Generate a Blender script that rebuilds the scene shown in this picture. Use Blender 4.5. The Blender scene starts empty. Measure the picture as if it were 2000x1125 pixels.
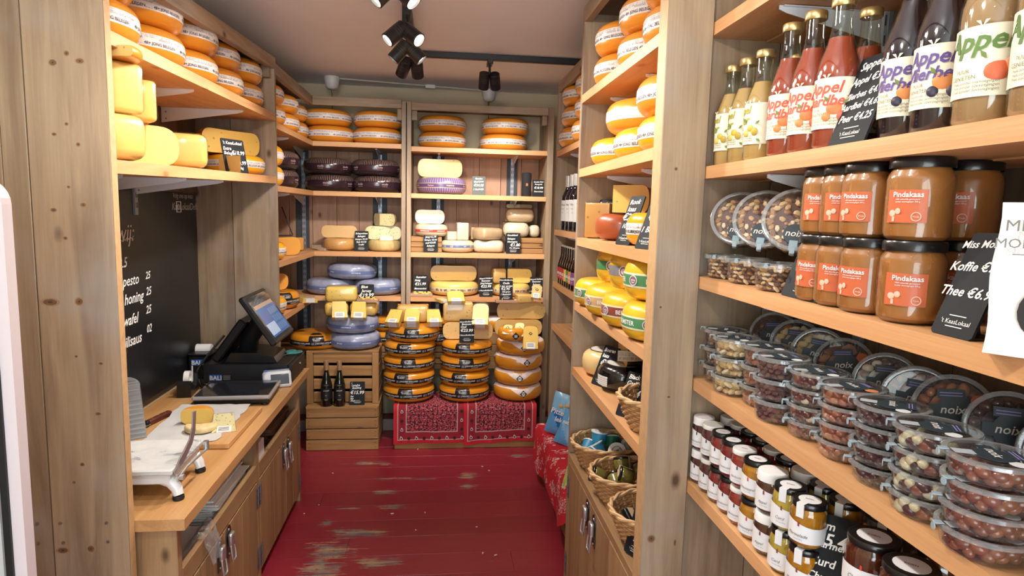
import bpy, bmesh, math, random
from mathutils import Vector, Matrix
random.seed(7)
scene = bpy.context.scene
COL = scene.collection
PI = math.pi

# ------------------------------------------------------------------ camera
CAM_H = 1.6
YAW, PITCH, ROLL, FPX = 0.114850752, 0.118703902, 0.0243199024, 1242.9
def camera_basis():
    cy, sy, cp, sp, cr, sr = (math.cos(YAW), math.sin(YAW), math.cos(PITCH), math.sin(PITCH), math.cos(ROLL), math.sin(ROLL))
    f = Vector((sy*cp, cy*cp, -sp)); r = Vector((cy, -sy, 0)); u = r.cross(f)
    return r*cr + u*sr, u*cr - r*sr, f
CR, CU, CF = camera_basis()
CO = Vector((0, 0, CAM_H))
cam_data = bpy.data.cameras.new('camera')
cam = bpy.data.objects.new('camera', cam_data); COL.objects.link(cam)
cam.matrix_world = Matrix(((CR.x, CU.x, -CF.x, 0), (CR.y, CU.y, -CF.y, 0), (CR.z, CU.z, -CF.z, CAM_H), (0, 0, 0, 1)))
cam_data.sensor_width = 36; cam_data.lens = FPX/2000*36; cam_data.clip_start = 0.05
scene.camera = cam
# where a point of the photograph lies on a horizontal / frontal / side plane of the shop
def ray(x, y): return (x-1000)/FPX*CR - (y-562.5)/FPX*CU + CF
def atz(x, y, z): d = ray(x, y); return CO + d*((z-CAM_H)/d.z)
def aty(x, y, Y): d = ray(x, y); return CO + d*(Y/d.y)
def atx(x, y, X): d = ray(x, y); return CO + d*(X/d.x)

# ------------------------------------------------------------------ world, light, exposure
scene.view_settings.view_transform = 'Standard'; scene.view_settings.look = 'None'
scene.view_settings.gamma = 1; scene.view_settings.use_curve_mapping = False
scene.view_settings.exposure = 0.5
scene.cycles.max_bounces = 10; scene.cycles.diffuse_bounces = 4; scene.cycles.glossy_bounces = 4
scene.cycles.transmission_bounces = 6; scene.cycles.transparent_max_bounces = 24
scene.cycles.caustics_reflective = False; scene.cycles.caustics_refractive = False
scene.cycles.sample_clamp_indirect = 4
w = bpy.data.worlds.new('daylight'); scene.world = w; w.use_nodes = True
w.node_tree.nodes['Background'].inputs[0].default_value = (0.80, 0.90, 1.0, 1)
w.node_tree.nodes['Background'].inputs[1].default_value = 2.2
def area(name, loc, look, sx, sy, power, color):
    l = bpy.data.lights.new(name, 'AREA'); l.shape = 'RECTANGLE'; l.size = sx; l.size_y = sy; l.energy = power; l.color = color
    o = bpy.data.objects.new(name, l); COL.objects.link(o); o.location = loc
    o.rotation_euler = (Vector(look)-Vector(loc)).to_track_quat('-Z', 'Y').to_euler(); return o
# daylight through the shop window behind the photographer
area('shop_window_daylight', (0.0, -1.46, 1.45), (0, 3.2, 3.3), 2.1, 1.9, 46, (0.88, 0.94, 1.0))
def spot(name, loc, look, power, color=(1.0, 0.925, 0.84), ang=95, blend=0.9, rad=0.04):
    l = bpy.data.lights.new(name, 'SPOT'); l.energy = power; l.color = color; l.spot_size = math.radians(ang); l.spot_blend = blend; l.shadow_soft_size = rad
    o = bpy.data.objects.new(name, l); COL.objects.link(o); o.location = loc
    o.rotation_euler = (Vector(look)-Vector(loc)).to_track_quat('-Z', 'Y').to_euler(); return o

# ------------------------------------------------------------------ mesh builder
class MB:
    def __init__(s): s.v = []; s.f = []; s.m = []; s.sm = []; s.mats = []; s.uv = []
    def mi(s, mat):
        if mat not in s.mats: s.mats.append(mat)
        return s.mats.index(mat)
    def add(s, vs, fs, mat, smooth=False, M=None, uvs=None):
        n = len(s.v); k = s.mi(mat) if not isinstance(mat, list) else None
        for p in vs:
            p = Vector(p); s.v.append(M @ p if M is not None else p)
        for i, f in enumerate(fs):
            s.f.append(tuple(a+n for a in f)); s.m.append(k if k is not None else s.mi(mat[i])); s.sm.append(smooth)
            s.uv.append(uvs[i] if uvs else None)
        return s
    def box(s, x0, x1, y0, y1, z0, z1, mat, c=0.0, M=None):
        if x1 < x0: x0, x1 = x1, x0
        if y1 < y0: y0, y1 = y1, y0
        if z1 < z0: z0, z1 = z1, z0
        c = min(c, (x1-x0)*.45, (y1-y0)*.45, (z1-z0)*.45)
        if c <= 0:
            v = [(x, y, z) for z in (z0, z1) for y in (y0, y1) for x in (x0, x1)]
            f = [(0, 2, 3, 1), (4, 5, 7, 6), (0, 1, 5, 4), (2, 6, 7, 3), (0, 4, 6, 2), (1, 3, 7, 5)]
            return s.add(v, f, mat, False, M)
        v = []; idx = {}
        L = ((x0, x1), (y0, y1), (z0, z1))
        for ix in (0, 1):
            for iy in (0, 1):
                for iz in (0, 1):
                    b = (ix, iy, iz)
                    for ax in range(3):
                        p = [L[q][b[q]] + (0 if q == ax else (c if b[q] == 0 else -c)) for q in range(3)]
                        idx[(b, ax)] = len(v); v.append(p)
        f = []
        for ax in range(3):
            a, b_ = [q for q in range(3) if q != ax]
            for sd in (0, 1):
                q = []
                for (i, j) in ((0, 0), (1, 0), (1, 1), (0, 1)):
                    b = [0]*3; b[ax] = sd; b[a] = i; b[b_] = j; q.append(idx[(tuple(b), ax)])
                f.append(tuple(q))
        for ax in range(3):           # edges along ax
            a, b_ = [q for q in range(3) if q != ax]
            for i in (0, 1):
                for j in (0, 1):
                    e = []
                    for k in (0, 1):
                        b = [0]*3; b[ax] = k; b[a] = i; b[b_] = j; e.append(tuple(b))
                    f.append((idx[(e[0], a)], idx[(e[1], a)], idx[(e[1], b_)], idx[(e[0], b_)]))
        for ix in (0, 1):
            for iy in (0, 1):
                for iz in (0, 1):
                    b = (ix, iy, iz); f.append((idx[(b, 0)], idx[(b, 1)], idx[(b, 2)]))
        ctr = Vector(((x0+x1)/2, (y0+y1)/2, (z0+z1)/2)); g = []
        for q in f:
            P = [Vector(v[i]) for i in q]; n = (P[1]-P[0]).cross(P[2]-P[0]); m = sum(P, Vector())/len(P)
            g.append(q if n.dot(m-ctr) > 0 else tuple(reversed(q)))
        return s.add(v, g, mat, False, M)
    def lathe(s, prof, mat, seg=24, M=None, a0=0.0, a1=2*PI, smooth=True, sx=1.0):
        full = abs(a1-a0-2*PI) < 1e-6; n = seg if full else seg+1; v = []; rows = []
        for (r, z) in prof:
            if r < 1e-6: rows.append([len(v)]*n); v.append((0, 0, z)); continue
            row = []
            for i in range(n):
                a = a0+(a1-a0)*i/seg; row.append(len(v)); v.append((r*math.cos(a)*sx, r*math.sin(a), z))
            rows.append(row)
        f = []; uv = []; mm = []
        for j in range(len(prof)-1):
            for i in range(seg):
                k = (i+1) % n
                q = (rows[j][i], rows[j][k], rows[j+1][k], rows[j+1][i])
                U0, U1, V0, V1 = i/seg, (i+1)/seg, j/(len(prof)-1), (j+1)/(len(prof)-1)
                t = [(U0, V0), (U1, V0), (U1, V1), (U0, V1)]
                qq = []; tt = []
                for a, b in zip(q, t):
                    if a not in qq: qq.append(a); tt.append(b)
                if len(qq) > 2: f.append(tuple(qq)); uv.append(tt); mm.append(mat[j] if isinstance(mat, (list, tuple)) else mat)
        return s.add(v, f, mm, smooth, M, uv)
    def prism(s, poly, z0, z1, mat, M=None, smooth=False, side=None):
        n = len(poly); v = [(x, y, z0) for x, y in poly]+[(x, y, z1) for x, y in poly]
        f = [tuple(range(n-1, -1, -1)), tuple(range(n, 2*n))]+[(i, (i+1) % n, n+(i+1) % n, n+i) for i in range(n)]
        ar = sum(poly[i][0]*poly[(i+1) % n][1]-poly[(i+1) % n][0]*poly[i][1] for i in range(n))
        if ar < 0: f = [tuple(reversed(q)) for q in f]
        return s.add(v, f, [mat, mat]+[side or mat]*n, smooth, M)
    def tube(s, pts, r, mat, seg=8, caps=True, M=None):
        pts = [Vector(p) for p in pts]; v = []; f = []; up = None
        for i, p in enumerate(pts):
            t = (pts[min(i+1, len(pts)-1)]-pts[max(i-1, 0)]).normalized()
            if up is None: up = Vector((0, 0, 1)) if abs(t.z) < .9 else Vector((1, 0, 0))
            a = t.cross(up).normalized(); b = a.cross(t).normalized(); up = b
            rr = r[i] if isinstance(r, (list, tuple)) else r
            for k in range(seg):
                w_ = 2*PI*k/seg; v.append(p+a*(rr*math.cos(w_))+b*(rr*math.sin(w_)))
        for i in range(len(pts)-1):
            for k in range(seg):
                k2 = (k+1) % seg; f.append((i*seg+k, (i+1)*seg+k, (i+1)*seg+k2, i*seg+k2))
        if caps: f.append(tuple(range(seg))); f.append(tuple(range(len(v)-1, len(v)-seg-1, -1)))
        return s.add(v, f, mat, True, M)
    def rounded(s, sx, sy, sz, r, mat, M=None, seg=3):
        v, f = rbox(round(sx, 4), round(sy, 4), round(sz, 4), round(r, 4), seg)
        return s.add(v, f, mat, True, M)
    def ball(s, p, rx, ry, rz, mat, R=None, lvl=1):
        v, f = ico(lvl); M = Matrix.Translation(p) @ (R if R is not None else Matrix.Identity(4)) @ Matrix.Diagonal((rx, ry, rz, 1))
        return s.add(v, f, mat, True, M)
    def text(s, string, size, mat, M, align='C', shear=0.0, bold=0.0, wrap=None, lift=0.0006):
        v, f, wd = glyphs(string, shear, bold)
        ox = {'C': -wd/2, 'L': 0, 'R': -wd}[align]
        P = []
        for x, y in v:
            x = (x+ox)*size; y = y*size
            if wrap: a = x/wrap; P.append((wrap*math.sin(a), y, wrap*math.cos(a)-wrap+lift))
            else: P.append((x, y, lift))
        return s.add(P, f, mat, False, M)
    def build(s, name, parent=None, loc=None, rot=None, kind=None, label=None, auto=True):
        me = bpy.data.meshes.new(name); me.from_pydata([tuple(p) for p in s.v], [], s.f)
        for m in s.mats: me.materials.append(m)
        me.polygons.foreach_set('material_index', s.m); me.polygons.foreach_set('use_smooth', s.sm)
        if any(s.uv):
            ul = me.uv_layers.new(name='uv'); k = 0; flat = [0.0]*(2*len(me.loops))
            for f, t in zip(s.f, s.uv):
                for j in range(len(f)):
                    if t: flat[2*k] = t[j][0]; flat[2*k+1] = t[j][1]
                    k += 1
            ul.data.foreach_set('uv', flat)
        me.update()
        if auto and any(s.sm): 
            try: me.set_sharp_from_angle(angle=math.radians(38))
            except Exception: pass
        o = bpy.data.objects.new(name, me); COL.objects.link(o)
        if parent is not None: o.parent = parent
        if loc is not None: o.location = loc
        if rot is not None: o.rotation_euler = rot
        if kind: o['kind'] = kind
        if label: o['label'] = label
        return o
_rb = {}
def rbox(sx, sy, sz, r, seg):
    k = (sx, sy, sz, r, seg)
    if k not in _rb:
        bm = bmesh.new(); bmesh.ops.create_cube(bm, size=1)
        for v in bm.verts: v.co = Vector((v.co.x*sx, v.co.y*sy, v.co.z*sz+sz/2))
        bmesh.ops.bevel(bm, geom=bm.edges[:], offset=min(r, sx*.48, sy*.48, sz*.48), segments=seg, profile=.5, affect='EDGES', clamp_overlap=True)
        bm.verts.index_update(); _rb[k] = ([tuple(v.co) for v in bm.verts], [tuple(v.index for v in f.verts) for f in bm.faces]); bm.free()
    return _rb[k]
_ic = {}
def ico(l):
    if l not in _ic:
        bm = bmesh.new(); bmesh.ops.create_icosphere(bm, subdivisions=l, radius=1); bm.verts.index_update()
        _ic[l] = ([tuple(v.co) for v in bm.verts], [tuple(v.index for v in f.verts) for f in bm.faces]); bm.free()
    return _ic[l]
_gl = {}
def glyphs(t, shear, bold):
    k = (t, shear, bold)
    if k not in _gl:
        c = bpy.data.curves.new('g', 'FONT'); c.body = t; c.size = 1; c.shear = shear; c.offset = bold; c.resolution_u = 2
        o = bpy.data.objects.new('g', c); me = bpy.data.meshes.new_from_object(o)
        v = [(p.co.x, p.co.y) for p in me.vertices]; f = [tuple(p.vertices) for p in me.polygons]
        bpy.data.objects.remove(o); bpy.data.curves.remove(c); bpy.data.meshes.remove(me)
        f = [q if sum(v[q[i]][0]*v[q[(i+1) % len(q)]][1]-v[q[(i+1) % len(q)]][0]*v[q[i]][1] for i in range(len(q))) > 0 else tuple(reversed(q)) for q in f]
        x0 = min([p[0] for p in v] or [0]); x1 = max([p[0] for p in v] or [0])
        _gl[k] = ([(x-x0, y) for x, y in v], f, x1-x0)
    return _gl[k]
def T(x=0, y=0, z=0): return Matrix.Translation((x, y, z))
def RX(a): return Matrix.Rotation(a, 4, 'X')
def RY(a): return Matrix.Rotation(a, 4, 'Y')
def RZ(a): return Matrix.Rotation(a, 4, 'Z')

# ------------------------------------------------------------------ things
def tag(o, label, cat, group=None, kind=None):
    o['label'] = label; o['category'] = cat
    if group: o['group'] = group
    if kind: o['kind'] = kind
    return o
def thing(name, label, cat, loc=(0, 0, 0), rot=(0, 0, 0), group=None):
    o = bpy.data.objects.new(name, None); COL.objects.link(o); o.empty_display_size = .05
    o.location = loc; o.rotation_euler = rot
    return tag(o, label, cat, group)
def dup(root, loc, rot, label, group=None):
    r = root.copy(); COL.objects.link(r); r.location = loc; r.rotation_euler = rot; r['label'] = label
    if group: r['group'] = group
    for ch in root.children:
        c = ch.copy(); COL.objects.link(c); c.parent = r
        for g in ch.children:
            d = g.copy(); COL.objects.link(d); d.parent = c
    return r
_proto = {}
def put(key, maker, loc, rot, label, cat, group=None):
    """one prototype per kind; every further one is a copy of the thing and of each of its parts"""
    if key not in _proto:
        o = maker(); _proto[key] = o; o.location = loc; o.rotation_euler = rot; tag(o, label, cat, group)
        return o
    o = dup(_proto[key], loc, rot, label, group); o['category'] = cat
    return o
# ------------------------------------------------------------------ materials
def lin(h):
    h = h.lstrip('#'); r = []
    for i in (0, 2, 4):
        c = int(h[i:i+2], 16)/255; r.append(c/12.92 if c <= .04045 else ((c+.055)/1.055)**2.4)
    return (r[0], r[1], r[2], 1)
_m = {}
def newmat(name):
    m = bpy.data.materials.new(name); m.use_nodes = True; nt = m.node_tree
    return m, nt, nt.nodes['Principled BSDF']
def pm(name, color, rough=.5, metal=0, coat=0, trans=0, sss=0, emit=0, spec=.5, noise=0, nscale=30, bump=0, alpha=1):
    if name in _m: return _m[name]
    m, nt, b = newmat(name); c = lin(color)
    b.inputs['Base Color'].default_value = c; b.inputs['Roughness'].default_value = rough; b.inputs['Metallic'].default_value = metal
    b.inputs['Coat Weight'].default_value = coat; b.inputs['Coat Roughness'].default_value = .08; b.inputs['Transmission Weight'].default_value = trans
    b.inputs['Specular IOR Level'].default_value = spec
    if sss: b.inputs['Subsurface Weight'].default_value = sss; b.inputs['Subsurface Radius'].default_value = (.02, .012, .006)
    if emit: b.inputs['Emission Color'].default_value = c; b.inputs['Emission Strength'].default_value = emit
    if noise or bump:
        tc = nt.nodes.new('ShaderNodeTexCoord'); n = nt.nodes.new('ShaderNodeTexNoise'); n.inputs['Scale'].default_value = nscale; n.inputs['Detail'].default_value = 4
        nt.links.new(tc.outputs['Object'], n.inputs['Vector'])
        if noise:
            r = nt.nodes.new('ShaderNodeValToRGB'); e = r.color_ramp.elements
            e[0].position = .3; e[1].position = .7
            e[0].color = tuple(x*(1-noise) for x in c[:3])+(1,); e[1].color = tuple(min(1, x*(1+noise*.6)) for x in c[:3])+(1,)
            nt.links.new(n.outputs['Fac'], r.inputs['Fac']); nt.links.new(r.outputs['Color'], b.inputs['Base Color'])
        if bump:
            bp = nt.nodes.new('ShaderNodeBump'); bp.inputs['Strength'].default_value = bump; bp.inputs['Distance'].default_value = .002
            nt.links.new(n.outputs['Fac'], bp.inputs['Height']); nt.links.new(bp.outputs['Normal'], b.inputs['Normal'])
    _m[name] = m; return m
def mathn(nt, op, a, b=None, c=None):
    n = nt.nodes.new('ShaderNodeMath'); n.operation = op
    for i, x in enumerate((a, b, c)):
        if x is None: continue
        if isinstance(x, (int, float)): n.inputs[i].default_value = x
        else: nt.links.new(x, n.inputs[i])
    return n.outputs[0]
def ramp(nt, fac, stops):
    r = nt.nodes.new('ShaderNodeValToRGB'); e = r.color_ramp.elements
    while len(e) < len(stops): e.new(.5)
    for k, (p, c) in enumerate(stops): e[k].position = p; e[k].color = c
    nt.links.new(fac, r.inputs['Fac']); return r.outputs['Color']
def mix(nt, fac, a, b, mode='MIX'):
    n = nt.nodes.new('ShaderNodeMix'); n.data_type = 'RGBA'; n.blend_type = mode
    if isinstance(fac, (int, float)): n.inputs[0].default_value = fac
    else: nt.links.new(fac, n.inputs[0])
    for i, x in ((6, a), (7, b)):
        if isinstance(x, tuple): n.inputs[i].default_value = x
        else: nt.links.new(x, n.inputs[i])
    return n.outputs[2]
def noise(nt, vec, scale, detail=4, rough=.55, dist=0):
    n = nt.nodes.new('ShaderNodeTexNoise'); n.inputs['Scale'].default_value = scale; n.inputs['Detail'].default_value = detail
    n.inputs['Roughness'].default_value = rough; n.inputs['Distortion'].default_value = dist
    nt.links.new(vec, n.inputs['Vector']); return n.outputs['Fac']
def mapping(nt, vec, scale, loc=None):
    n = nt.nodes.new('ShaderNodeMapping'); n.inputs['Scale'].default_value = scale
    if loc is not None: nt.links.new(loc, n.inputs['Location'])
    nt.links.new(vec, n.inputs['Vector']); return n.outputs['Vector']
def wood(name, axis, light, dark, knot='#4a3524', rough=.62, knots=1.0, var=.22, stain=None):
    if name in _m: return _m[name]
    m, nt, b = newmat(name)
    tc = nt.nodes.new('ShaderNodeTexCoord').outputs['Object']; geo = nt.nodes.new('ShaderNodeNewGeometry').outputs['Random Per Island']
    oi = nt.nodes.new('ShaderNodeObjectInfo').outputs['Random']
    rnd = mathn(nt, 'FRACT', mathn(nt, 'ADD', geo, oi))
    cb = nt.nodes.new('ShaderNodeCombineXYZ')
    for i in range(3): nt.links.new(mathn(nt, 'MULTIPLY', rnd, 23.7+7*i), cb.inputs[i])
    off = cb.outputs[0]
    def sc(al, ac): return tuple(al if k == axis else ac for k in range(3))
    grain = noise(nt, mapping(nt, tc, sc(1.1, 16), off), 1, 5, .6, .9)
    fine = noise(nt, mapping(nt, tc, sc(5, 160), off), 1, 3, .6)
    base = ramp(nt, grain, [(.34, lin(dark)), (.5, mixc(light, dark, .4)), (.64, lin(light))])
    base = mix(nt, mathn(nt, 'MULTIPLY', fine, .5), base, mixc(dark, '#3a2a1c', .3), 'MIX')
    vo = nt.nodes.new('ShaderNodeTexVoronoi'); vo.inputs['Scale'].default_value = 1; vo.inputs['Randomness'].default_value = 1
    nt.links.new(mapping(nt, tc, sc(4.6, 8.5), off), vo.inputs['Vector'])
    kd = mathn(nt, 'ADD', vo.outputs['Distance'], mathn(nt, 'MULTIPLY', fine, .05))
    ks = nt.nodes.new('ShaderNodeMapRange'); ks.inputs[1].default_value = .07; ks.inputs[2].default_value = .17; ks.inputs[3].default_value = .85*knots; ks.inputs[4].default_value = 0
    nt.links.new(kd, ks.inputs[0])
    vr = nt.nodes.new('ShaderNodeTexWhiteNoise'); vr.noise_dimensions = '3D'; nt.links.new(vo.outputs['Position'], vr.inputs['Vector'])
    kk = mathn(nt, 'MULTIPLY', ks.outputs[0], mathn(nt, 'GREATER_THAN', vr.outputs['Value'], .38))
    base = mix(nt, kk, base, lin(knot))
    hsv = nt.nodes.new('ShaderNodeHueSaturation'); nt.links.new(base, hsv.inputs['Color'])
    nt.links.new(mathn(nt, 'ADD', mathn(nt, 'MULTIPLY', rnd, var), 1-var*.5), hsv.inputs['Value'])
    out = hsv.outputs[0]
    if stain:
        st = noise(nt, tc, 3.1, 3, .6); out = mix(nt, mathn(nt, 'MULTIPLY', ramp(nt, st, [(.5, (0, 0, 0, 1)), (.7, (1, 1, 1, 1))]), .45), out, lin(stain))
    nt.links.new(out, b.inputs['Base Color']); b.inputs['Roughness'].default_value = rough
    bp = nt.nodes.new('ShaderNodeBump'); bp.inputs['Strength'].default_value = .25; bp.inputs['Distance'].default_value = .0015
    nt.links.new(fine, bp.inputs['Height']); nt.links.new(bp.outputs['Normal'], b.inputs['Normal'])
    _m[name] = m; return m
def mixc(a, b, t):
    A = lin(a); B = lin(b); return tuple(A[i]*(1-t)+B[i]*t for i in range(3))+(1,)
def weathered(ax): return wood('weathered_wood_%s' % 'xyz'[ax], ax, '#b29a7c', '#87705a', '#4a3526', .5, 1.15, .16, '#a39f9b')
def pine(ax): return wood('shelf_pine_%s' % 'xyz'[ax], ax, '#e2ae7c', '#cc935f', '#8a5a30', .5, .9, .12)
def cratewood(ax): return wood('crate_wood_%s' % 'xyz'[ax], ax, '#b58a58', '#8e6437', '#4a2f18', .7, 1.0, .22)
def rawpine(ax): return wood('back_board_pine_%s' % 'xyz'[ax], ax, '#c49e84', '#a98268', '#4a2d20', .65, 1.0, .18)
def darkboard(ax): return wood('dark_back_board_%s' % 'xyz'[ax], ax, '#83705e', '#665443', '#33261c', .6, .9, .18)
def oak(ax): return wood('counter_oak_%s' % 'xyz'[ax], ax, '#cfa06c', '#b68550', '#74481f', .42, .45, .14)
def cabwood(ax): return wood('cabinet_wood_%s' % 'xyz'[ax], ax, '#b08d65', '#8c6a47', '#4c3722', .55, 1.0, .16)
def floor_mat():
    m, nt, b = newmat('red_painted_boards')
    tc = nt.nodes.new('ShaderNodeTexCoord').outputs['Object']; geo = nt.nodes.new('ShaderNodeNewGeometry').outputs['Random Per Island']
    sx = nt.nodes.new('ShaderNodeSeparateXYZ'); nt.links.new(tc, sx.inputs[0])
    red = mix(nt, noise(nt, mapping(nt, tc, (2, 30, 1)), 1, 3), lin('#84202e'), lin('#932836'))
    def blob(x, y, rx, ry):
        a = mathn(nt, 'DIVIDE', mathn(nt, 'SUBTRACT', sx.outputs[0], x), rx); c = mathn(nt, 'DIVIDE', mathn(nt, 'SUBTRACT', sx.outputs[1], y), ry)
        return mathn(nt, 'SUBTRACT', 1, mathn(nt, 'SQRT', mathn(nt, 'ADD', mathn(nt, 'MULTIPLY', a, a), mathn(nt, 'MULTIPLY', c, c))))
    wear = None
    for (x, y, rx, ry) in WEAR:
        k = mathn(nt, 'MAXIMUM', blob(x, y, rx, ry), 0); wear = k if wear is None else mathn(nt, 'MAXIMUM', wear, k)
    st = noise(nt, mapping(nt, tc, (5, 120, 1)), 1, 6, .7); bl = noise(nt, tc, 14, 5, .7)
    wv = mathn(nt, 'ADD', mathn(nt, 'MULTIPLY', wear, .72), mathn(nt, 'MULTIPLY', mathn(nt, 'SUBTRACT', st, .5), 2.4)); wv = mathn(nt, 'ADD', wv, mathn(nt, 'MULTIPLY', mathn(nt, 'SUBTRACT', bl, .5), 1.3))
    msk = ramp(nt, wv, [(.40, (0, 0, 0, 1)), (.50, (1, 1, 1, 1))])
    bare = mix(nt, ramp(nt, noise(nt, mapping(nt, tc, (4, 26, 1)), 1, 4), [(.42, (0, 0, 0, 1)), (.58, (1, 1, 1, 1))]), lin('#6f6a6a'), lin('#a78a6b'))
    c = mix(nt, msk, red, bare)
    hs = nt.nodes.new('ShaderNodeHueSaturation'); nt.links.new(c, hs.inputs['Color']); nt.links.new(mathn(nt, 'ADD', mathn(nt, 'MULTIPLY', geo, .16), .92), hs.inputs['Value'])
    nt.links.new(hs.outputs[0], b.inputs['Base Color'])
    nt.links.new(ramp(nt, msk, [(0, (.33, .33, .33, 1)), (1, (.75, .75, .75, 1))]), b.inputs['Roughness'])
    bp = nt.nodes.new('ShaderNodeBump'); bp.inputs['Strength'].default_value = .3; bp.inputs['Distance'].default_value = .001
    nt.links.new(st, bp.inputs['Height']); nt.links.new(bp.outputs['Normal'], b.inputs['Normal'])
    return m
def clear(name, tint='#ffffff', spec=1.0, rough=.04, film=0.0, filmcol='#e8edf0'):
    """thin clear wall: see-through, with the reflections of its own surface"""
    if name in _m: return _m[name]
    m = bpy.data.materials.new(name); m.use_nodes = True; nt = m.node_tree; nt.nodes.clear()
    out = nt.nodes.new('ShaderNodeOutputMaterial'); tr = nt.nodes.new('ShaderNodeBsdfTransparent'); gl = nt.nodes.new('ShaderNodeBsdfGlossy')
    tr.inputs[0].default_value = lin(tint); gl.inputs['Roughness'].default_value = rough
    lw = nt.nodes.new('ShaderNodeLayerWeight'); lw.inputs['Blend'].default_value = .25
    f = mathn(nt, 'MULTIPLY', mathn(nt, 'ADD', mathn(nt, 'MULTIPLY', lw.outputs['Facing'], .5), .05), spec)
    mx = nt.nodes.new('ShaderNodeMixShader'); nt.links.new(f, mx.inputs[0]); nt.links.new(tr.outputs[0], mx.inputs[1]); nt.links.new(gl.outputs[0], mx.inputs[2])
    res = mx.outputs[0]
    if film:
        df = nt.nodes.new('ShaderNodeBsdfDiffuse'); df.inputs[0].default_value = lin(filmcol); m2 = nt.nodes.new('ShaderNodeMixShader'); m2.inputs[0].default_value = film
        nt.links.new(res, m2.inputs[1]); nt.links.new(df.outputs[0], m2.inputs[2]); res = m2.outputs[0]
    nt.links.new(res, out.inputs[0]); _m[name] = m; return m
def paste(name, color, holes=.0, coat=.35, speck=None, hscale=38):
    """cut face of a cheese, with a few small eyes, under a glossy skin of cling film"""
    if name in _m: return _m[name]
    m, nt, b = newmat(name); tc = nt.nodes.new('ShaderNodeTexCoord').outputs['Object']; c = lin(color)
    col = mix(nt, noise(nt, tc, 9, 4), tuple(x*.9 for x in c[:3])+(1,), tuple(min(1, x*1.06) for x in c[:3])+(1,))
    if holes:
        vo = nt.nodes.new('ShaderNodeTexVoronoi'); vo.inputs['Scale'].default_value = hscale; nt.links.new(tc, vo.inputs['Vector'])
        wn = nt.nodes.new('ShaderNodeTexWhiteNoise'); nt.links.new(vo.outputs['Position'], wn.inputs['Vector'])
        h = mathn(nt, 'MULTIPLY', mathn(nt, 'LESS_THAN', vo.outputs['Distance'], .2), mathn(nt, 'GREATER_THAN', wn.outputs['Value'], 1-holes))
        col = mix(nt, mathn(nt, 'MULTIPLY', h, .75), col, tuple(x*.42 for x in c[:3])+(1,))
    if speck:
        vo = nt.nodes.new('ShaderNodeTexVoronoi'); vo.inputs['Scale'].default_value = 95; nt.links.new(tc, vo.inputs['Vector'])
        wn = nt.nodes.new('ShaderNodeTexWhiteNoise'); nt.links.new(vo.outputs['Position'], wn.inputs['Vector'])
        h = mathn(nt, 'MULTIPLY', mathn(nt, 'LESS_THAN', vo.outputs['Distance'], .3), mathn(nt, 'GREATER_THAN', wn.outputs['Value'], .55))
        col = mix(nt, mathn(nt, 'MULTIPLY', h, .8), col, lin(speck))
    nt.links.new(col, b.inputs['Base Color']); b.inputs['Roughness'].default_value = .42; b.inputs['Coat Weight'].default_value = coat; b.inputs['Coat Roughness'].default_value = .12
    b.inputs['Subsurface Weight'].default_value = .12; b.inputs['Subsurface Radius'].default_value = (.012, .008, .004)
    bp = nt.nodes.new('ShaderNodeBump'); bp.inputs['Strength'].default_value = .25; bp.inputs['Distance'].default_value = .003
    nt.links.new(noise(nt, tc, 22, 4, .6, .8), bp.inputs['Height']); nt.links.new(bp.outputs['Normal'], b.inputs['Coat Normal'])
    _m[name] = m; return m
def printed(name, paper, ink, rows=((.16, .1, 60), (.3, .1, 80)), amount=.5, rough=.45, coat=.2):
    """paper with rows of small print: u runs along the strip, v across it"""
    if name in _m: return _m[name]
    m, nt, b = newmat(name); uv = nt.nodes.new('ShaderNodeTexCoord').outputs['UV']; s = nt.nodes.new('ShaderNodeSeparateXYZ'); nt.links.new(uv, s.inputs[0])
    tot = None
    for (v0, h, freq) in rows:
        inr = mathn(nt, 'MULTIPLY', mathn(nt, 'GREATER_THAN', s.outputs[1], v0), mathn(nt, 'LESS_THAN', s.outputs[1], v0+h))
        n = noise(nt, mapping(nt, uv, (freq*4, 0.01+v0, 1)), 1, 3, .8)
        k = mathn(nt, 'MULTIPLY', inr, mathn(nt, 'GREATER_THAN', n, .5)); tot = k if tot is None else mathn(nt, 'MAXIMUM', tot, k)
    nt.links.new(mix(nt, mathn(nt, 'MULTIPLY', tot, amount), lin(paper), lin(ink)), b.inputs['Base Color'])
    b.inputs['Roughness'].default_value = rough; b.inputs['Coat Weight'].default_value = coat
    _m[name] = m; return m
def pleated(name, base, line, n=70, v0=.0, v1=1.0, rough=.25, thr=.55, coat=.5):
    """film wrapped round a wheel in fine radial pleats"""
    if name in _m: return _m[name]
    m, nt, b = newmat(name); uv = nt.nodes.new('ShaderNodeTexCoord').outputs['UV']; s = nt.nodes.new('ShaderNodeSeparateXYZ'); nt.links.new(uv, s.inputs[0])
    wv = mathn(nt, 'FRACT', mathn(nt, 'MULTIPLY', s.outputs[0], n)); st = mathn(nt, 'GREATER_THAN', wv, thr)
    out = mathn(nt, 'MULTIPLY', mathn(nt, 'GREATER_THAN', s.outputs[1], v0), mathn(nt, 'LESS_THAN', s.outputs[1], v1))
    nt.links.new(mix(nt, mathn(nt, 'MULTIPLY', st, out), lin(base), lin(line)), b.inputs['Base Color'])
    b.inputs['Roughness'].default_value = rough; b.inputs['Coat Weight'].default_value = coat
    bp = nt.nodes.new('ShaderNodeBump'); bp.inputs['Strength'].default_value = .5; bp.inputs['Distance'].default_value = .004
    nt.links.new(wv, bp.inputs['Height']); nt.links.new(bp.outputs['Normal'], b.inputs['Normal'])
    _m[name] = m; return m
RIND = pm('orange_rind', '#e2922c', .3, coat=.35, sss=.05, noise=.10, nscale=7)
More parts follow.
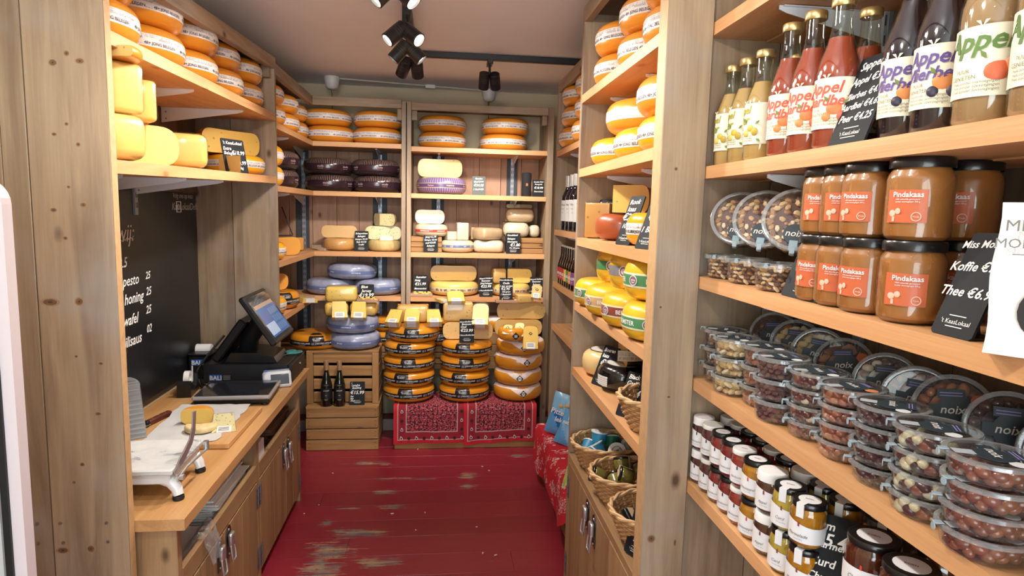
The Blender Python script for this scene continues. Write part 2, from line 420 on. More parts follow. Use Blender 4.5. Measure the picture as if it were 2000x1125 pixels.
RIND2 = pm('amber_rind', '#d48a22', .3, coat=.35, sss=.05, noise=.12, nscale=7)
YRIND = pm('yellow_rind', '#e9a91f', .25, coat=.5, sss=.05, noise=.08, nscale=8)
BAND = printed('white_cheese_band', '#e9e0db', '#5b4e58', ((.12, .07, 40), (.70, .08, 60), (.84, .06, 60)), .55)
INK = pm('dark_ink', '#3c3440', .6); WHITE = pm('white_paper', '#ececea', .5); BLACK = pm('black_plastic', '#16171a', .35)
CHALK = pm('chalk_white', '#f1f1ee', .8); SLATE = pm('card_black', '#1f2226', .6, noise=.1, nscale=20, spec=.2)
BOARD = pm('blackboard_black', '#1c1d20', .38, noise=.25, nscale=3); STEEL = pm('polished_steel', '#cfd1d3', .28, metal=.85)
BRACKET = pm('bracket_white', '#e4e7ec', .4); WIRE = pm('black_rubber', '#101012', .55)
CREAMY = paste('young_paste', '#edc464', .35); OLD = paste('aged_paste', '#d9b168', .4); BLOCK = paste('block_paste', '#eec26a', .3, .3)
PALE = paste('pale_paste', '#e2d0a8', 0, .3); GOAT = paste('white_paste', '#d8cbb0', .15, .3); HERB = paste('herb_paste', '#d9cf9c', 0, .3, '#5e6b3a')
FILM = clear('cling_film', '#ffffff', .8, .12)
TUBMAT = clear('clear_tub_plastic', '#fbfcfc', 1.2, .05, .02, '#dfe6ea'); RIMMAT = clear('highlit_rim_plastic', '#f2f5f6', 2.2, .12, .22, '#cfd6da'); GLASS = clear('jar_glass', '#f6faf6', 1.0, .03)  # rim plastic is made paler than the tub, highlights put into its colour
# ------------------------------------------------------------------ the room
WL, WR, WB, WF, CEIL = -1.30, 1.02, 4.95, -1.5, 2.5
def spotc(x, y): p = atz(x, y, 0); return p.x, p.y
WEAR = []
for (x, y, rx, ry) in ((648, 1075, .17, .17), (630, 1110, .17, .2), (700, 1040, .22, .08), (640, 1022, .07, .06), (745, 1100, .2, .08), (770, 990, .12, .06), (752, 962, .12, .05), (720, 905, .2, .05),
                       (915, 930, .10, .08), (912, 950, .10, .05), (1015, 890, .16, .04), (760, 935, .18, .03), (835, 935, .1, .03), (680, 993, .1, .025)):
    a, b = spotc(x, y); WEAR.append((a, b, rx, ry))
FLOOR = floor_mat()
mb = MB(); y = 3.009-.1725*27; k = 0
while y < WB:
    y1 = min(y+.1725, WB+.02); off = (k*0.77) % 2.1; x = -1.4-off
    while x < 1.4:
        mb.box(max(x, -1.4)+.0007, min(x+2.1, 1.4)-.0007, y+.0011, y1-.0011, -.004, 0, FLOOR, .0008); x += 2.1
    y += .1725; k += 1
mb.box(-1.4, 1.4, -1.7, 5.05, -.06, -.0045, pm('seam_worn', '#8f5a58', .8))
mb.build('floor', kind='structure')
CEILM = pm('ceiling_paint', '#e6e8f0', .85, noise=.03, nscale=2, bump=.05); WALLM = pm('wall_paint_olive', '#cabb9e', .85, noise=.05, nscale=3, bump=.05)
MB().box(-1.4, 1.4, -1.7, 5.05, CEIL, CEIL+.06, CEILM).build('ceiling', kind='structure')
MB().box(-1.4, 1.4, WB, WB+.06, 0, CEIL, WALLM).build('wall_back', kind='structure')
MB().box(WL-.06, WL, -1.7, 5.0, 0, CEIL, WALLM).build('wall_left', kind='structure')
MB().box(WR, WR+.06, -1.7, 5.0, 0, CEIL, WALLM).build('wall_right', kind='structure')
f = MB()
f.box(-1.4, 1.2, WF-.08, WF, 0, .42, WALLM).box(-1.4, 1.2, WF-.08, WF, 2.42, CEIL, WALLM).box(-1.4, -1.1, WF-.08, WF, .42, 2.42, WALLM).box(1.0, 1.2, WF-.08, WF, .42, 2.42, WALLM)
f.build('wall_front', kind='structure')
wf = MB(); FRM = pm('window_frame_white', '#dcdcd8', .4)
for x in (-1.1, -.06, .95): wf.box(x, x+.05, WF-.06, WF-.02, .42, 2.42, FRM, .003)
for z in (.42, 2.37): wf.box(-1.1, 1.0, WF-.06, WF-.02, z, z+.05, FRM, .003)
wo = wf.build('window_1', kind='structure')
wp = MB(); wp.box(-1.05, .95, WF-.043, WF-.037, .47, 2.37, GLASS); wp.build('window_pane', wo)
# baseboard along the back
MB().box(WL, WR, 4.545, 4.56, 0, .085, pm('baseboard_grey', '#77706b', .6), .003).build('baseboard_back', kind='structure')
# white rounded door frame at the very left, close to the camera
p0 = aty(24, 620, 1.28); dx = p0.x
df = MB(); PNK = pm('door_frame_white', '#d9cdd0', .35); BLKG = pm('door_gasket_black', '#0d0d0f', .5); GRYD = pm('door_panel_grey', '#b9bcbc', .3)
ztop = aty(4, 345, 1.28).z
def rframe(x0, x1, z0, z1, r, n=7):
    P = [(x0, z0), (x1, z0)]
    for i in range(n+1): a = PI/2*i/n; P.append((x1-r+r*math.cos(a), z1-r+r*math.sin(a)))
    P.append((x0, z1)); return P
MX = T(0, 1.30, 0) @ RX(PI/2)
df.prism(rframe(dx-.45, dx+.0, 0.0, ztop, .05), 0.0, .028, PNK, MX)
dd = df.build('door_1', kind='structure')
g = MB(); g.prism(rframe(dx-.45, dx-.022, 0.02, ztop-.022, .04), .0285, .034, BLKG, MX); g.build('door_gasket', dd)
g = MB(); g.prism(rframe(dx-.45, dx-.034, 0.03, ztop-.034, .03), .0345, .040, GRYD, MX); g.build('door_panel', dd)

cr = MB(); rnd = random.Random(9); CRM = pm('cheese_crumb', '#e6d3ae', .7)
for (px, py) in ((816, 878), (594, 1004), (623, 987), (766, 1004), (830, 1002), (812, 1036), (943, 1081), (968, 1085), (931, 1030), (942, 912), (955, 920), (650, 925)):
    p = atz(px, py, 0); cr.ball((p.x, p.y, .003), .004+rnd.random()*.008, .004, .003, CRM, RZ(rnd.random()*3))
o = cr.build('crumbs'); tag(o, 'pale cheese crumbs scattered on the red floor boards', 'crumbs', None, 'stuff')
# ------------------------------------------------------------------ shelving helpers
def qboard(mb, P, th, mat, c=0):
    """board from four top corners (near-front, far-front, far-back, near-back)"""
    v = [Vector(p) for p in P]+[Vector(p)-Vector((0, 0, th)) for p in P]
    f = [(0, 1, 2, 3), (7, 6, 5, 4), (0, 4, 5, 1), (1, 5, 6, 2), (2, 6, 7, 3), (3, 7, 4, 0)]
    a = (v[1]-v[0]).cross(v[2]-v[1])
    if a.z < 0: f = [tuple(reversed(q)) for q in f]
    mb.add(v, f, mat)
def planks(mb, axis, a0, a1, w, fixed, z0, z1, mat, th=.022, seed=0, gap=.0025):
    """vertical planks side by side along x (axis 0) or y (axis 1); fixed = their front coordinate, th signed"""
    rnd = random.Random(seed); a = a0
    while a < a1-1e-4:
        b = min(a+w*(.92+.16*rnd.random()), a1)
        if a1-b < w*.25: b = a1
        if axis == 0: mb.box(a+gap/2, b-gap/2, fixed, fixed+th, z0, z1, mat, .0015)
        else: mb.box(fixed, fixed+th, a+gap/2, b-gap/2, z0, z1, mat, .0015)
        a = b
    return mb
SCREW = pm('screw_steel', '#9b948c', .35, metal=1)
def bracket(parent, wallx, y, z, length, sgn, axis=0, name='shelf_bracket'):
    """white pressed-steel shelf arm, deep at the wall and pointed at the front"""
    P = [(0, 0), (length, 0), (length, -.008), (length*.93, -.015), (0, -.068), (0, 0)][:-1]
    m = MB(); base = T(wallx, y, z) if axis == 0 else T(y, wallx, z)
    R = (Matrix.Identity(4) if sgn > 0 else RZ(PI)) if axis == 0 else (RZ(PI/2) if sgn > 0 else RZ(-PI/2))
    m.prism(P, -.0012, .0012, BRACKET, base @ R @ RX(PI/2))
    m.box(0, length*.97, -.009, .009, -.003, -.0005, BRACKET, 0, base @ R)
    for q in (.02, .05): m.lathe([(0, .0), (.004, .0), (.004, .002), (0, .002)], SCREW, 8, base @ R @ T(.02, 0, -q) @ RX(PI/2))
    return m.build(name, parent)
def upright(parent, x, y, z0, z1, axis=0):
    """slotted steel upright on the wall"""
    m = MB(); U = pm('upright_grey', '#9ea6b0', .35, metal=.4); D = pm('slot_dark', '#3a3e44', .7)
    if axis == 0:
        m.box(x-.0135, x+.0135, y-.012, y, z0, z1, U, .001)
        z = z0+.03
        while z < z1-.03:
            for s in (-.006, .006): m.box(x+s-.002, x+s+.002, y-.0128, y-.011, z, z+.022, D)
            z += .042
    else:
        s0 = 1 if axis == 1 else -1
        m.box(x, x+s0*.012, y-.0135, y+.0135, z0, z1, U, .001)
        z = z0+.03
        while z < z1-.03:
            for s in (-.006, .006): m.box(x+s0*.011, x+s0*.0128, y+s-.002, y+s+.002, z, z+.022, D)
            z += .042
    return m.build('wall_upright', parent)

# ------------------------------------------------------------------ left shelving above the counter
LX = -.86
def sh1z(y): return 2.040+(y-1.81)*.0255
def sh2z(y): return 1.712+(y-1.81)*.0262
def lfx(y): return -.848-(y-1.81)*.013
lu = thing('wall_shelving_unit', 'weathered wooden shelving above the counter with two pine shelves of orange cheese', 'shelving', (0, 0, 0))
m = MB()
m.box(-1.045+.001, -.848, 1.78, 1.81, 0, 2.33, weathered(2), .0015).box(-1.107, -1.0465, 1.78, 1.81, 0, 2.33, weathered(2), .0015).box(-1.29, -1.1085, 1.78, 1.81, 0, 2.33, weathered(2), .0015)
for (px, py) in ((73, 1023), (75, 1061), (118, 1022), (124, 1060), (208, 1021), (211, 1058)):
    p = aty(px, py, 1.78); m.lathe([(0, 0), (.0045, 0), (.0045, .0012), (0, .0018)], SCREW, 10, T(p.x, 1.7795, p.z) @ RX(PI/2))
KN = pm('knot_brown', '#74523a', .5, noise=.3, nscale=60); KR2 = pm('knot_ring', '#9a7f60', .55, noise=.15, nscale=50); KD = pm('knot_heart', '#4a3020', .5)
def knots(mb, L, Y):
    for (px, py, rx, rz) in L:
        p = aty(px, py, Y); M = T(p.x, Y, p.z) @ RX(PI/2) @ Matrix.Diagonal((rx, rz, 1, 1))
        mb.lathe([(1.0, .0002), (.72, .0004)], KR2, 20, M); mb.lathe([(.72, .0004), (.25, .0005)], KN, 20, M); mb.lathe([(.25, .0005), (0, .0006)], KD, 20, M)
knots(m, ((98, 590, .024, .011), (155, 589, .012, .012), (103, 122, .012, .010), (130, 104, .008, .008), (156, 119, .013, .008), (105, 410, .009, .006), (163, 400, .009, .007), (130, 242, .005, .005), (106, 262, .007, .005), (153, 282, .006, .006), (128, 465, .006, .005), (134, 365, .005, .004), (149, 696, .005, .004), (197, 710, .008, .005), (192, 808, .010, .006), (161, 907, .007, .006), (145, 942, .006, .006), (123, 1075, .018, .010), (178, 1072, .012, .012), (46, 822, .006, .006)), 1.78)
m.build('side_panel', lu)
m = MB(); m.box(-.8475, -.8465, 1.7805, 1.8095, 0, 2.33, pm('sawn_edge', '#c39c70', .6, noise=.12, nscale=40)); m.build('panel_edge', lu)
m = MB(); planks(m, 0, -1.29, -.872, .195, 3.575, .712, 2.33, weathered(2), .03, 3); m.build('divider_panel', lu)
for nm, fz in (('upper', sh1z), ('lower', sh2z)):
    m = MB()
    for (xa, xb) in ((0, .195), (.197, .40)):
        qboard(m, [(lfx(1.812)-xa, 1.812, fz(1.812)), (lfx(3.572)-xa, 3.572, fz(3.572)), (lfx(3.572)-xb, 3.572, fz(3.572)), (lfx(1.812)-xb, 1.812, fz(1.812))], .036, pine(1))
    m.build('shelf', lu)
for y in (1.98, 2.55, 3.15): bracket(lu, -1.272, y, sh1z(y)-.036, .36, 1)
for y in (1.98, 2.45, 2.85): bracket(lu, -1.272, y, sh2z(y)-.036, .36, 1)
for y in (1.98, 2.45, 2.85): upright(lu, -1.275, y, 1.55, 2.28, 1)
m = MB(); planks(m, 1, 1.812, 3.574, .195, -1.297, 1.66, 2.33, darkboard(2), .02, 5); m.build('back_panel', lu)
RAILZ = lambda y: 2.20+(y-1.81)*.067
m = MB(); qboard(m, [(-.848, 1.812, RAILZ(1.812)+.058), (-.872, 3.60, RAILZ(3.6)+.058), (-.905, 3.60, RAILZ(3.6)+.058), (-.88, 1.812, RAILZ(1.812)+.058)], .058, weathered(1)); m.build('top_rail', lu)
m = MB(); qboard(m, [(-.882, 1.812, RAILZ(1.812)+.055), (-.907, 3.57, RAILZ(3.6)+.055), (-1.295, 3.57, RAILZ(3.6)+.055), (-1.295, 1.812, RAILZ(1.812)+.055)], .02, darkboard(1)); m.build('top_board', lu)
m = MB(); m.box(-.93, -.89, 3.535, 3.574, RAILZ(3.55)-.05, RAILZ(3.55)+.03, weathered(2), .002); m.build('corner_block', lu)

# blackboard on the wall behind the counter, with chalk writing
bt = MB(); bt.box(-1.296, -1.272, 1.83, 3.53, .735, 1.655, BOARD, .002)
bb = bt.build('chalk_blackboard'); tag(bb, 'big black chalkboard with white handwritten prices on wall behind the counter', 'blackboard')
ch = MB(); hd = MB(); so = MB(); MW = lambda y, z: T(-1.2715, y, z) @ RZ(PI/2) @ RX(PI/2)
def chalk(t, px, py, size, al='L', bold=.012, to=None):
    p = atx(px, py, -1.272); (to or ch).text(t, size, CHALK, MW(p.y, p.z), al, .25, bold)
chalk('en wij:', 262, 470, .105, 'R', .0, hd); chalk('2.5', 231, 524, .058); chalk('tomaat / pesto', 271, 553, .062, 'R', .004); chalk('25', 284, 545, .045)
chalk('walnoten / honing', 281, 585, .062, 'R'); chalk('25', 285, 577, .05); chalk('brood / stroopwafel', 271, 628, .062, 'R'); chalk('25', 285, 613, .05)
chalk('Curry / Chilisaus', 277, 666, .062, 'R'); chalk('02', 287, 650, .05)
chalk('Volg ons op insta', 376, 388, .036, 'R', -.01, so); chalk('KaasLokaalDelft', 386, 410, .050, 'R', -.005, so)
p = atx(345, 414, -1.272)
for a, b in (((0, 0), (.0, .05)), ((0, .05), (.05, .05)), ((.05, .05), (.05, 0)), ((.05, 0), (0, 0))):
    so.tube([(-1.271, p.y+a[0], p.z+a[1]), (-1.271, p.y+b[0], p.z+b[1])], .0022, CHALK, 5)
so.lathe([(.009, 0), (.013, 0), (.013, .001), (.009, .001)], CHALK, 14, T(-1.272, p.y+.025, p.z+.025) @ RY(PI/2))
zz = [atx(228+i*3.2, 472-i*.9+(2 if i % 2 else -2), -1.272) for i in range(11)]
hd.tube([(-1.271, q.y, q.z) for q in zz], .0018, CHALK, 5)
ch.build('price_list', bb); hd.build('chalk_heading', bb); so.build('social_handle', bb)

# ------------------------------------------------------------------ corner and back shelving
bu = thing('corner_shelving_unit', 'L-shaped wooden wall shelving in the back corner holding cheese wheels', 'shelving', (0, 0, 0))
S1, S2, S3, S4 = 2.047, 1.713, 1.298, .985
YB, XC = 4.53, -.862
def lshelf(z, name='shelf'):
    m = MB()
    qboard(m, [(XC, YB, z), (-.269, YB, z), (-.269, 4.925, z), (XC, 4.925, z)], .032, pine(0))
    qboard(m, [(-.875, 3.607, z), (XC, YB, z), (-1.06, YB, z), (-1.07, 3.607, z)], .032, pine(1))
    qboard(m, [(-1.072, 3.607, z), (-1.062, YB, z), (-1.27, YB, z), (-1.27, 3.607, z)], .032, pine(1))
    qboard(m, [(XC-.001, YB, z-.0005), (XC-.001, 4.925, z-.0005), (-1.27, 4.925, z-.0005), (-1.27, YB+.001, z-.0005)], .031, pine(0))
    return m.build(name, bu)
for z in (S1, S2, S3, S4): lshelf(z)
m = MB(); m.box(-.268, -.238, YB, 4.925, 0, 2.335, weathered(2), .0015); m.build('side_panel', bu)
m = MB(); m.box(XC, -.269, YB, YB+.03, 2.287, 2.345, weathered(0), .002); m.build('top_rail', bu)
m = MB(); qboard(m, [(-.874, 3.607, 2.352), (XC, YB+.03, 2.345), (XC-.03, YB+.03, 2.345), (-.905, 3.607, 2.352)], .058, weathered(1)); m.build('top_rail', bu)
m = MB(); qboard(m, [(-.907, 3.607, 2.345), (-.893, YB, 2.34), (-1.27, YB, 2.34), (-1.27, 3.607, 2.345)], .02, darkboard(1)); m.build('top_board', bu)
m = MB(); m.box(XC+.01, -.27, YB+.031, YB+.20, 2.318, 2.340, darkboard(0), .002); m.build('top_board', bu)
m = MB(); m.box(-.30, -.27, YB+.03, YB+.06, 2.21, 2.287, weathered(2), .002); m.build('corner_block', bu)
m = MB(); planks(m, 0, -1.272, -.269, .165, 4.905, .45, 2.014, rawpine(2), .02, 11); m.build('back_panel', bu)
m = MB(); planks(m, 1, 3.607, 4.90, .19, -1.295, .45, 2.34, darkboard(2), .02, 12); m.build('wall_panel', bu)
NAVY = pm('painted_batten_dark', '#3d4148', .6, noise=.15, nscale=6)
m = MB(); m.box(-1.06, -.965, 4.895, 4.905, .45, 2.2, NAVY, .001); m.build('batten', bu)
m = MB(); m.box(-.50, -.395, 4.895, 4.905, .45, 2.3, NAVY, .001); m.build('batten', bu)
for x in (-1.00, -.445):
    upright(bu, x, 4.894, .6, 2.0, 0)
    for z in (S1, S2, S3, S4): bracket(bu, 4.882, x, z-.033, .30, -1, 1)
bracket(bu, -1.272, 4.05, S1-.033, .36, 1); bracket(bu, -1.272, 4.05, S2-.033, .36, 1)

bu2 = thing('back_shelving_unit', 'weathered wooden wall shelving bay right of the corner with purple wheel and price cards', 'shelving', (0, 0, 0))
m = MB(); m.box(-.232, -.202, YB, 4.925, 0, 2.335, weathered(2), .0015); m.build('side_panel', bu2)
m = MB(); m.box(.752, .795, YB, 4.925, 0, 2.335, weathered(2), .0015); m.build('side_panel', bu2)
for z, th in ((2.034, .032), (1.713, .032), (1.30, .032), (.985, .032)):
    m = MB(); qboard(m, [(-.201, YB, z), (.751, YB, z), (.751, 4.72, z), (-.201, 4.72, z)], th, pine(0)); qboard(m, [(-.201, 4.722, z), (.751, 4.722, z), (.751, 4.903, z), (-.201, 4.903, z)], th, pine(0)); m.build('shelf', bu2)
m = MB(); m.box(-.201, .751, YB, YB+.03, 2.28, 2.33, weathered(0), .002); m.build('top_rail', bu2)
m = MB(); m.box(-.2, .75, YB+.031, YB+.20, 2.295, 2.325, darkboard(0), .002); m.build('top_board', bu2)
for x in (-.2, .713): 
    m = MB(); m.box(x, x+.037, YB+.03, YB+.065, 2.215, 2.28, weathered(2), .002); m.build('corner_block', bu2)
m = MB(); planks(m, 0, -.201, .751, .165, 4.905, .45, 2.003, rawpine(2), .02, 21); m.build('back_panel', bu2)
for x0, x1 in ((-.062, .03), (.505, .585)):
    m = MB(); m.box(x0, x1, 4.895, 4.905, .45, 2.3, NAVY, .001); m.build('batten', bu2)
for x in (-.012, .545):
    upright(bu2, x, 4.894, .6, 2.0, 0)
    for z in (2.034, 1.713, 1.30, .985): bracket(bu2, 4.882, x, z-.033, .30, -1, 1)

# ------------------------------------------------------------------ right-hand shelving
FX = .67                                     # far bay with wine and beer
fu = thing('wine_shelving_unit', 'narrow weathered wooden shelving bay with wine and beer bottles', 'shelving', (0, 0, 0))
m = MB(); planks(m, 0, FX, .95, .2, 3.70, .30, 2.345, weathered(2), .03, 31); m.build('side_panel', fu)
m = MB(); planks(m, 1, 2.565, 3.70, .19, .952, .3, 2.34, darkboard(2), .02, 32); m.build('back_panel', fu)
FZ = (1.955, 1.505, 1.199, .945)
for z in FZ:
    m = MB(); qboard(m, [(FX, 2.565, z), (FX, 3.698, z), (.951, 3.698, z), (.951, 2.565, z)], .032, pine(1)); m.build('shelf', fu)
m = MB(); m.box(FX, FX+.03, 2.565, 3.699, 2.285, 2.345, weathered(1), .002); m.build('top_rail', fu)
m = MB(); m.box(FX+.031, .951, 2.565, 3.699, 2.315, 2.335, darkboard(1), .001); m.build('top_board', fu)
for y in (2.9, 3.45):
    for z in FZ[:2]: bracket(fu, .95, y, z-.033, .25, -1)

MX0 = .55                                    # bay nearer the camera, standing further out, on a cabinet
mu = thing('cheese_shelving_unit', 'weathered wooden shelving bay on the right above a cabinet, full of small cheese wheels', 'shelving', (0, 0, 0))
m = MB(); planks(m, 0, MX0, .95, .2, 2.53, .602, 2.40, weathered(2), .03, 41); m.build('side_panel', mu)
m = MB(); m.box(MX0, .668, 1.573, 1.603, 0, 2.42, weathered(2), .0015); knots(m, ((1306, 775, .005, .004), (1272, 1052, .012, .013), (1318, 1060, .004, .012), (1320, 330, .005, .005), (1290, 600, .004, .004)), 1.573); m.build('side_panel', mu)
m = MB(); m.box(MX0, .668, 1.604, 1.634, 0, 2.42, weathered(2), .0015); m.box(.669, .95, 1.655, 1.68, .602, 2.40, weathered(2), .001); m.build('inner_panel', mu)
m = MB(); m.box(MX0-.0008, MX0-.0002, 1.574, 1.6335, 0, 2.42, pm('sawn_edge', '#c39c70')); m.build('panel_edge', mu)
m = MB(); planks(m, 1, 1.68, 2.53, .19, .952, .602, 2.40, darkboard(2), .02, 42); m.build('back_panel', mu)
MZ = (2.062, 1.776, 1.505, 1.243, .972)
for z in MZ:
    m = MB()
    qboard(m, [(MX0, 1.636, z), (MX0, 2.528, z), (.745, 2.528, z), (.745, 1.636, z)], .032, pine(1)); qboard(m, [(.747, 1.682, z), (.747, 2.528, z), (.951, 2.528, z), (.951, 1.682, z)], .032, pine(1)); m.build('shelf', mu)
for y in (1.95, 2.36):
    for z in MZ[:3]: bracket(mu, .95, y, z-.033, .33, -1)
m = MB(); m.box(MX0, MX0+.03, 1.636, 2.529, 2.34, 2.40, weathered(1), .002); m.build('top_rail', mu)
m = MB(); m.box(MX0+.031, .951, 1.682, 2.529, 2.37, 2.395, darkboard(1), .001); m.build('top_board', mu)

JX = .67                                     # the bay beside the camera
ju = thing('delicatessen_shelving_unit', 'weathered wooden shelving bay nearest the camera with juice, nut tubs and jam', 'shelving', (0, 0, 0))
m = MB(); planks(m, 0, JX, .955, .2, 1.603, 0, 2.42, weathered(2), .05, 51); m.build('side_panel', ju)
m = MB(); m.box(JX-.0008, JX-.0002, 1.604, 1.652, 0, 2.42, pm('sawn_edge', '#c39c70')); m.build('panel_edge', ju)
m = MB(); planks(m, 1, .30, 1.603, .19, .957, .25, 2.40, darkboard(2), .02, 52); m.build('back_panel', ju)
JZ = (2.078, 1.727, 1.446, 1.176, .893)
for z in JZ:
    m = MB(); qboard(m, [(JX, .30, z), (JX, 1.6025, z), (.82, 1.6025, z), (.82, .30, z)], .031, pine(1)); qboard(m, [(.822, .30, z), (.822, 1.6025, z), (.956, 1.6025, z), (.956, .30, z)], .034, pine(1)); m.build('shelf', ju)
for y in (.55, 1.33):
    for z in JZ: bracket(ju, .955, y, z-.032, .25, -1)
for y in (.55, 1.33): upright(ju, .957, y, .6, 2.3, 2)
m = MB(); m.box(JX, .955, .27, .299, 0, 2.42, weathered(2), .0015); m.build('side_panel', ju)

# ------------------------------------------------------------------ cabinets
def handle(parent, loc, sgn):
    """long steel back plate with a drop pull; sgn: +1 faces +x"""
    m = MB(); B = T(*loc) @ (RZ(PI/2) if sgn > 0 else RZ(-PI/2)) @ RX(PI/2)
    P = [(.024*math.cos(a), .048+.022*math.sin(a)) for a in [PI*i/10 for i in range(11)]]+[(-.020, -.045), (.020, -.045)]
    DK = pm('handle_dark_steel', '#6d6a66', .35, metal=1)
    m.prism(P, 0, .0025, DK, B)
    for y in (.055, -.036): m.lathe([(0, 0), (.0045, 0), (.003, .0025), (0, .003)], STEEL, 8, B @ T(0, y, .0025))
    m.rounded(.036, .052, .017, .007, STEEL, B @ T(0, .018, .003))
    m.tube([(-.016, .0, .014), (-.019, -.034, .018), (-.015, -.058, .02), (.015, -.058, .02), (.019, -.034, .018), (.016, .0, .014)], .0038, STEEL, 8, True, B)
    return m.build('handle', parent)
def hinge(parent, loc, sgn):
    m = MB(); B = T(*loc) @ (RZ(PI/2) if sgn > 0 else RZ(-PI/2)) @ RX(PI/2); H = pm('hinge_steel', '#8b8f96', .4, metal=.9); D = pm('hinge_gap', '#2a2c33', .6)
    m.box(-.016, -.002, -.045, .045, 0, .003, H, .001, B).box(.002, .016, -.045, .045, 0, .003, H, .001, B).tube([(0, -.045, .003), (0, .045, .003)], .0035, H, 8, True, B)
    for x in (-.009, .009):
        for y in (-.03, 0, .03): m.lathe([(0, 0), (.003, 0), (.003, .001), (0, .001)], D, 8, B @ T(x, y, .003))
    return m.build('hinge', parent)
CX = -.744
cab = thing('counter_cabinet', 'low wooden cabinet under the sales counter with plank doors and open paper shelf', 'cabinet', (0, 0, 0))
WD, WDY = cabwood(2), cabwood(1)
for y0 in (1.832, 2.635, 3.425):
    m = MB(); m.box(-1.27, CX, y0, y0+.032, 0, .672, WD, .0015); m.build('end_panel' if y0 != 2.635 else 'middle_panel', cab)
m = MB(); m.box(-1.25, CX-.02, 1.865, 3.424, .44, .462, WDY, .001); m.build('inner_shelf', cab)
m = MB(); m.box(-1.25, CX-.03, 1.865, 3.424, .05, .07, WDY, .001); m.build('bottom_board', cab)
m = MB(); m.box(-1.27, -1.25, 1.865, 3.424, .05, .672, darkboard(1), .001); m.build('back_board', cab)
for y0, y1 in ((1.865, 2.634), (2.668, 3.424)):
    m = MB(); m.box(CX-.022, CX, y0, y1, .463, .530, WDY, .002); m.build('front_rail', cab)
for i, (y0, y1) in enumerate(((1.866, 2.212), (2.216, 2.633), (2.669, 3.12), (3.124, 3.423))):
    d = MB(); n = 2; wq = (y1-y0)/n
    for q in range(n): d.box(CX-.022, CX, y0+q*wq+.001, y0+(q+1)*wq-.001, .055, .457, WD, .002)
    d = d.build('door', cab)
    hy = (2.166, 2.262, 3.077, 3.170)[i]; handle(d, (CX+.0005, hy, .39), 1)
    if i in (1, 2): 
        for z in (.395, .125): hinge(d, (CX+.0005, 2.633 if i == 1 else 2.669, z), 1)
    if i == 3:
        for z in (.39, .12): hinge(d, (CX+.0005, 3.425, z), 1)
ct = MB()
for (xa, xb) in ((-.714, -.900), (-.9008, -1.09), (-1.0908, -1.272)): ct.box(xb, xa, 1.813, 3.572, .674, .71, oak(1), .0012)
ctr = ct.build('counter_worktop'); tag(ctr, 'oak counter worktop carrying the till, scale and cheese slicer', 'countertop')
rc = thing('base_cabinet', 'weathered wooden cabinet under the right shelving with two drop handles', 'cabinet', (0, 0, 0))
m = MB(); m.box(.572, .95, 1.636, 2.53, .05, .566, WD, .001); m.build('carcass', rc)
m = MB(); m.box(MX0+.002, .95, 2.531, 2.56, 0, .60, weathered(2), .0015); m.build('end_panel', rc)
m = MB()
for xa, xb in ((MX0+.03, .75), (.752, .95)): m.box(xa, xb, 1.637, 2.53, .568, .60, oak(1), .001)
m.box(MX0, MX0+.029, 1.637, 2.53, .570, .598, WDY, .0015)
m.build('top_board', rc)
for i, (y0, y1) in enumerate(((1.638, 2.118), (2.122, 2.529))):
    d = MB(); wq = (y1-y0)/2
    for q in range(2): d.box(MX0, .570, y0+q*wq+.001, y0+(q+1)*wq-.001, .045, .566, WD, .002)
    d = d.build('door', rc); handle(d, (MX0-.0005, (2.068, 2.168)[i], (.485, .495)[i]), -1)
    if i == 1:
        for z in (.46, .12): hinge(d, (MX0-.0005, 2.515, z), -1)
# papers on the open shelf of the counter cabinet
PAP = pm('bag_paper_white', '#f2f0ee', .6, noise=.06, nscale=12); KR = pm('kraft_paper', '#6b4a33', .7, noise=.2, nscale=10)
def papers(y0, y1, x0, x1, z, n, mat, name, label, tilt=0, sag=.0, th=.004):
    m = MB(); rnd = random.Random(int(y0*100))
    for k in range(n):
        a = rnd.uniform(-.06, .06); M = T((x0+x1)/2+rnd.uniform(-.012, .012), (y0+y1)/2, z+k*th) @ RZ(a) @ RY(tilt)
        hx, hy = (x1-x0)/2, (y1-y0)/2; N = 6
        v = []; f = []
        for i in range(N+1):
            for j in (-1, 1): 
                for t in (0, th*.8): v.append((-hx+2*hx*i/N, j*hy, t-sag*(i/N)**2+.002*math.sin(i*2+k)))
        for i in range(N):
            q = i*4; f += [(q+1, q+3, q+7, q+5), (q, q+4, q+6, q+2), (q, q+1, q+5, q+4), (q+2, q+6, q+7, q+3)]
        f += [(0, 2, 3, 1), (N*4, N*4+1, N*4+3, N*4+2)]
        m.add(v, f, mat, False, M)
    return tag(m.build(name), label, 'paper')
papers(1.90, 2.20, -1.15, -.775, .468, 9, PAP, 'paper_bag_stack', 'flat white paper bags at near end of the open counter shelf', 0, .01)
papers(2.24, 2.60, -1.15, -.78, .468, 16, PAP, 'wrapping_paper_stack', 'white wrapping sheets drooping from the open counter shelf', 0, .0, .006)
papers(3.02, 3.38, -1.15, -.79, .468, 14, KR, 'kraft_bag_stack', 'stack of brown paper bags at far end of open counter shelf', 0, .0, .006)
m = MB(); m.box(-.90, -.752, 2.69, 2.78, .463, .60, pm('receipt_box_white', '#d9d9dd', .5), .002); tag(m.build('paper_box'), 'small white carton on the open shelf under the counter', 'box')
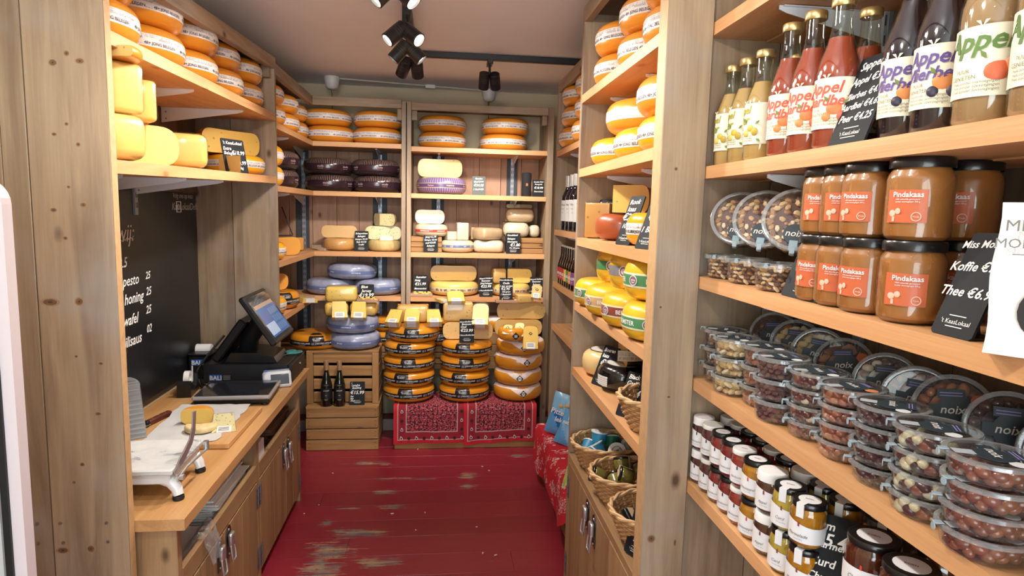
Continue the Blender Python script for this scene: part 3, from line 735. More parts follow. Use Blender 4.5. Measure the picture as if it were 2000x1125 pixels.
# crinkled film hanging over the rail
rnd = random.Random(4); m = MB(); v = []; N = 9
for i in range(N):
    for j in range(N):
        t = j/(N-1); v.append((-.80+.085*t+rnd.uniform(-.006, .006), 2.02+.16*i/(N-1)*(1-.4*t)+rnd.uniform(-.006, .006), .50+.07*math.sin(t*2.6)-.09*t*t+rnd.uniform(-.006, .006)))
m.add(v, [(i*N+j, i*N+j+1, (i+1)*N+j+1, (i+1)*N+j) for i in range(N-1) for j in range(N-1)], clear('crinkled_film', '#f2f4f5', 1.6, .1, .12), False)
tag(m.build('plastic_bag'), 'crumpled clear plastic bag hanging over the counter front rail', 'bag')

# ------------------------------------------------------------------ ceiling: track, spot lamps, roses and cable
TRZ = CEIL-.034
tr = MB(); TB = pm('track_black', '#15161a', .4)
tr.box(-.170, -.135, -.6, 3.82, TRZ, CEIL-.0005, TB, .002); tr.box(-.1345, 1.0, 3.785, 3.82, TRZ, CEIL-.0005, TB, .002)
tag(tr.build('ceiling_track'), 'black L-shaped lighting track fixed to the ceiling', 'track')
LENS = pm('lamp_lens_lit', '#fff3dd', .3, emit=14); HEAD = pm('lamp_head_black', '#1b1c20', .35); BAFF = pm('lamp_head_grey', '#3a3a3e', .4)
def spot_lamp(name, label, x, y, dirs, power, drop=.16, lit=(1, 1), yoff=0, colr=(1.0, 0.925, 0.84)):
    t = thing(name, label, 'spotlight', (x, y, TRZ), (0, 0, 0), 'twin spotlights on the ceiling track')
    a = MB(); a.box(-.016, .016, -.05, .05, -.028, -.0005, HEAD, .003); a.build('track_adapter', t)
    a = MB(); a.tube([(0, 0, -.028), (0, 0, -drop)], .007, HEAD, 8); a.build('stem', t)
    for k, d in enumerate(dirs):
        D = Vector(d).normalized(); s = Vector((0, 0, -drop)); side = (-1 if k == 0 else 1)
        h = MB(); Q = D.to_track_quat('Z', 'Y').to_matrix().to_4x4()
        c = s+Vector((-.032 if k == 0 else .032, yoff*side, -.01))
        M = Matrix.Translation(c) @ Q
        h.lathe([(0, -.048), (.027, -.048), (.030, -.045), (.030, .046), (.028, .048), (.025, .048), (.024, .036)], HEAD, 24, M)
        for q in (-.02, -.01, 0): h.lathe([(.0302, q), (.0306, q), (.0306, q+.003), (.0302, q+.003)], BAFF, 24, M)
        h = h.build('lamp_head', t)
        l = MB(); l.lathe([(.0245, .038), (0, .038)], LENS, 20, M); l.build('lens', h)
        if lit[k] and power:
            wp = Vector((x, y, TRZ))+c+D*.062; spot('spot_beam', wp, wp+D, power, colr)
    return t
def aim(x, y, z, tx, ty, tz): return (tx-x, ty-y, tz-z)
PW = 34
spot_lamp('track_spotlight', 'twin black spotlight nearest the camera, both lamps lit', -.152, 2.68, (aim(-.152, 2.68, 2.3, -.9, 2.35, 1.55), aim(-.152, 2.68, 2.3, .75, 2.0, 1.5)), PW)
spot_lamp('track_spotlight', 'twin black spotlight second along the track toward the back', -.152, 2.97, (aim(-.152, 2.97, 2.3, -1.0, 2.95, 1.3), aim(-.152, 2.97, 2.3, .8, 2.9, 1.3)), PW)
spot_lamp('track_spotlight', 'twin black spotlight at the track corner, facing the back wall', -.152, 3.29, (aim(-.152, 3.29, 2.3, -.75, 4.6, 1.2), aim(-.152, 3.29, 2.3, -.02, 4.5, .9)), PW*1.1)
pp = aty(957, 110, 3.80)
spot_lamp('track_spotlight', 'twin black spotlight hanging alone from the cross track', pp.x, 3.80, (aim(.35, 3.8, 2.3, .30, 4.7, .9), aim(.35, 3.8, 2.3, .55, 4.7, 1.3)), PW*1.1, .105)
# further heads of the same track, above and behind the photographer; the last is added to brighten the ceiling
for y_, tg in ((2.18, ((-.95, 1.9, 1.4), (.78, 1.75, 1.2))), (1.55, ((-.9, 2.1, .8), (.80, 1.2, 1.4))), (.8, ((-.8, 1.9, 1.2), (.80, .85, 1.3))), (.1, ((-.35, 2.6, 2.62), (.25, 2.3, 2.62)))):
    spot_lamp('track_spotlight', 'twin black spotlight on the track above the camera, %s' % {2.18: 'over the slicer', 1.55: 'over the floor', .8: 'over the nut tubs', .1: 'added to brighten the ceiling'}[y_], -.152, y_,
              (aim(-.152, y_, 2.3, *tg[0]), aim(-.152, y_, 2.3, *tg[1])), PW*(.95 if y_ > 2 else .55 if y_ > .5 else .8))
ROSE = pm('ceiling_rose_white', '#d5d6d6', .4)
r1, r2 = atz(648, 150, CEIL-.001), atz(955, 176, CEIL-.001)
for k, (c, lab) in enumerate(((r1, 'white ceiling rose with bare cord, left above the corner shelving'), (r2, 'white ceiling rose with bare cord, right above the back shelving'))):
    t = thing('ceiling_rose', lab, 'ceiling rose', (c.x, c.y, CEIL-.001), (0, 0, 0), 'ceiling roses')
    a = MB(); a.lathe([(0, 0), (.052, 0), (.054, -.012), (.042, -.07), (.026, -.084), (0, -.086)], ROSE, 24); a.build('cup', t)
    a = MB(); a.tube([(0, 0, -.086), (.0, 0, -.105)], .006, pm('cord_grip_brass', '#8a7a55', .4, metal=.6), 8); a.tube([(0, 0, -.105), (.002, 0, -.28)], .0028, pm('cord_brown', '#5b5344', .6), 6); a.build('cord', t)
ca = MB(); CAB = pm('cable_cream', '#c9c3b4', .5)
ca.tube([(r1.x+.05, r1.y+.02, CEIL-.006), (r2.x-.05, r2.y+.0, CEIL-.006)], .005, CAB, 8)
jb = r1.lerp(r2, .61); ca.box(jb.x-.035, jb.x+.035, jb.y-.02, jb.y+.01, CEIL-.026, CEIL-.001, pm('junction_white', '#dfdfdd', .4), .003)
tag(ca.build('ceiling_cable'), 'thin cream cable with junction box running between the ceiling roses', 'cable')
# ------------------------------------------------------------------ builders of cheeses, cards, jars, bottles, tubs
def wprof(R, H, b=None, n=7, p=.8):
    b = b if b is not None else min(H*.55, R*.4)
    P = [(0, H*.02), (R-b, 0)]
    for i in range(1, 2*n):
        a = -PI/2+PI*i/(2*n); P.append((R-b+b*abs(math.cos(a))**p, H/2+H/2*math.copysign(abs(math.sin(a))**p, a)))
    return P+[(R-b, H), (0, H*.985)]
def prof_at(P, z):
    best = None
    for i in range(1, len(P)-2):
        (r0, z0), (r1, z1) = P[i], P[i+1]
        if z0 <= z <= z1 and z1 > z0: return r0+(r1-r0)*(z-z0)/(z1-z0)
    return P[len(P)//2][0]
def strip(mb, P, z0, z1, mat, a0=0, a1=2*PI, n=6, lift=.0008, seg=48):
    pr = [(prof_at(P, z0+(z1-z0)*i/n)+lift, z0+(z1-z0)*i/n) for i in range(n+1)]
    return mb.lathe(pr, mat, seg, None, a0, a1)
def wraptext(mb, string, size, mat, R, z, ang, bold=.01, shear=0, lift=.0014, align='C'):
    """text lying on an upright round wall of radius R, centred at the angle ang (-90 deg = front)"""
    M = T(0, 0, z) @ RZ(ang+PI/2) @ T(0, -R, 0) @ RX(PI/2)
    return mb.text(string, size, mat, M, align, shear, bold, R, lift)
def w_white(R=.172, H=.112, rind=None, txt='48+ JONG BELEGEN', bandf=(.33, .68)):
    def f():
        P = wprof(R, H); m = MB(); m.lathe(P, rind or RIND, 40); o = m.build('gouda_cheese')
        b = MB(); strip(b, P, H*bandf[0], H*bandf[1], BAND)
        k = 8
        for i in range(k): wraptext(b, txt, .0125, INK, prof_at(P, H*.42), H*.385, 2*PI*i/k+.3, .02)
        for i in range(k): wraptext(b, 'GOUDSE KAAS  48+  HOLLAND', .0062, INK, prof_at(P, H*.56), H*.53, 2*PI*i/k+.5, .0)
        b.build('paper_band', o); return o
    return f
DKW = pm('label_black', '#17141a', .3, coat=.4); LW = pm('label_lettering', '#e6e4e0', .6)
def w_black(R=.172, H=.108, ang0=-1.75, txt='EXTRA BELEGEN'):
    def f():
        P = wprof(R, H, H*.5); m = MB(); m.lathe(P, RIND2, 40); o = m.build('gouda_cheese')
        b = MB(); strip(b, P, H*.30, H*.62, DKW)
        for i in range(7):
            a = ang0+2*PI*i/7; wraptext(b, txt if i % 2 else 'NOORD HOLLAND', .0135, LW, prof_at(P, H*.46), H*.44, a+.35, .01)
            wraptext(b, '_______', .0135, LW, prof_at(P, H*.36), H*.375, a+.35, .03)
            wraptext(b, '|||| ||', .016, LW, prof_at(P, H*.46), H*.42, a+.82, -.01)
        b.build('paper_band', o)
        pl = MB()
        rr = [(prof_at(P, H*.62)+.001, H*.62)]+[(prof_at(P, H*z)+.001, H*z+.0006) for z in (.7, .8, .88, .94)]+[(P[-2][0]+.004, H+.0006), (P[-2][0]*.55, H+.0006)]
        pl.lathe(rr, DKW, 12, None, ang0-.27, ang0+.31)
        for q, s in ((.67, 'BOEREN'), (.75, '48+  KAAS'), (.83, '~~~~~~')): wraptext(pl, s, .012, LW, prof_at(P, H*q), H*q, ang0+.02, .01, 0, .004)
        pl.build('front_label', o); return o
    return f
NET = pm('label_white_pink', '#e4d2cc', .4, coat=.3, noise=.12, nscale=25)
def w_diamond(R=.168, H=.105, ang0=-1.5):
    def f():
        P = wprof(R, H, H*.52); m = MB(); m.lathe(P, RIND2, 40); o = m.build('gouda_cheese')
        b = MB(); N = 48; v = []; fc = []
        zs = [.5, .62, .74, .84, .92, .97]
        for i in range(N+1):
            a = ang0-PI+2*PI*i/N; d = abs(((a-ang0+PI/3) % (2*PI/3))-PI/3)/(PI/3)      # three points hang down round the wheel
            low = .34+.50*min(1, d*1.9)
            for k in range(6):
                t = k/5; z = H*(low+(.97-low)*t); r = prof_at(P, z)+.0009; v.append((r*math.cos(a), r*math.sin(a), z+.0004))
            v.append(((P[-2][0]+.002)*math.cos(a), (P[-2][0]+.002)*math.sin(a), H+.0008)); v.append((P[-2][0]*.5*math.cos(a), P[-2][0]*.5*math.sin(a), H+.0008))
        for i in range(N):
            for k in range(7): fc.append((i*8+k, (i+1)*8+k, (i+1)*8+k+1, i*8+k+1))
        b.add(v, fc, NET, True); b.build('paper_collar', o)
        for q in range(3):
            l = MB(); a = ang0+q*2*PI/3; M = T(0, 0, H*.56) @ RZ(a+PI/2) @ T(0, -prof_at(P, H*.56)-.002, 0) @ RX(PI/2-.1)
            l.prism([(0, -.025), (.025, 0), (0, .025), (-.025, 0)], 0, .0012, DKW, M); l.prism([(0, -.017), (.008, -.013), (.013, 0), (.008, .012), (0, .015), (-.008, .012), (-.013, 0), (-.008, -.013)], .0012, .0016, LW, M)
            for s in (-.006, 0, .006): l.box(-.010, .010, s-.0014, s+.0014, .0016, .002, DKW, 0, M)
            l.build('diamond_label', o)
        return o
    return f
BLUE = pm('blue_waxed_film', '#9499b0', .3, coat=.5, noise=.28, nscale=16, bump=.4); BLUED = pm('blue_band', '#64719b', .35, coat=.4)
def w_blue(R=.18, H=.105):
    def f():
        P = wprof(R, H); m = MB(); m.lathe(P, BLUE, 40); o = m.build('gouda_cheese')
        b = MB(); strip(b, P, H*.34, H*.58, BLUED)
        for i in range(6): wraptext(b, 'Jersey' if i % 2 else '100% PREMIUM', .017 if i % 2 else .010, LW, prof_at(P, H*.46), H*.415, 2*PI*i/6-1.9, .01, .2 if i % 2 else 0)
        b.build('paper_band', o); return o
    return f
DKPL = pleated('dark_pleated_film', '#2a1d22', '#8a7066', 84, .56, .93, .22, .62); PUPL = pleated('purple_pleated_film', '#6d5a82', '#a596b4', 64, 0, 1, .3, .75)
def w_dark(R=.172, H=.112):
    def f():
        P = wprof(R, H, H*.5); m = MB(); m.lathe(P, DKPL, 84); o = m.build('gouda_cheese')
        b = MB(); strip(b, P, H*.26, H*.60, pm('dark_plum_film', '#35222a', .22, coat=.5))
        PK = pm('pink_print', '#b99a9c', .6)
        for i in range(6): wraptext(b, 'oude', .022, PK, prof_at(P, H*.44), H*.42, 2*PI*i/6-1.57, .01, .2); wraptext(b, 'KAAS 48+', .009, PK, prof_at(P, H*.36), H*.31, 2*PI*i/6-1.57, .0)
        b.build('wrap_band', o); return o
    return f
def w_purple(R=.18, H=.118):
    def f():
        P = wprof(R, H, H*.5); m = MB(); m.lathe(P, PUPL, 64); o = m.build('gouda_cheese')
        G = pm('gold_line', '#cdae8c', .4); b = MB(); strip(b, P, H*.36, H*.62, pm('violet_band', '#5a4468', .3, coat=.4)); strip(b, P, H*.35, H*.38, G, lift=.0013); strip(b, P, H*.60, H*.63, G, lift=.0013)
        for i in range(8): wraptext(b, ('Vlaskaas' if i % 2 else 'PREMIUM'), .014, G, prof_at(P, H*.5), H*.45, 2*PI*i/8-1.57, .01, .15 if i % 2 else 0)
        b.build('wrap_band', o); return o
    return f
def w_band(R, H, rind, band, bandcol, txt=None, tcol=None, f0=.34, f1=.6, emblem=None, name='paper_band', n=5, tsize=None, double=None):
    def f():
        P = wprof(R, H); m = MB(); m.lathe(P, rind, 36); o = m.build('gouda_cheese')
        b = MB(); B = pm(band, bandcol, .35, coat=.35); strip(b, P, H*f0, H*f1, B)
        zc = H*(f0+f1)/2; rr = prof_at(P, zc)
        if double: 
            D = pm(double[0], double[1], .4); strip(b, P, H*(f0-.04), H*(f0+.01), D, lift=.0012); strip(b, P, H*(f1-.01), H*(f1+.04), D, lift=.0012)
        s = tsize or H*(f1-f0)*.62
        for i in range(n):
            a = 2*PI*i/n-1.57
            if txt: wraptext(b, txt, s, tcol or LW, rr, zc-s*.36, a+.45, .02)
            if emblem:
                M = T(0, 0, zc) @ RZ(a-.35+PI/2) @ T(0, -rr-.001, 0) @ RX(PI/2)
                b.lathe([(H*.13, .0), (H*.13, .0012), (0, .0014)], pm('emblem_grey', '#d6d8dc', .4), 18, M); b.lathe([(H*.07, .0012), (H*.105, .0018), (H*.07, .0018)], pm('emblem_line', '#8a5a64', .4), 18, M)
                for q in (-.03, .03): b.box(-H*.05, H*.05, q*H, q*H+H*.025, .0014, .0022, pm('emblem_line', '#8a5a64'), 0, M)
        b.build(name, o); return o
    return f
def cut(R, H, a0, a1, rind, face, name='cheese_half', b=None, band=None, seg=None, label=None):
    """part of a wheel: rind round the arc, flat cut faces to the middle; a0..a1 in radians, -90 deg is the front"""
    def f():
        P = wprof(R, H, b); m = MB(); m.lathe(P, rind, seg or max(8, int(34*(a1-a0)/(2*PI))), None, a0, a1); o = m.build(name)
        c = MB()
        for a, sg in ((a0, 1), (a1, -1)):
            v = [(r*math.cos(a), r*math.sin(a), z) for r, z in P]; q = tuple(range(len(v)))
            c.add(v, [q if sg > 0 else tuple(reversed(q))], face)
        c.build('cut_face', o)
        if band:
            s = MB(); strip(s, P, H*.33, H*.66, band, a0+.02, a1-.02, 5, .0009, 20); s.build('paper_band', o)
        if label:
            s = MB(); s.box(-.03, .03, -.0025, 0, H*.05, H*.05+.025, WHITE, .0005); s.build('sticker', o)
        return o
    return f
def half(R, H, rind, face, **k): return cut(R, H, 0, PI, rind, face, **k)
def block(sx, sy, sz, rind, face, r=.012, name='cheese_block', wrap=True):
    """squared piece of cheese; the rind stays on the back"""
    def f():
        m = MB(); m.rounded(sx, sy, sz, r, face); o = m.build(name)
        q = MB(); q.rounded(sx*.985, .012, sz*.985, .005, rind, T(0, sy/2-.0045, sz*.0075)); q.build('rind', o)
        if wrap:
            s = MB(); s.rounded(sx+.006, sy+.006, sz+.005, r+.002, FILM, T(0, 0, -.0005)); s.build('cling_film', o)
        return o
    return f
def packet(wd=.085, ln=.12, th=.03, face=None, rind=None, n=1, mark=None, rnd_end=True):
    """vacuum-packed slices lying flat, rounded rind end at the back, white weight label at the front"""
    face = face or CREAMY; rind = rind or RIND
    def f():
        P = [(-wd/2, -ln/2), (wd/2, -ln/2)]
        if rnd_end: P += [(wd/2*math.cos(a)**.6 if math.cos(a) > 0 else -wd/2*abs(math.cos(a))**.6, ln/2-wd*.3+wd*.3*math.sin(a)) for a in [PI*i/10 for i in range(11)]]
        else: P += [(wd/2*.7, ln/2), (-wd/2, ln/2)]
        m = MB()
        for k in range(n): m.prism(P, k*th, k*th+th*.94, face, T(.002*(k % 2), -.003*k, 0), False, face)
        o = m.build('cheese_packet')
        r = MB(); Q = P[2:-1] if rnd_end else P[2:]
        for k in range(n):
            for (x0, y0), (x1, y1) in zip(P[2:], P[3:]):
                v = [(x0*1.01, y0*1.005, k*th), (x1*1.01, y1*1.005, k*th), (x1*1.01, y1*1.005, k*th+th*.95), (x0*1.01, y0*1.005, k*th+th*.95)]
                r.add(v, [(0, 1, 2, 3)], rind, False, T(.002*(k % 2), -.003*k, 0))
        r.build('rind', o)
        l = MB(); l.box(-wd*.3, wd*.3, -ln/2-.003*(n-1)-.001, -ln/2+.035, n*th-th*.06+.0004, n*th-th*.06+.0012, WHITE)
        for k in range(n): l.box(-wd*.3, wd*.3, -ln/2-.003*k-.0018, -ln/2-.003*k-.0008, k*th+.002, k*th+th*.92, WHITE)
        for q in (.008, .016, .024): l.box(-wd*.24, wd*.2, -ln/2+q, -ln/2+q+.003, n*th-th*.06+.0012, n*th-th*.06+.0015, INK)
        l.build('weight_label', o)
        if mark:
            k = MB(); M = T(0, ln*.12, n*th-th*.06+.0006); k.prism([(0, -.012), (.013, 0), (0, .012), (-.013, 0)], 0, .0008, DKW, M); k.prism([(0, -.006), (.007, 0), (0, .006), (-.007, 0)], .0008, .0012, face, M); k.build('diamond_label', o)
        s = MB(); s.prism([(x*1.07, y*1.05) for x, y in P], -.0004, n*th+.0022, FILM); s.build('cling_film', o)
        return o
    return f
def card(loc, yaw, wd, ht, tilt, lines, label, foot=True, group='chalk price cards', crest=True, col=None):
    """small black price card leaning back on its foot, written in chalk pen"""
    t = thing('price_card', label, 'price card', loc, (0, 0, yaw), group)
    R = RX(PI/2-tilt)
    m = MB(); c = .004; P = [(-wd/2+c, 0), (wd/2-c, 0), (wd/2, c), (wd/2, ht-c), (wd/2-c, ht), (-wd/2+c, ht), (-wd/2, ht-c), (-wd/2, c)]
    m.prism(P, -.004, 0, col or SLATE, R); m.build('board', t)
    l = MB()
    for (s, size, x, y, al) in lines:
        j = random.Random(len(s)*7+int(y*100)).uniform(-.04, .04)
        l.text(s, size*ht, CHALK, R @ T(x*wd, y*ht, 0) @ RZ(.03+j), al, .22, .018)
    if crest:
        for q, hh in ((.19, .008), (.085, .008)): l.box(-wd*.2, wd*.2, ht*q, ht*q+ht*hh, .0004, .0008, CHALK, 0, R)
        l.text("'t KaasLokaal", ht*.062, CHALK, R @ T(0, ht*.115, 0), 'C', 0, .0)
    l.build('chalk_lettering', t)
    if foot:
        q = MB(); y1 = ht*math.sin(tilt)*.55; z1 = ht*math.cos(tilt)*.5
        q.box(-wd*.46, wd*.46, .004, max(.03, y1+.02), 0, .003, BLACK, .0008)
        q.prism([(.006, .003), (max(.028, y1+.016), .003), (y1*.93+.003, z1)], -wd*.03, wd*.03, BLACK, Matrix(((0, 0, 1, 0), (1, 0, 0, 0), (0, 1, 0, 0), (0, 0, 0, 1))))
        q.build('foot', t)
    return t
def card_px(bl, br, z, lines, label, ht, tilt=.3, Y=None, X=None, **k):
    a, b = [(aty(q[0], q[1], Y) if Y else atx(q[0], q[1], X) if X else atz(q[0], q[1], z)) for q in (bl, br)]
    a.z = b.z = z; d = b-a; c = (a+b)/2
    return card((c.x, c.y, z+.001), math.atan2(d.y, d.x), d.length, ht, tilt, lines, label, **k)

# bottles
def bottle_profile(R, H, neck, sh0, sh1, lipz=None):
    P = [(0, .004), (R*.9, 0), (R, .006), (R, H*sh0)]
    for i in range(1, 9):
        t = i/8; s = t*t*(3-2*t); P.append((R+(neck-R)*s, H*(sh0+(sh1-sh0)*t)))
    return P+[(neck, H*.985), (neck*1.08, H*.985), (neck*1.08, H), (neck*.8, H)]
GOLD = pm('cap_gold', '#cdb076', .3, metal=.8); CREAM = pm('label_cream', '#ece7cf', .55)
def juice_bottle(name, juice, words, tcol, fruit, R=.038, H=.255, fill=.73):
    def f():
        t = bpy.data.objects.new(name, None); COL.objects.link(t); t.empty_display_size = .05
        P = bottle_profile(R, H, .017, .50, .86)
        g = MB(); g.lathe(P, GLASS, 28); g.build('glass', t)
        j = MB(); JM = pm('juice_'+juice[1:], juice, .12, coat=.6, sss=.12)
        Q = [(0, .006)]+[(max(r-.0022, .001), z) for r, z in P[1:] if z < H*fill]
        rt = Q[-1][0]; Q += [(rt*.95, H*fill), (0, H*fill)]
        j.lathe(Q, JM, 28); j.build('juice', t)
        c = MB(); c.lathe([(0, H-.008), (.0195, H-.008), (.0205, H-.006), (.0205, H+.006), (.019, H+.0085), (0, H+.009)], GOLD, 28); c.build('cap', t)
        l = MB(); h0, h1 = .035, .125; rr = R+.0006; A0, A1 = -PI/2-1.5, -PI/2+1.5
        l.lathe([(rr, h0), (rr, h1)], CREAM, 26, None, A0, A1)
        TC = pm('label_ink_'+tcol[1:], tcol, .6); SM = pm('label_small_print', '#7d7c6a', .7)
        F = -PI/2
        for (s, z, sz, da) in words: wraptext(l, s, sz, TC, rr, z, F+da, .022, .28)
        wraptext(l, 'PUUR', .0075, SM, rr, .066, F-.45, 0); wraptext(l, 'GENIETEN', .0075, SM, rr, .058, F-.45, 0)
        for k in range(3): wraptext(l, 'fruit zonder toevoegingen', .0055, SM, rr, .052-.005*k, F-.1, 0, .2)
        M = T(0, 0, h1+.004) @ RZ(0) @ T(0, -rr-.0003, 0) @ RX(PI/2)
        for sg in (-1, 1): l.prism([(0, -.006), (sg*.003, -.003), (sg*.008, .002), (sg*.003, .002)], 0, .0006, CREAM, M)
        l.build('label', t)
        fm = MB(); B = T(0, 0, .066) @ RZ(.42) @ T(0, -rr+.0012, 0) @ RX(PI/2)
        for (x, y, r, cl) in fruit: fm.lathe([(r, 0), (r*.8, .0016), (r*.3, .0024), (0, .0025)], pm('fruit_'+cl[1:], cl, .45), 16, B @ T(x, y, 0))
        GR = pm('leaf_green', '#6c7f3e', .5)
        for (x, y, a) in ((.014, .012, .6), (-.010, .016, 2.2), (.018, -.020, -.5)): fm.prism([(0, 0), (.006, .003), (.013, 0), (.006, -.003)], .0009, .0022, GR, B @ T(x, y, 0) @ RZ(a))
        fm.build('fruit_print', t); return t
    return f
def wine_bottle(name, glass, labc, cap, R=.037, H=.30, l0=.075, l1=.165, dark=False):
    def f():
        t = bpy.data.objects.new(name, None); COL.objects.link(t); t.empty_display_size = .05
        P = bottle_profile(R, H, .0145, .58 if not dark else .42, .80); m = MB(); m.lathe(P, pm('bottle_glass_'+glass[1:], glass, .06, coat=.6), 24); m.build('glass', t)
        c = MB(); c.lathe([(.0152, H*.80), (.0158, H*.81), (.0158, H+.002), (0, H+.003)], pm('capsule_'+cap[1:], cap, .35, metal=.3), 20); c.build('capsule', t)
        l = MB(); rr = R+.0006; l.lathe([(rr, l0), (rr, l1)], pm('label_'+labc[1:], labc, .5), 22, None, -PI/2-1.2, -PI/2+1.2)
        if dark:
            for k, s in enumerate(('LANGHE', 'DOC', 'RIESLING')): wraptext(l, s, (.010, .006, .006)[k], LW, rr, l1-.02-.03*k, -PI/2, .0)
            l.lathe([(rr, l1+.012), (rr, l1+.03)], pm('label_'+labc[1:], labc), 16, None, -PI/2-.9, -PI/2+.9); wraptext(l, 'RIESLING', .007, GOLD, rr, l1+.017, -PI/2)
        else:
            for k, s in enumerate(('Vino', 'TINTO', '2019')): wraptext(l, s, (.016, .008, .006)[k], INK, rr, l1-.03-.02*k, -PI/2, 0, .1)
        l.build('label', t); return t
    return f
def beer_bottle(labc):
    def f():
        t = bpy.data.objects.new('beer_bottle', None); COL.objects.link(t); t.empty_display_size = .05
        R, H = .028, .215; P = bottle_profile(R, H, .0125, .50, .80); m = MB(); m.lathe(P, pm('brown_glass', '#20120b', .07, coat=.6), 20); m.build('glass', t)
        c = MB(); c.lathe([(.0145, H-.004), (.0155, H-.003), (.0145, H+.004), (0, H+.005)], pm('crown_cap', '#b9b6ad', .35, metal=.7), 16); c.build('cap', t)
        l = MB(); rr = R+.0006; l.lathe([(rr, .03), (rr, .095)], pm('beer_label_'+labc[1:], labc, .5), 18, None, -PI/2-1.3, -PI/2+1.3)
        wraptext(l, 'BIER', .02, LW, rr, .055, -PI/2, .02); wraptext(l, '7.2', .01, LW, rr, .040, -PI/2); l.build('label', t); return t
    return f
# jars
LIDB = pm('lid_black', '#121214', .28, coat=.3)
def jar(name, R, H, content, lid, parts, fill=.93):
    """screw-top jar; parts adds labels"""
    def f():
        t = bpy.data.objects.new(name, None); COL.objects.link(t); t.empty_display_size = .05
        n = R*.86; P = [(0, .003), (R*.82, 0), (R*.97, .006), (R, .014), (R, H*.74), (R*.97, H*.80), (n, H*.87), (n, H*.97)]
        g = MB(); g.lathe(P, GLASS, 28); g.build('glass', t)
        c = MB(); Q = [(0, .005)]+[(r-.0016, z+.001) for r, z in P[1:-1]]+[(n-.0016, H*fill), (0, H*fill)]; c.lathe(Q, content, 28); c.build('contents', t)
        l = MB(); lr = n*1.09
        if lid == 'cloth':
            CL = pm('cloth_white', '#e2e0df', .8, noise=.05, nscale=40); l.lathe([(lr*1.06, H*.80), (lr*1.04, H*.86), (lr*1.03, H*.99), (lr*.98, H*1.025), (lr*.5, H*1.035), (0, H*1.035)], CL, 28)
        else: l.lathe([(lr, H*.885), (lr*1.01, H*.90), (lr*1.01, H*.985), (lr*.97, H*1.01), (lr*.9, H*1.012), (lr*.88, H*1.005), (0, H*1.006)], lid, 28)
        l.build('lid', t); parts(t, R, H); return t
    return f
def pinda_parts(t, R, H):
    l = MB(); OR = pm('label_terracotta', '#c8643c', .5, coat=.15); rr = R+.0007; z0, z1 = H*.22, H*.62
    l.lathe([(rr, z0), (rr, z1)], OR, 14, None, -PI/2-.62, -PI/2+.62)
    wraptext(l, 'Pindakaas', R*.24, LW, rr, z1-H*.09, -PI/2+.05, .02); wraptext(l, '100% natuurlijk geroosterd', R*.066, LW, rr, z1-H*.125, -PI/2+.05); wraptext(l, 'zonder toevoegingen 350 g', R*.066, LW, rr, z1-H*.155, -PI/2+.05)
    M = T(0, 0, z0+H*.09) @ RZ(-.33) @ T(0, -rr, 0) @ RX(PI/2)
    PE = pm('label_peanut', '#e9b9a0', .6)
    for x, y, r in ((-.003, .003, R*.11), (.006, .006, R*.10)): l.lathe([(r, .0004), (0, .0012)], PE, 14, M @ T(x, y, 0))
    l.box(-R*.05, R*.03, -R*.2, -.002, .0004, .001, PE, 0, M)
    M = T(0, 0, z0+H*.075) @ RZ(.33) @ T(0, -rr, 0) @ RX(PI/2); l.lathe([(R*.12, .0004), (R*.15, .0012), (R*.12, .0012)], PE, 18, M); l.text('Pinda', R*.085, PE, M @ T(0, -R*.03, .0003), 'C', 0, .02)
    l.build('label', t)
def jam_parts(word, mark, seal, labelz=(.12, .66), wave=True):
    def p(t, R, H):
        l = MB(); rr = R+.0007; z0, z1 = H*labelz[0], H*labelz[1]; n = 22; v = []; f_ = []
        for i in range(n+1):
            a = -PI/2-1.75+3.5*i/n; d = (a+PI/2)/1.75
            zt = z1-(H*.12*(math.sin(d*2.6)*.5+.5) if wave else 0)
            v += [(rr*math.cos(a), rr*math.sin(a), z0), (rr*math.cos(a), rr*math.sin(a), zt)]
        for i in range(n): f_.append((2*i, 2*i+2, 2*i+3, 2*i+1))
        l.add(v, f_, pm('label_white', '#e4e4e6', .5), True)
        wraptext(l, word, R*.27, INK, rr, H*.27, -PI/2-.05, -.006, .35); wraptext(l, 'extra jam 250 g', R*.09, INK, rr, H*.20, -PI/2, -.005)
        l.build('label', t)
        k = MB(); k.prism([(-.0016, 0), (.0016, 0), (.0016, .007), (0, .009), (-.0016, .007)], 0, .0006, pm('mark_'+mark[1:], mark, .5), T(0, -rr-.0004, H*.50) @ RX(PI/2)); k.build('brand_mark', t)
        if seal:
            s = MB(); W_ = pm('seal_white', '#e2e2e3', .5); lr = R*.86*1.09
            s.lathe([(0, H*1.012), (R*.62, H*1.012), (R*.62, H*1.0105)], W_, 20); s.text('KORN', R*.16, pm('seal_red', '#8c3a40', .6), T(0, -.002, H*1.013) @ RZ(.2), 'C', 0, .02)
            if seal > 1:
                s.box(-R*.22, R*.22, -lr*1.02, -R*.5, H*1.0125, H*1.0145, W_); s.box(-R*.22, R*.22, -R*1.015, -lr*1.02, H*.70, H*1.0145, W_)
            s.build('paper_seal', t)
        else: pass
    return p
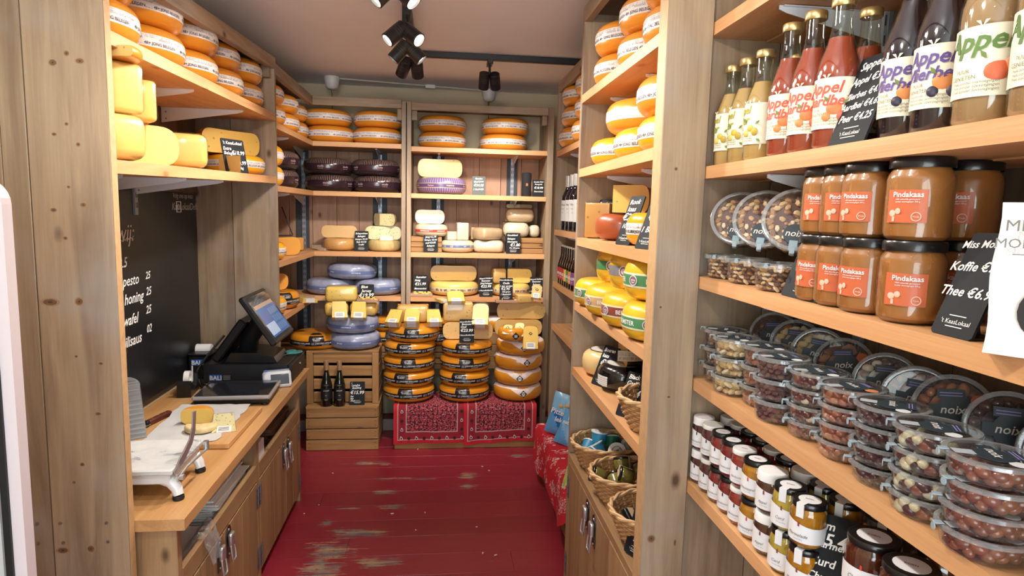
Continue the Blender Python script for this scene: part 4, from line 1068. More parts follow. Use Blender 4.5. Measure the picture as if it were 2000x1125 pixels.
# clear tubs with nuts
def nut_mesh(kind, R, H):
    m = MB(); rnd = random.Random(kind); C_ = NUTS[kind]
    cols = [pm('nut_'+c[1:], c, .28 if C_['gloss'] else .6, coat=.5 if C_['gloss'] else 0, noise=.12, nscale=90) for c in C_['cols']]
    s = C_['size']; top = H*C_.get('fill', .84); lv = C_.get('lvl', 2 if C_['gloss'] else 1)
    def one(rr, a, z):
        q = Matrix.Rotation(a+rnd.uniform(-.6, .6), 4, 'Z') @ Matrix.Rotation(rnd.uniform(-.7, .7), 4, 'X') @ Matrix.Rotation(PI/2+rnd.uniform(-.8, .8), 4, 'Z')
        u = s*(.82+.3*rnd.random()); m.ball((rr*math.cos(a), rr*math.sin(a), z), u*C_['el'], u*.92, u*C_.get('flat', .9), rnd.choice(cols), q, lv)
    nl = max(2, int(round(top/(s*1.55)))); na = int(2*PI*(R-s)/(s*1.95))
    for l in range(nl):
        for k in range(na): one(R-s*1.02-rnd.random()*.0025, 2*PI*(k+.5*(l % 2)+rnd.uniform(-.22, .22))/na, s*.95+(top-1.9*s)*l/max(1, nl-1)+rnd.uniform(-.001, .001))
    for k in range(int(.75*(R-2*s)**2/(s*s))): one(math.sqrt(rnd.random())*(R-2.4*s), rnd.random()*2*PI, top-s*.8+rnd.random()*.003)
    m.lathe([(0, .001), (R-2.1*s, .001), (R-2.2*s, top-s*1.2), (0, top-s*1.2)], pm('nut_shade_'+C_['cols'][0][1:], C_['cols'][-1], .7), 16)
    return m
NUTS = {
 'walnut': dict(cols=('#6b4a38', '#8a6145', '#4f352a'), size=.0085, n=95, el=1.25, gloss=0, flat=.7),
 'cashew': dict(cols=('#ddc393', '#e6d2a8', '#d0b079'), size=.0095, n=100, el=1.35, gloss=0, flat=.75),
 'pecan': dict(cols=('#8f5a3e', '#7a4830', '#a26a48'), size=.0085, n=95, el=1.7, gloss=0, flat=.75),
 'raisin': dict(cols=('#5a3a33', '#6f4a3e', '#4a2d29'), size=.0075, n=110, el=1.2, gloss=0, flat=.8),
 'mixed_light': dict(cols=('#e2cdb2', '#8a4b34', '#5a2f24', '#9a6248', '#e8dcc6'), size=.0082, n=100, el=1.3, gloss=1),
 'choc_peanut': dict(cols=('#8f4f34', '#a3613f', '#7d422b', '#b5764c'), size=.0080, n=110, el=1.35, gloss=1),
 'dark_choc': dict(cols=('#34201e', '#452a26', '#2a1917'), size=.0080, n=110, el=1.15, gloss=1),
 'white_mix': dict(cols=('#7d432f', '#4a2a22', '#e9dfbd', '#8b4c34', '#3c2420', '#e4d7ad'), size=.0092, n=95, el=1.3, gloss=1),
 'milk_choc': dict(cols=('#7a4430', '#8a5038', '#6c3a29'), size=.0088, n=100, el=1.15, gloss=1),
 'granola': dict(cols=('#c99a64', '#dcb684', '#8a5f42', '#ead4ae', '#b58350', '#6b4438'), size=.0062, n=330, el=1.5, gloss=0, flat=.7, fill=.95),
}
def tub(kind, R=.056, H=.042, lidlab=True, dot='#dfe3e4', big=False, bandlab=False):
    def f():
        t = bpy.data.objects.new('nut_tub', None); COL.objects.link(t); t.empty_display_size = .05
        b = MB(); b.lathe([(0, .0008), (R*.86, .0008), (R*.9, .004), (R*.985, H*.86), (R*1.03, H*.90), (R*1.03, H*.94)], TUBMAT, 32); b.build('tub', t)
        l = MB(); l.lathe([(R*1.035, H*.84), (R*1.06, H*.86), (R*1.06, H*1.02), (R*1.0, H*1.04), (R*.93, H*1.03), (R*.9, H*.97), (0, H*.965)], [RIMMAT]*4+[TUBMAT]*2, 32); l.build('lid', t)
        n = nut_mesh(kind, R*.9, H*.92).build('granola_fill' if kind == 'granola' else 'nuts', t); n['kind'] = 'stuff'
        s = MB(); TBM = pm('seal_tab', '#94a5ae', .4)
        s.box(-.005, .005, -R*1.17, -R*.96, H+.0015, H+.003, TBM, .0003); s.prism([(.005*math.cos(a), .005*math.sin(a)) for a in [2*PI*i/12 for i in range(12)]], 0, .0012, TBM, T(0, -R*1.165, H-.003) @ RX(PI/2))
        s.build('seal_tab', t)
        if lidlab:
            g = MB(); DT = pm('lid_label_teal', '#2b383f', .5); z = H*.992
            g.lathe([(R*.46, z), (R*.46, z+.0006), (0, z+.0007)], DT, 24, T(.004, 0, 0)); g.box(-R*.6, -R*.2, -R*.18, R*.18, z+.0007, z+.0009, DT)
            g.box(-R*.16, R*.16, -R*.86, -R*.40, z+.0003, z+.0008, pm('lid_strip_grey', '#aab4b8', .5)); g.box(-R*.36, R*.32, R*.36, R*.62, z+.0006, z+.001, DT)
            for q in (.42, .50): g.box(-R*.3, R*.25, R*q, R*q+R*.03, z+.001, z+.0013, pm('lid_print_violet', '#8d83bd', .6))
            g.text('noix', R*.34, LW, T(0, -R*.08, z+.0009), 'C', .25, .01)
            g.lathe([(R*.2, z+.0005), (0, z+.001)], pm('lid_dot_'+dot[1:], dot, .5), 16, T(R*.62, R*.28, 0)); g.build('lid_label', t)
        if bandlab:
            g = MB(); DT = pm('lid_label_teal', '#2b383f', .5); z = H*1.0
            g.lathe([(R*.34, z), (R*.34, z+.0006), (0, z+.0007)], DT, 24, T(0, -R*.5, 0)); g.text('noix', R*.3, LW, T(0, -R*.58, z+.0006), 'C', .2, .01)
            g.box(-.008, .008, -R*1.06, -R*.72, z+.0002, z+.0009, pm('lid_strip_blue', '#8fa9b4', .5)); g.build('lid_label', t)
        return t
    return f
# baskets and crates
WICK = pm('wicker', '#bd8f5e', .6, noise=.25, nscale=60); WICKD = pm('wicker_pale', '#d0a878', .6, noise=.2, nscale=50)
def basket(R=.13, H=.095, sx=1.12):
    def f():
        t = bpy.data.objects.new('wicker_basket', None); COL.objects.link(t); t.empty_display_size = .05
        w_ = MB(); N = 44; rows = 13
        for j in range(rows):
            z = .004+(H-.006)*j/(rows-1); r = R*(.72+.28*(j/(rows-1))**.8); pts = []
            for i in range(N+1):
                a = 2*PI*i/N; q = r+.0026*(1 if (i+j) % 2 else -1); pts.append((q*math.cos(a)*sx, q*math.sin(a), z))
            w_.tube(pts, .0042, WICK, 5, False)
        w_.build('woven_wall', t)
        s = MB()
        for i in range(22): a = 2*PI*i/22; s.tube([(R*.72*math.cos(a)*sx, R*.72*math.sin(a), .003), (R*.99*math.cos(a)*sx, R*.99*math.sin(a), H)], .0026, WICKD, 5)
        s.lathe([(R*.74, .004), (0, .0045)], WICK, 24, None, 0, 2*PI, True, sx); s.build('stakes_and_base', t)
        r = MB()
        for k in range(2):
            pts = [((R*1.015+.004*math.cos(8*a+k*PI))*math.cos(a)*sx, (R*1.015+.004*math.cos(8*a+k*PI))*math.sin(a), H+.003+.004*math.sin(8*a+k*PI)) for a in [2*PI*i/64 for i in range(65)]]
            r.tube(pts, .0052, WICKD, 6, False)
        r.build('braided_rim', t); return t
    return f
# ------------------------------------------------------------------ upper left: wheels above the counter
ORD = ('first', 'second', 'third', 'fourth', 'fifth')
WW = w_white(.172, .112)
for i in range(5):
    y = 1.990+.347*i; x = lfx(y)-.187; z = sh1z(y)+.002
    put('ww', WW, (x, y, z+.003), (0, 0, .7*i), 'orange cheese wheel, lower of the %s pair from the near end, top left shelf' % ORD[i], 'cheese', 'white-banded wheels on the top left shelf')
    y2 = y+.002*((i % 2)*2-1); put('ww', WW, (x-.012+.008*(i % 3), y2, z+.1165), (.0, .0, 1.3*i+.4), 'orange cheese wheel, upper of the %s pair from the near end, top left shelf' % ORD[i], 'cheese', 'white-banded wheels on the top left shelf')
# second left shelf: cut cheese in film
GR2 = 'cut cheeses on the shelf above the blackboard'
LFACE = PI/2-.95
def at2(px, X): p = atx(px, 320, X); return p.y
zz = sh2z
def lput(maker, name, X, y, z, rz, label, grp=GR2): 
    o = maker(); o.location = (X, y, z); o.rotation_euler = (0, 0, rz); return tag(o, label, 'cheese', grp)
lput(block(.155, .20, .125, RIND, BLOCK, .03), 'b', -.945, 1.935, zz(1.92)+.003, LFACE+.35, 'big yellow cheese half in film, lower layer at near end of lower left shelf')
lput(cut(.20, .125, -PI/2-.1, PI/2-.1, RIND, BLOCK, b=.07, name='cheese_half'), 'h', -.985, 2.11, zz(2.1)+.003, 2.6, 'big yellow cheese half with round edge, lower layer beside the near end')
lput(block(.16, .16, .138, RIND, BLOCK, .016), 'b', -.94, 1.935, zz(1.92)+.131, LFACE+.25, 'tall yellow cheese block standing on the nearest half, lower left shelf')
lput(block(.105, .12, .125, RIND, BLOCK, .014), 'b', -.955, 2.165, zz(2.16)+.131, LFACE, 'narrow yellow cheese block in film, second in the upper layer of lower left shelf')
lput(cut(.13, .028, 0, 1.9, RIND, OLD, b=.012, name='cheese_wedge'), 'w', -.935, 1.865, zz(1.9)+.2705, -.2, 'flat orange-rinded cheese wedge in film on the top of the tall block')
lput(block(.165, .17, .122, RIND, BLOCK, .028), 'b', -.965, 2.54, zz(2.54)+.003, LFACE-.1, 'single quarter of yellow cheese with orange side, middle of lower left shelf')
lput(w_white(.142, .092, pm('yellow_rind', '#e9a91f')), 'w', -1.035, 3.42, zz(3.42)+.004, .4, 'yellow banded cheese wheel at far end of lower left shelf')
lput(half(.165, .115, RIND, CREAMY, b=.05), 'h', -1.03, 3.36, zz(3.36)+.100, .95, 'half cheese with orange rind lying on the yellow banded wheel, left shelf')
lput(cut(.115, .075, -.28, .28, RIND, OLD, b=.02, name='cheese_wedge'), 'w', -.885, 3.00, zz(3.0)+.003, 2.5, 'thin orange cheese wedge in film leaning beside the left price card')
card((-.915, 3.06, sh2z(3.06)+.002), 1.02, .125, .155, .22, [("'t KaasLokaal", .13, 0, .84, 'C'), ('Extra', .135, -.46, .66, 'L'), ('Belegen', .135, -.46, .53, 'L'), ('€18.99', .16, .46, .55, 'R'), ('€20.99', .16, .46, .26, 'R'), ('per kg', .11, .3, .12, 'R')], 'black price card reading Extra Belegen on the lower left shelf', crest=False)

# ------------------------------------------------------------------ counter top
CZ = .711
# cheese slicer with marble top
sl = thing('cheese_slicer', 'cheese slicer with grey marble top, white cast base and ribbed steel lever', 'cheese slicer', (-.912, 2.035, CZ), (0, 0, .0))
MARB = newmat('grey_marble'); mm_, nt, b = MARB
tcv = nt.nodes.new('ShaderNodeTexCoord').outputs['Object']; nn = noise(nt, tcv, 11, 7, .6, .9)
nt.links.new(ramp(nt, nn, [(.33, lin('#8d9096')), (.41, lin('#cbcbca')), (.6, lin('#d6d6d4'))]), b.inputs['Base Color']); b.inputs['Roughness'].default_value = .25
MARB = mm_; CAST = pm('cast_white', '#dfe0e2', .3, coat=.3)
x0, x1, y0, y1 = -.27, .125, -.115, .15
m = MB(); m.box(x0, x1, y0, y1, .082, .100, MARB, .004); m.build('marble_top', sl)
m = MB(); m.box(x0, x1-.01, y0+.012, y1-.012, .050, .081, CAST, .004)
for (lx, ly) in ((x1+.002, y0+.036), (x1-.008, y1-.022), (x0+.03, y0+.02), (x0+.03, y1-.02)):
    m.tube([(lx-.05*(1 if lx > 0 else -1), ly, .066), (lx-.015*(1 if lx > 0 else -1), ly-.004, .052), (lx, ly-.008, .030), (lx+.006, ly-.012, .012)], [.022, .021, .017, .015], CAST, 10)
m.build('cast_base', sl)
for (lx, ly) in ((x1+.008, y0+.022), (x1-.002, y1-.036), (x0+.03, y0+.006), (x0+.03, y1-.034)):
    m = MB(); m.lathe([(0, 0), (.016, 0), (.017, .004), (.016, .012), (0, .013)], WIRE, 16, T(lx, ly, 0)); m.build('rubber_foot', sl)
# steel guide bar on the right
m = MB(); pts = [(x1+.006, y0+.01, .085), (x1+.006, y0+.04, .10), (x1+.012, y0+.075, .125), (x1+.016, y0+.11, .150), (x1+.018, y0+.13, .185), (x1+.018, y0+.14, .235)]
for a, b_ in zip(pts, pts[1:]):
    d = Vector(b_)-Vector(a); m.box(-.002, .002, -.013, .013, -.002, d.length+.002, STEEL, .001, Matrix.Translation(a) @ d.to_track_quat('Z', 'X').to_matrix().to_4x4() @ RZ(PI/2))
m.build('guide_bar', sl)
m = MB(); m.tube([(x1+.006, y0+.02, .06), (x1+.02, y0+.06, .085), (x1+.03, y1-.05, .088)], .004, STEEL, 8); m.lathe([(0, 0), (.009, 0), (.009, .012), (0, .012)], STEEL, 12, T(x1+.012, y0+.03, .066) @ RY(PI/2)); m.lathe([(0, 0), (.009, 0), (.009, .03), (0, .03)], STEEL, 12, T(x1+.028, y1-.06, .085)); m.build('adjusting_rod', sl)
# raised ribbed lever at the back left
m = MB(); RIB = pm('ribbed_aluminium', '#a9adb0', .35, metal=.7); L = .212; N = 60; v = []
lev = T(-.108, .150, .100) @ RZ(.25) @ RX(-.12) @ RY(-.10)
for i in range(N+1):
    t = i/N; z = t*L; h =   .047 if t < .84 else .047*math.sqrt(max(0, 1-((t-.84)/.16)**2))+.001
    d = -.004*abs(math.sin(t*13*PI))
    v += [(-h, d-.006, z), (h, d-.006, z), (h, .004, z), (-h, .004, z)]
fq = []
for i in range(N):
    q = 4*i
    for k in range(4): fq.append((q+k, q+(k+1) % 4, q+4+(k+1) % 4, q+4+k))
m.add(v, fq, RIB, True, lev); m.build('ribbed_lever', sl)
m = MB(); m.tube([(.0, 0, L-.02), (.005, -.005, L+.05), (-.02, -.01, L+.085), (-.06, -.012, L+.09)], .008, STEEL, 10, True, lev); m.build('lever_arm', sl)
m = MB(); m.lathe([(0, -.025), (.016, -.022), (.024, 0), (.018, .02), (0, .026)], BLACK, 18, lev @ T(-.0, .01, L+.085) @ RX(PI/2)); m.build('lever_knob', sl)
# knife
kn = thing('cheese_knife', 'long knife with dark red wooden handle lying behind the slicer', 'knife', (-1.163, 2.60, CZ), (0, 0, -.22))
m = MB(); m.rounded(.026, .145, .022, .009, pm('knife_wood', '#5a2a22', .4, noise=.2, nscale=30), T(0, .09, .001))
for q in (.05, .09, .13): m.lathe([(0, 0), (.004, 0), (.004, .001), (0, .001)], GOLD, 10, T(0, q, .0228))
m.build('handle', kn)
m = MB(); m.prism([(-.004, .02), (.016, .02), (.016, -.2), (.002, -.26), (-.006, -.24)], .008, .0098, STEEL); m.build('blade', kn)
m = MB(); m.rounded(.028, .022, .024, .006, BLACK, T(0, .012, 0)); m.build('bolster', kn)
# cutting board with paper and cheese
cbd = MB()
p = atz(447, 877, CZ); cbd.box(-1.055, p.x, 2.35, 2.80, CZ, CZ+.022, oak(1), .003)
tag(cbd.build('cutting_board'), 'thick wooden cutting board on the counter, spread with greaseproof paper', 'cutting board')
pp = MB(); GP = pm('greaseproof_paper', '#c9c8c8', .35, noise=.1, nscale=14, bump=.3); rnd = random.Random(2); n = 12; v = []
for i in range(n+1):
    for j in range(n+1):
        a, b_ = i/n, j/n; ed = 1 if 0 < i < n and 0 < j < n else 0
        v.append((-1.075+.262*a+rnd.uniform(-.006, .006)-.03*(1-a)*b_, 2.375+.45*b_+rnd.uniform(-.006, .006)-.06*(1-a)*(1-b_), CZ+.0245+.0012*math.sin(i*2.3+j)*ed))
pp.add(v, [(i*(n+1)+j, (i+1)*(n+1)+j, (i+1)*(n+1)+j+1, i*(n+1)+j+1) for i in range(n) for j in range(n)], GP, True)
tag(pp.build('greaseproof_paper'), 'wrinkled sheet of greaseproof paper lying on the cutting board', 'paper')
lput(cut(.062, .062, -.2, PI-.2, RIND, CREAMY, b=.025), 'h', -.945, 2.56, CZ+.027, .25, 'small half cheese with yellow cut face on the greaseproof paper', None)
lput(cut(.060, .024, PI*.9, PI*2.0, pm('crust_beige', '#d8c08e', .6, noise=.2, nscale=50), PALE, b=.012, name='cheese_slice'), 's', -.905, 2.49, CZ+.027, .35, 'open piece of cream cheese in front of the small yellow half', None)
o = packet(.085, .115, .018, HERB, pm('crust_beige', '#d8c08e'), 1, None, False)(); o.location = (-.828, 2.52, CZ+.030); o.rotation_euler = (.35, 0, .25); tag(o, 'packed herb cheese slice with white label at right end of the paper', 'cheese')
# scale
sc_ = thing('kitchen_scale', 'flat black shop scale with steel rim on the counter', 'scale', (-.925, 3.00, CZ), (0, 0, .06))
m = MB(); m.box(-.155, .165, -.13, .13, .012, .030, BLACK, .004); m.build('body', sc_)
m = MB(); m.box(-.16, .17, -.135, .135, .028, .048, pm('scale_rim', '#b9babc', .35, metal=.6), .006); m.build('steel_rim', sc_)
m = MB(); m.box(-.152, .162, -.128, .128, .0475, .0500, pm('scale_glass', '#23242a', .08, coat=.5), .001); m.build('glass_plate', sc_)
for fx in (-.13, .14):
    for fy in (-.105, .105):
        m = MB(); m.lathe([(0, 0), (.016, 0), (.016, .011), (0, .012)], WIRE, 12, T(fx, fy, 0)); m.build('foot', sc_)
# card terminal
te = thing('card_terminal', 'light grey card payment terminal propped against the cash drawer', 'payment terminal', (-.785, 3.165, CZ+.002), (0, 0, .35))
R_ = RX(-.55)
m = MB(); m.rounded(.135, .028, .085, .012, pm('terminal_grey', '#c9ccd2', .35), R_); m.build('body', te)
m = MB(); m.rounded(.085, .004, .052, .0015, pm('terminal_screen', '#4d5460', .15), R_ @ T(.012, -.0145, .012)); m.build('screen', te)
m = MB(); m.rounded(.125, .012, .016, .005, pm('terminal_dark', '#6a7486', .3), R_ @ T(0, .002, .078)); m.lathe([(0, 0), (.007, 0), (.007, .002), (0, .002)], pm('terminal_blue', '#3a66c0', .3), 12, R_ @ T(-.05, -.004, .087) @ RX(PI/2)); m.build('top_edge', te)
# cash drawer, till
dr = thing('cash_drawer', 'wide black cash drawer with blue sticker on the counter', 'cash drawer', (-.95, 3.405, CZ))
DB = pm('drawer_black', '#1d1e23', .45, noise=.1, nscale=60)
m = MB(); m.box(-.215, .195, -.155, .155, .004, .099, DB, .003); m.build('body', dr)
m = MB(); m.box(.196, .2145, -.152, .152, .008, .095, DB, .002); m.build('drawer_front', dr)
m = MB(); m.lathe([(0, 0), (.006, 0), (.006, .004), (.003, .006), (0, .006)], STEEL, 12, T(.2145, .03, .06) @ RY(PI/2)); m.build('lock', dr)
STK = pm('sticker_blue', '#2f62b8', .4)
m = MB(); m.box(-.185, -.125, -.1562, -.1552, .016, .046, STK); m.text('BALI', .030, LW, T(-.155, -.1562, .020) @ RX(PI/2), 'C', 0, .03)
for q in (.022, .030, .038): m.box(-.118, -.085, -.1562, -.1552, q, q+.003, pm('sticker_grey', '#9a9ca2', .5))
m.build('sticker', dr)
ti = thing('till', 'black touchscreen till with blue screen standing on the cash drawer', 'till', (-.95, 3.40, CZ+.1005))
m = MB(); m.prism([(-.12, 0), (.135, 0), (.12, .028), (.02, .05), (-.09, .05)], -.12, .10, pm('till_black', '#17181b', .3, coat=.2), Matrix(((1, 0, 0, 0), (0, 0, 1, 0), (0, 1, 0, 0), (0, 0, 0, 1)))); m.build('base', ti)
TP, BP = Vector((.035, 0, .352)), Vector((.175, 0, .142)); up = (TP-BP).normalized(); nrm = Vector((up.z, 0, -up.x)); W2 = .19
SM = Matrix(((0, up.x, nrm.x, BP.x), (1, 0, 0, -.115), (0, up.z, nrm.z, BP.z), (0, 0, 0, 1)))   # x along the screen, y up, z out
Lh = (TP-BP).length; SW = .37
m = MB(); m.box(-SW/2, SW/2, -.012, Lh+.012, -.030, 0, BLACK, .008, SM); m.build('screen_housing', ti)
s = MB(); SCR = pm('screen_blue', '#3f5f96', .15, emit=.35); LSC = pm('screen_light', '#9fb1c9', .15, emit=.35)
s.box(-SW/2+.012, SW/2-.012, .008, Lh-.006, .0002, .0014, pm('screen_glass', '#3a4048', .06, coat=.6), 0, SM); s.box(-SW/2+.03, SW/2-.03, .02, Lh*.70, .0015, .0018, SCR, 0, SM)
s.box(-SW/2+.03, -.01, .03, Lh*.36, .0019, .0022, LSC, 0, SM)
for a in range(4):
    for c in range(3): s.box(.0+a*.036, .030+a*.036, .035+c*.045, .07+c*.045, .0019, .0022, pm('screen_mid', '#58779f', .15, emit=.3), 0, SM)
s.box(-SW/2+.03, SW/2-.03, Lh*.70, Lh*.78, .0015, .0019, pm('screen_tan', '#a88f7d', .15, emit=.25), 0, SM)
s.build('screen', ti)
cn = BP+up*Lh*.5-nrm*.05; m = MB(); m.tube([(-.03, -.02, .045), (-.01, -.06, .12), (cn.x, -.115, cn.z)], [.05, .045, .045], BLACK, 12); m.build('stand_neck', ti)
m = MB(); M = T(-.165, .0, .012) @ RY(.62) ; m.box(-.022, .022, -.14, .12, 0, .25, BLACK, .008, M); m.build('customer_display', ti)
# printer, tape, cables, scissors
pr = thing('receipt_printer', 'black receipt printer with white paper roll behind the till', 'printer', (-1.218, 3.42, CZ))
m = MB(); m.box(-.048, .046, -.09, .09, .002, .125, BLACK, .008); m.box(-.048, .046, -.095, -.02, .1255, .134, BLACK, .003); m.build('body', pr)
m = MB(); m.tube([(-.036, .005, .138), (.038, .005, .138)], .028, pm('receipt_white', '#eeeeee', .6), 18); m.build('paper_roll', pr)
m = MB(); m.box(-.03, .03, -.0912, -.0902, .075, .105, STK); m.text('BALI', .030, LW, T(0, -.0912, .079) @ RX(PI/2), 'C', 0, .03); m.build('sticker', pr)
td = thing('tape_dispenser', 'black tape dispenser with white roll standing by the blackboard', 'tape dispenser', (-1.175, 3.085, CZ), (0, 0, .12))
m = MB(); m.prism([(-.075, 0), (.075, 0), (.075, .035), (.06, .09), (.045, .085), (.03, .03), (-.02, .028), (-.06, .075), (-.075, .065)], -.03, .03, BLACK, RZ(PI/2) @ RX(PI/2)); m.build('body', td)
m = MB(); m.lathe([(.022, -.012), (.036, -.012), (.036, .012), (.022, .012), (.022, -.012)], pm('tape_white', '#e6e6e4', .4), 24, T(-.0, 0, .072) @ RY(PI/2)); m.build('tape_roll', td)
m = MB(); m.tube([(.012, .03, .05), (.013, .032, .125)], .0035, pm('pen_grey', '#c8c8ca', .3), 8); m.build('pen', td)
for k, (P, lab) in enumerate((([(-1.10, 3.38, CZ+.22), (-1.16, 3.30, CZ+.13), (-1.185, 3.23, CZ+.07), (-1.19, 3.19, CZ+.012), (-1.16, 3.15, CZ+.006)], 'black cable dropping from the till to the counter beside the tape'), ([(-1.17, 3.235, CZ+.03), (-1.15, 3.20, CZ+.012), (-1.11, 3.175, CZ+.008), (-1.13, 3.155, CZ+.006), (-1.175, 3.20, CZ+.02)], 'black cable looped on the counter in front of the cash drawer'))):
    q = MB(); P = [Vector(a) for a in P]; S = []
    for i in range(len(P)-1):
        for t in range(6):
            t /= 6; p_1 = P[max(i-1, 0)]; p_2 = P[i]; p_3 = P[i+1]; p_4 = P[min(i+2, len(P)-1)]
            S.append(.5*((2*p_2)+(p_3-p_1)*t+(2*p_1-5*p_2+4*p_3-p_4)*t*t+(3*p_2-p_1-3*p_3+p_4)*t**3))
    S.append(P[-1]); q.tube(S, .006, WIRE, 7); tag(q.build('cable'), lab, 'cable')
sc2 = thing('scissors', 'scissors with teal handles lying on the cash drawer', 'scissors', (-.80, 3.46, CZ+.1005), (0, 0, -.5))
m = MB(); TE = pm('scissors_teal', '#3f8c86', .35)
for s_ in (-1, 1): m.tube([(s_*.004, .0, .006)]+[(s_*.022+.016*math.cos(a), .045+.030*math.sin(a), .007) for a in [-PI/2+2*PI*i/14 for i in range(15)]], .005, TE, 7)
m.build('handles', sc2)
m = MB()
for s_ in (-1, 1): m.prism([(s_*.002, .01), (s_*.012, .01), (-s_*.008, -.085)], .003+.0015*(s_ > 0), .0042+.0015*(s_ > 0), STEEL)
m.build('blades', sc2)
# ------------------------------------------------------------------ corner shelves, left wall side
def bx(pxl, pxr, py, Y): a = aty(pxl, py, Y); b = aty(pxr, py, Y); return (a.x+b.x)/2, (b.x-a.x)/2
CW = 'white-banded wheels on the top corner shelf'
for k, (x, y) in enumerate(((-1.045, 3.79), (-1.040, 4.14), (-1.055, 4.487))):
    for l in (0, 1):
        put('ww', WW, (x-.006*l, y+.004*l, S1+.003+.1135*l), (0, 0, .5+1.1*k+.6*l), 'orange cheese wheel, %s one, %s along left side of top corner shelf' % (('lower', 'upper')[l], ('nearest', 'middle', 'farthest')[k]), 'cheese', CW)
# second corner shelf: cut wheels with white band, then dark pleated ones
for l in (0, 1):
    o = put('cutband', cut(.17, .112, -PI*.95, PI*.0, pm('yellow_rind', '#e9a91f'), CREAMY, b=.05, band=BAND), (-1.06, 3.80, S2+.003+.114*l), (0, 0, PI/2+.25-.1*l), 'banded half cheese, %s one of two stacked at left of second corner shelf' % ('lower', 'upper')[l], 'cheese', 'banded halves on the second corner shelf')
    o = put('cutband', None, (-1.065, 3.835, S2+.003+.114*l), (0, 0, -PI/2+.2), 'second banded half cheese behind its twin, %s one, second corner shelf' % ('lower', 'upper')[l], 'cheese', 'banded halves on the second corner shelf')
WD_ = w_dark()
DG = 'dark pleated wheels on the second corner shelf'
for l in (0, 1): put('wd', WD_, (-1.065+.004*l, 4.22, S2+.003+.114*l), (0, 0, .3+.8*l), 'dark wrapped cheese wheel, %s one, by the left wall of second corner shelf' % ('lower', 'upper')[l], 'cheese', DG)
for c, (a, b) in enumerate(((597, 693), (693, 783))):
    x, r = bx(a, b, 350, 4.72)
    for l in (0, 1): put('wd', WD_, (x-.012*l+(.0 if c == 0 else -.004), 4.715, S2+.003+.114*l), (0, 0, .4*c+.9*l), 'dark wrapped cheese wheel, %s of the %s pair on the second corner shelf' % (('lower', 'upper')[l], ('left', 'right')[c]), 'cheese', DG)
# top corner shelf, back side and top back shelf
TG = 'white-banded wheels on the top back shelves'
for c, (a, b, z, wh) in enumerate(((597, 692, S1, 'left pair above the corner'), (692, 783, S1, 'right pair above the corner'), (819, 908, 2.034, 'left pair, right bay'), (939, 1026, 2.034, 'right pair, right bay'))):
    x, r = bx(a, b, 265, 4.72); x += (0, 0, 0, 0)[c]
    for l in (0, 1): put('ww', WW, (x+(-.02, .006, 0, .012)[c]*l, 4.715, z+.003+.1135*l), (0, 0, .3+.7*c+1.3*l), 'orange banded wheel on top back shelf, %s of the %s' % (('lower', 'upper')[l], wh), 'cheese', TG)
# third corner shelf
ORP = paste('orange_paste', '#e0a04c', 0, .3)
def cput(maker, loc, rz, label, grp=None, tilt=(0, 0)):
    o = maker(); o.location = loc; o.rotation_euler = (tilt[0], tilt[1], rz); return tag(o, label, 'cheese', grp)
cput(block(.12, .13, .13, RIND, ORP, .015), (-1.02, 3.70, S3+.003), 1.2, 'orange cheese block at the left end of the third corner shelf')
cput(block(.10, .12, .10, RIND, ORP, .013), (-1.03, 3.70, S3+.136), 1.3, 'smaller orange cheese block on the block at left end of third corner shelf')
cput(half(.165, .112, DKPL, ORP, b=.055), (-.99, 4.02, S3+.003), .75, 'half cheese in dark pleated film with pale cut face, third corner shelf')
cput(w_white(.115, .098, pm('yellow_rind', '#e9a91f')), (-.985, 3.745, S3+.003), .2, 'small yellow banded wheel at the front of third corner shelf')
cput(block(.11, .09, .09, RIND, ORP, .01), (-1.00, 4.55, S3+.003), .5, 'orange cheese block in the corner of the third shelf')
card((-.955, 3.83, S3+.116), .95, .07, .10, .35, [('Oude', .2, 0, .7, 'C'), ('€19.95', .2, 0, .42, 'C')], 'little price card on the dark half cheese of third corner shelf', foot=False)
o = packet(.10, .13, .022, GOAT, pm('crust_beige', '#d8c08e'), 1, None, False)(); pq = atz(615, 489, S3); o.location = (-.83, 4.70, S3+.003); o.rotation_euler = (.12, 0, .9); tag(o, 'white packed cheese wedge lying alone in the corner of third shelf', 'cheese')
m = MB(); m.tube([(-1.09, 4.60, S3+.30), (-1.02, 4.60, S3+.108)], .004, WIRE, 6); m.tube([(-1.20, 4.56, S3+.100), (-1.02, 4.60, S3+.104)], .004, WIRE, 6); tag(m.build('cheese_wire'), 'black wire cheese cutter standing folded in the corner of the third shelf', 'cheese cutter')
x, r = bx(635, 694, 478, 4.70)
CARA = pm('caramel_rind', '#c9985a', .35, coat=.35, noise=.15, nscale=10); SANDR = pm('sand_rind', '#c3ab74', .6, noise=.18, nscale=30)
cput(w_band(.118, .085, CARA, 'caramel_print', '#c99a60', None, f0=.45, f1=.5), (x, 4.69, S3+.003), 0, 'small caramel cheese wheel under a half, third corner shelf')
cput(half(.124, .088, CARA, paste('tan_paste', '#dbb478', 0), b=.044), (x, 4.665, S3+.090), .0, 'tan half cheese with cut face forward on the caramel wheel')
x, r = bx(720, 781, 482, 4.70)
cput(cut(.118, .078, -PI, PI*.98, SANDR, HERB, b=.035), (x, 4.70, S3+.003), 0, 'sand-coloured herb cheese wheel at the bottom of the right stack, third corner shelf')
cput(half(.128, .096, SANDR, HERB, b=.05), (x-.004, 4.665, S3+.083), .0, 'herb cheese half with speckled face in the middle of the right stack')
cput(cut(.12, .088, -.15, PI*.72, SANDR, HERB, b=.035), (x-.03, 4.67, S3+.181), -.25, 'herb cheese quarter on the top of the right stack, third corner shelf')
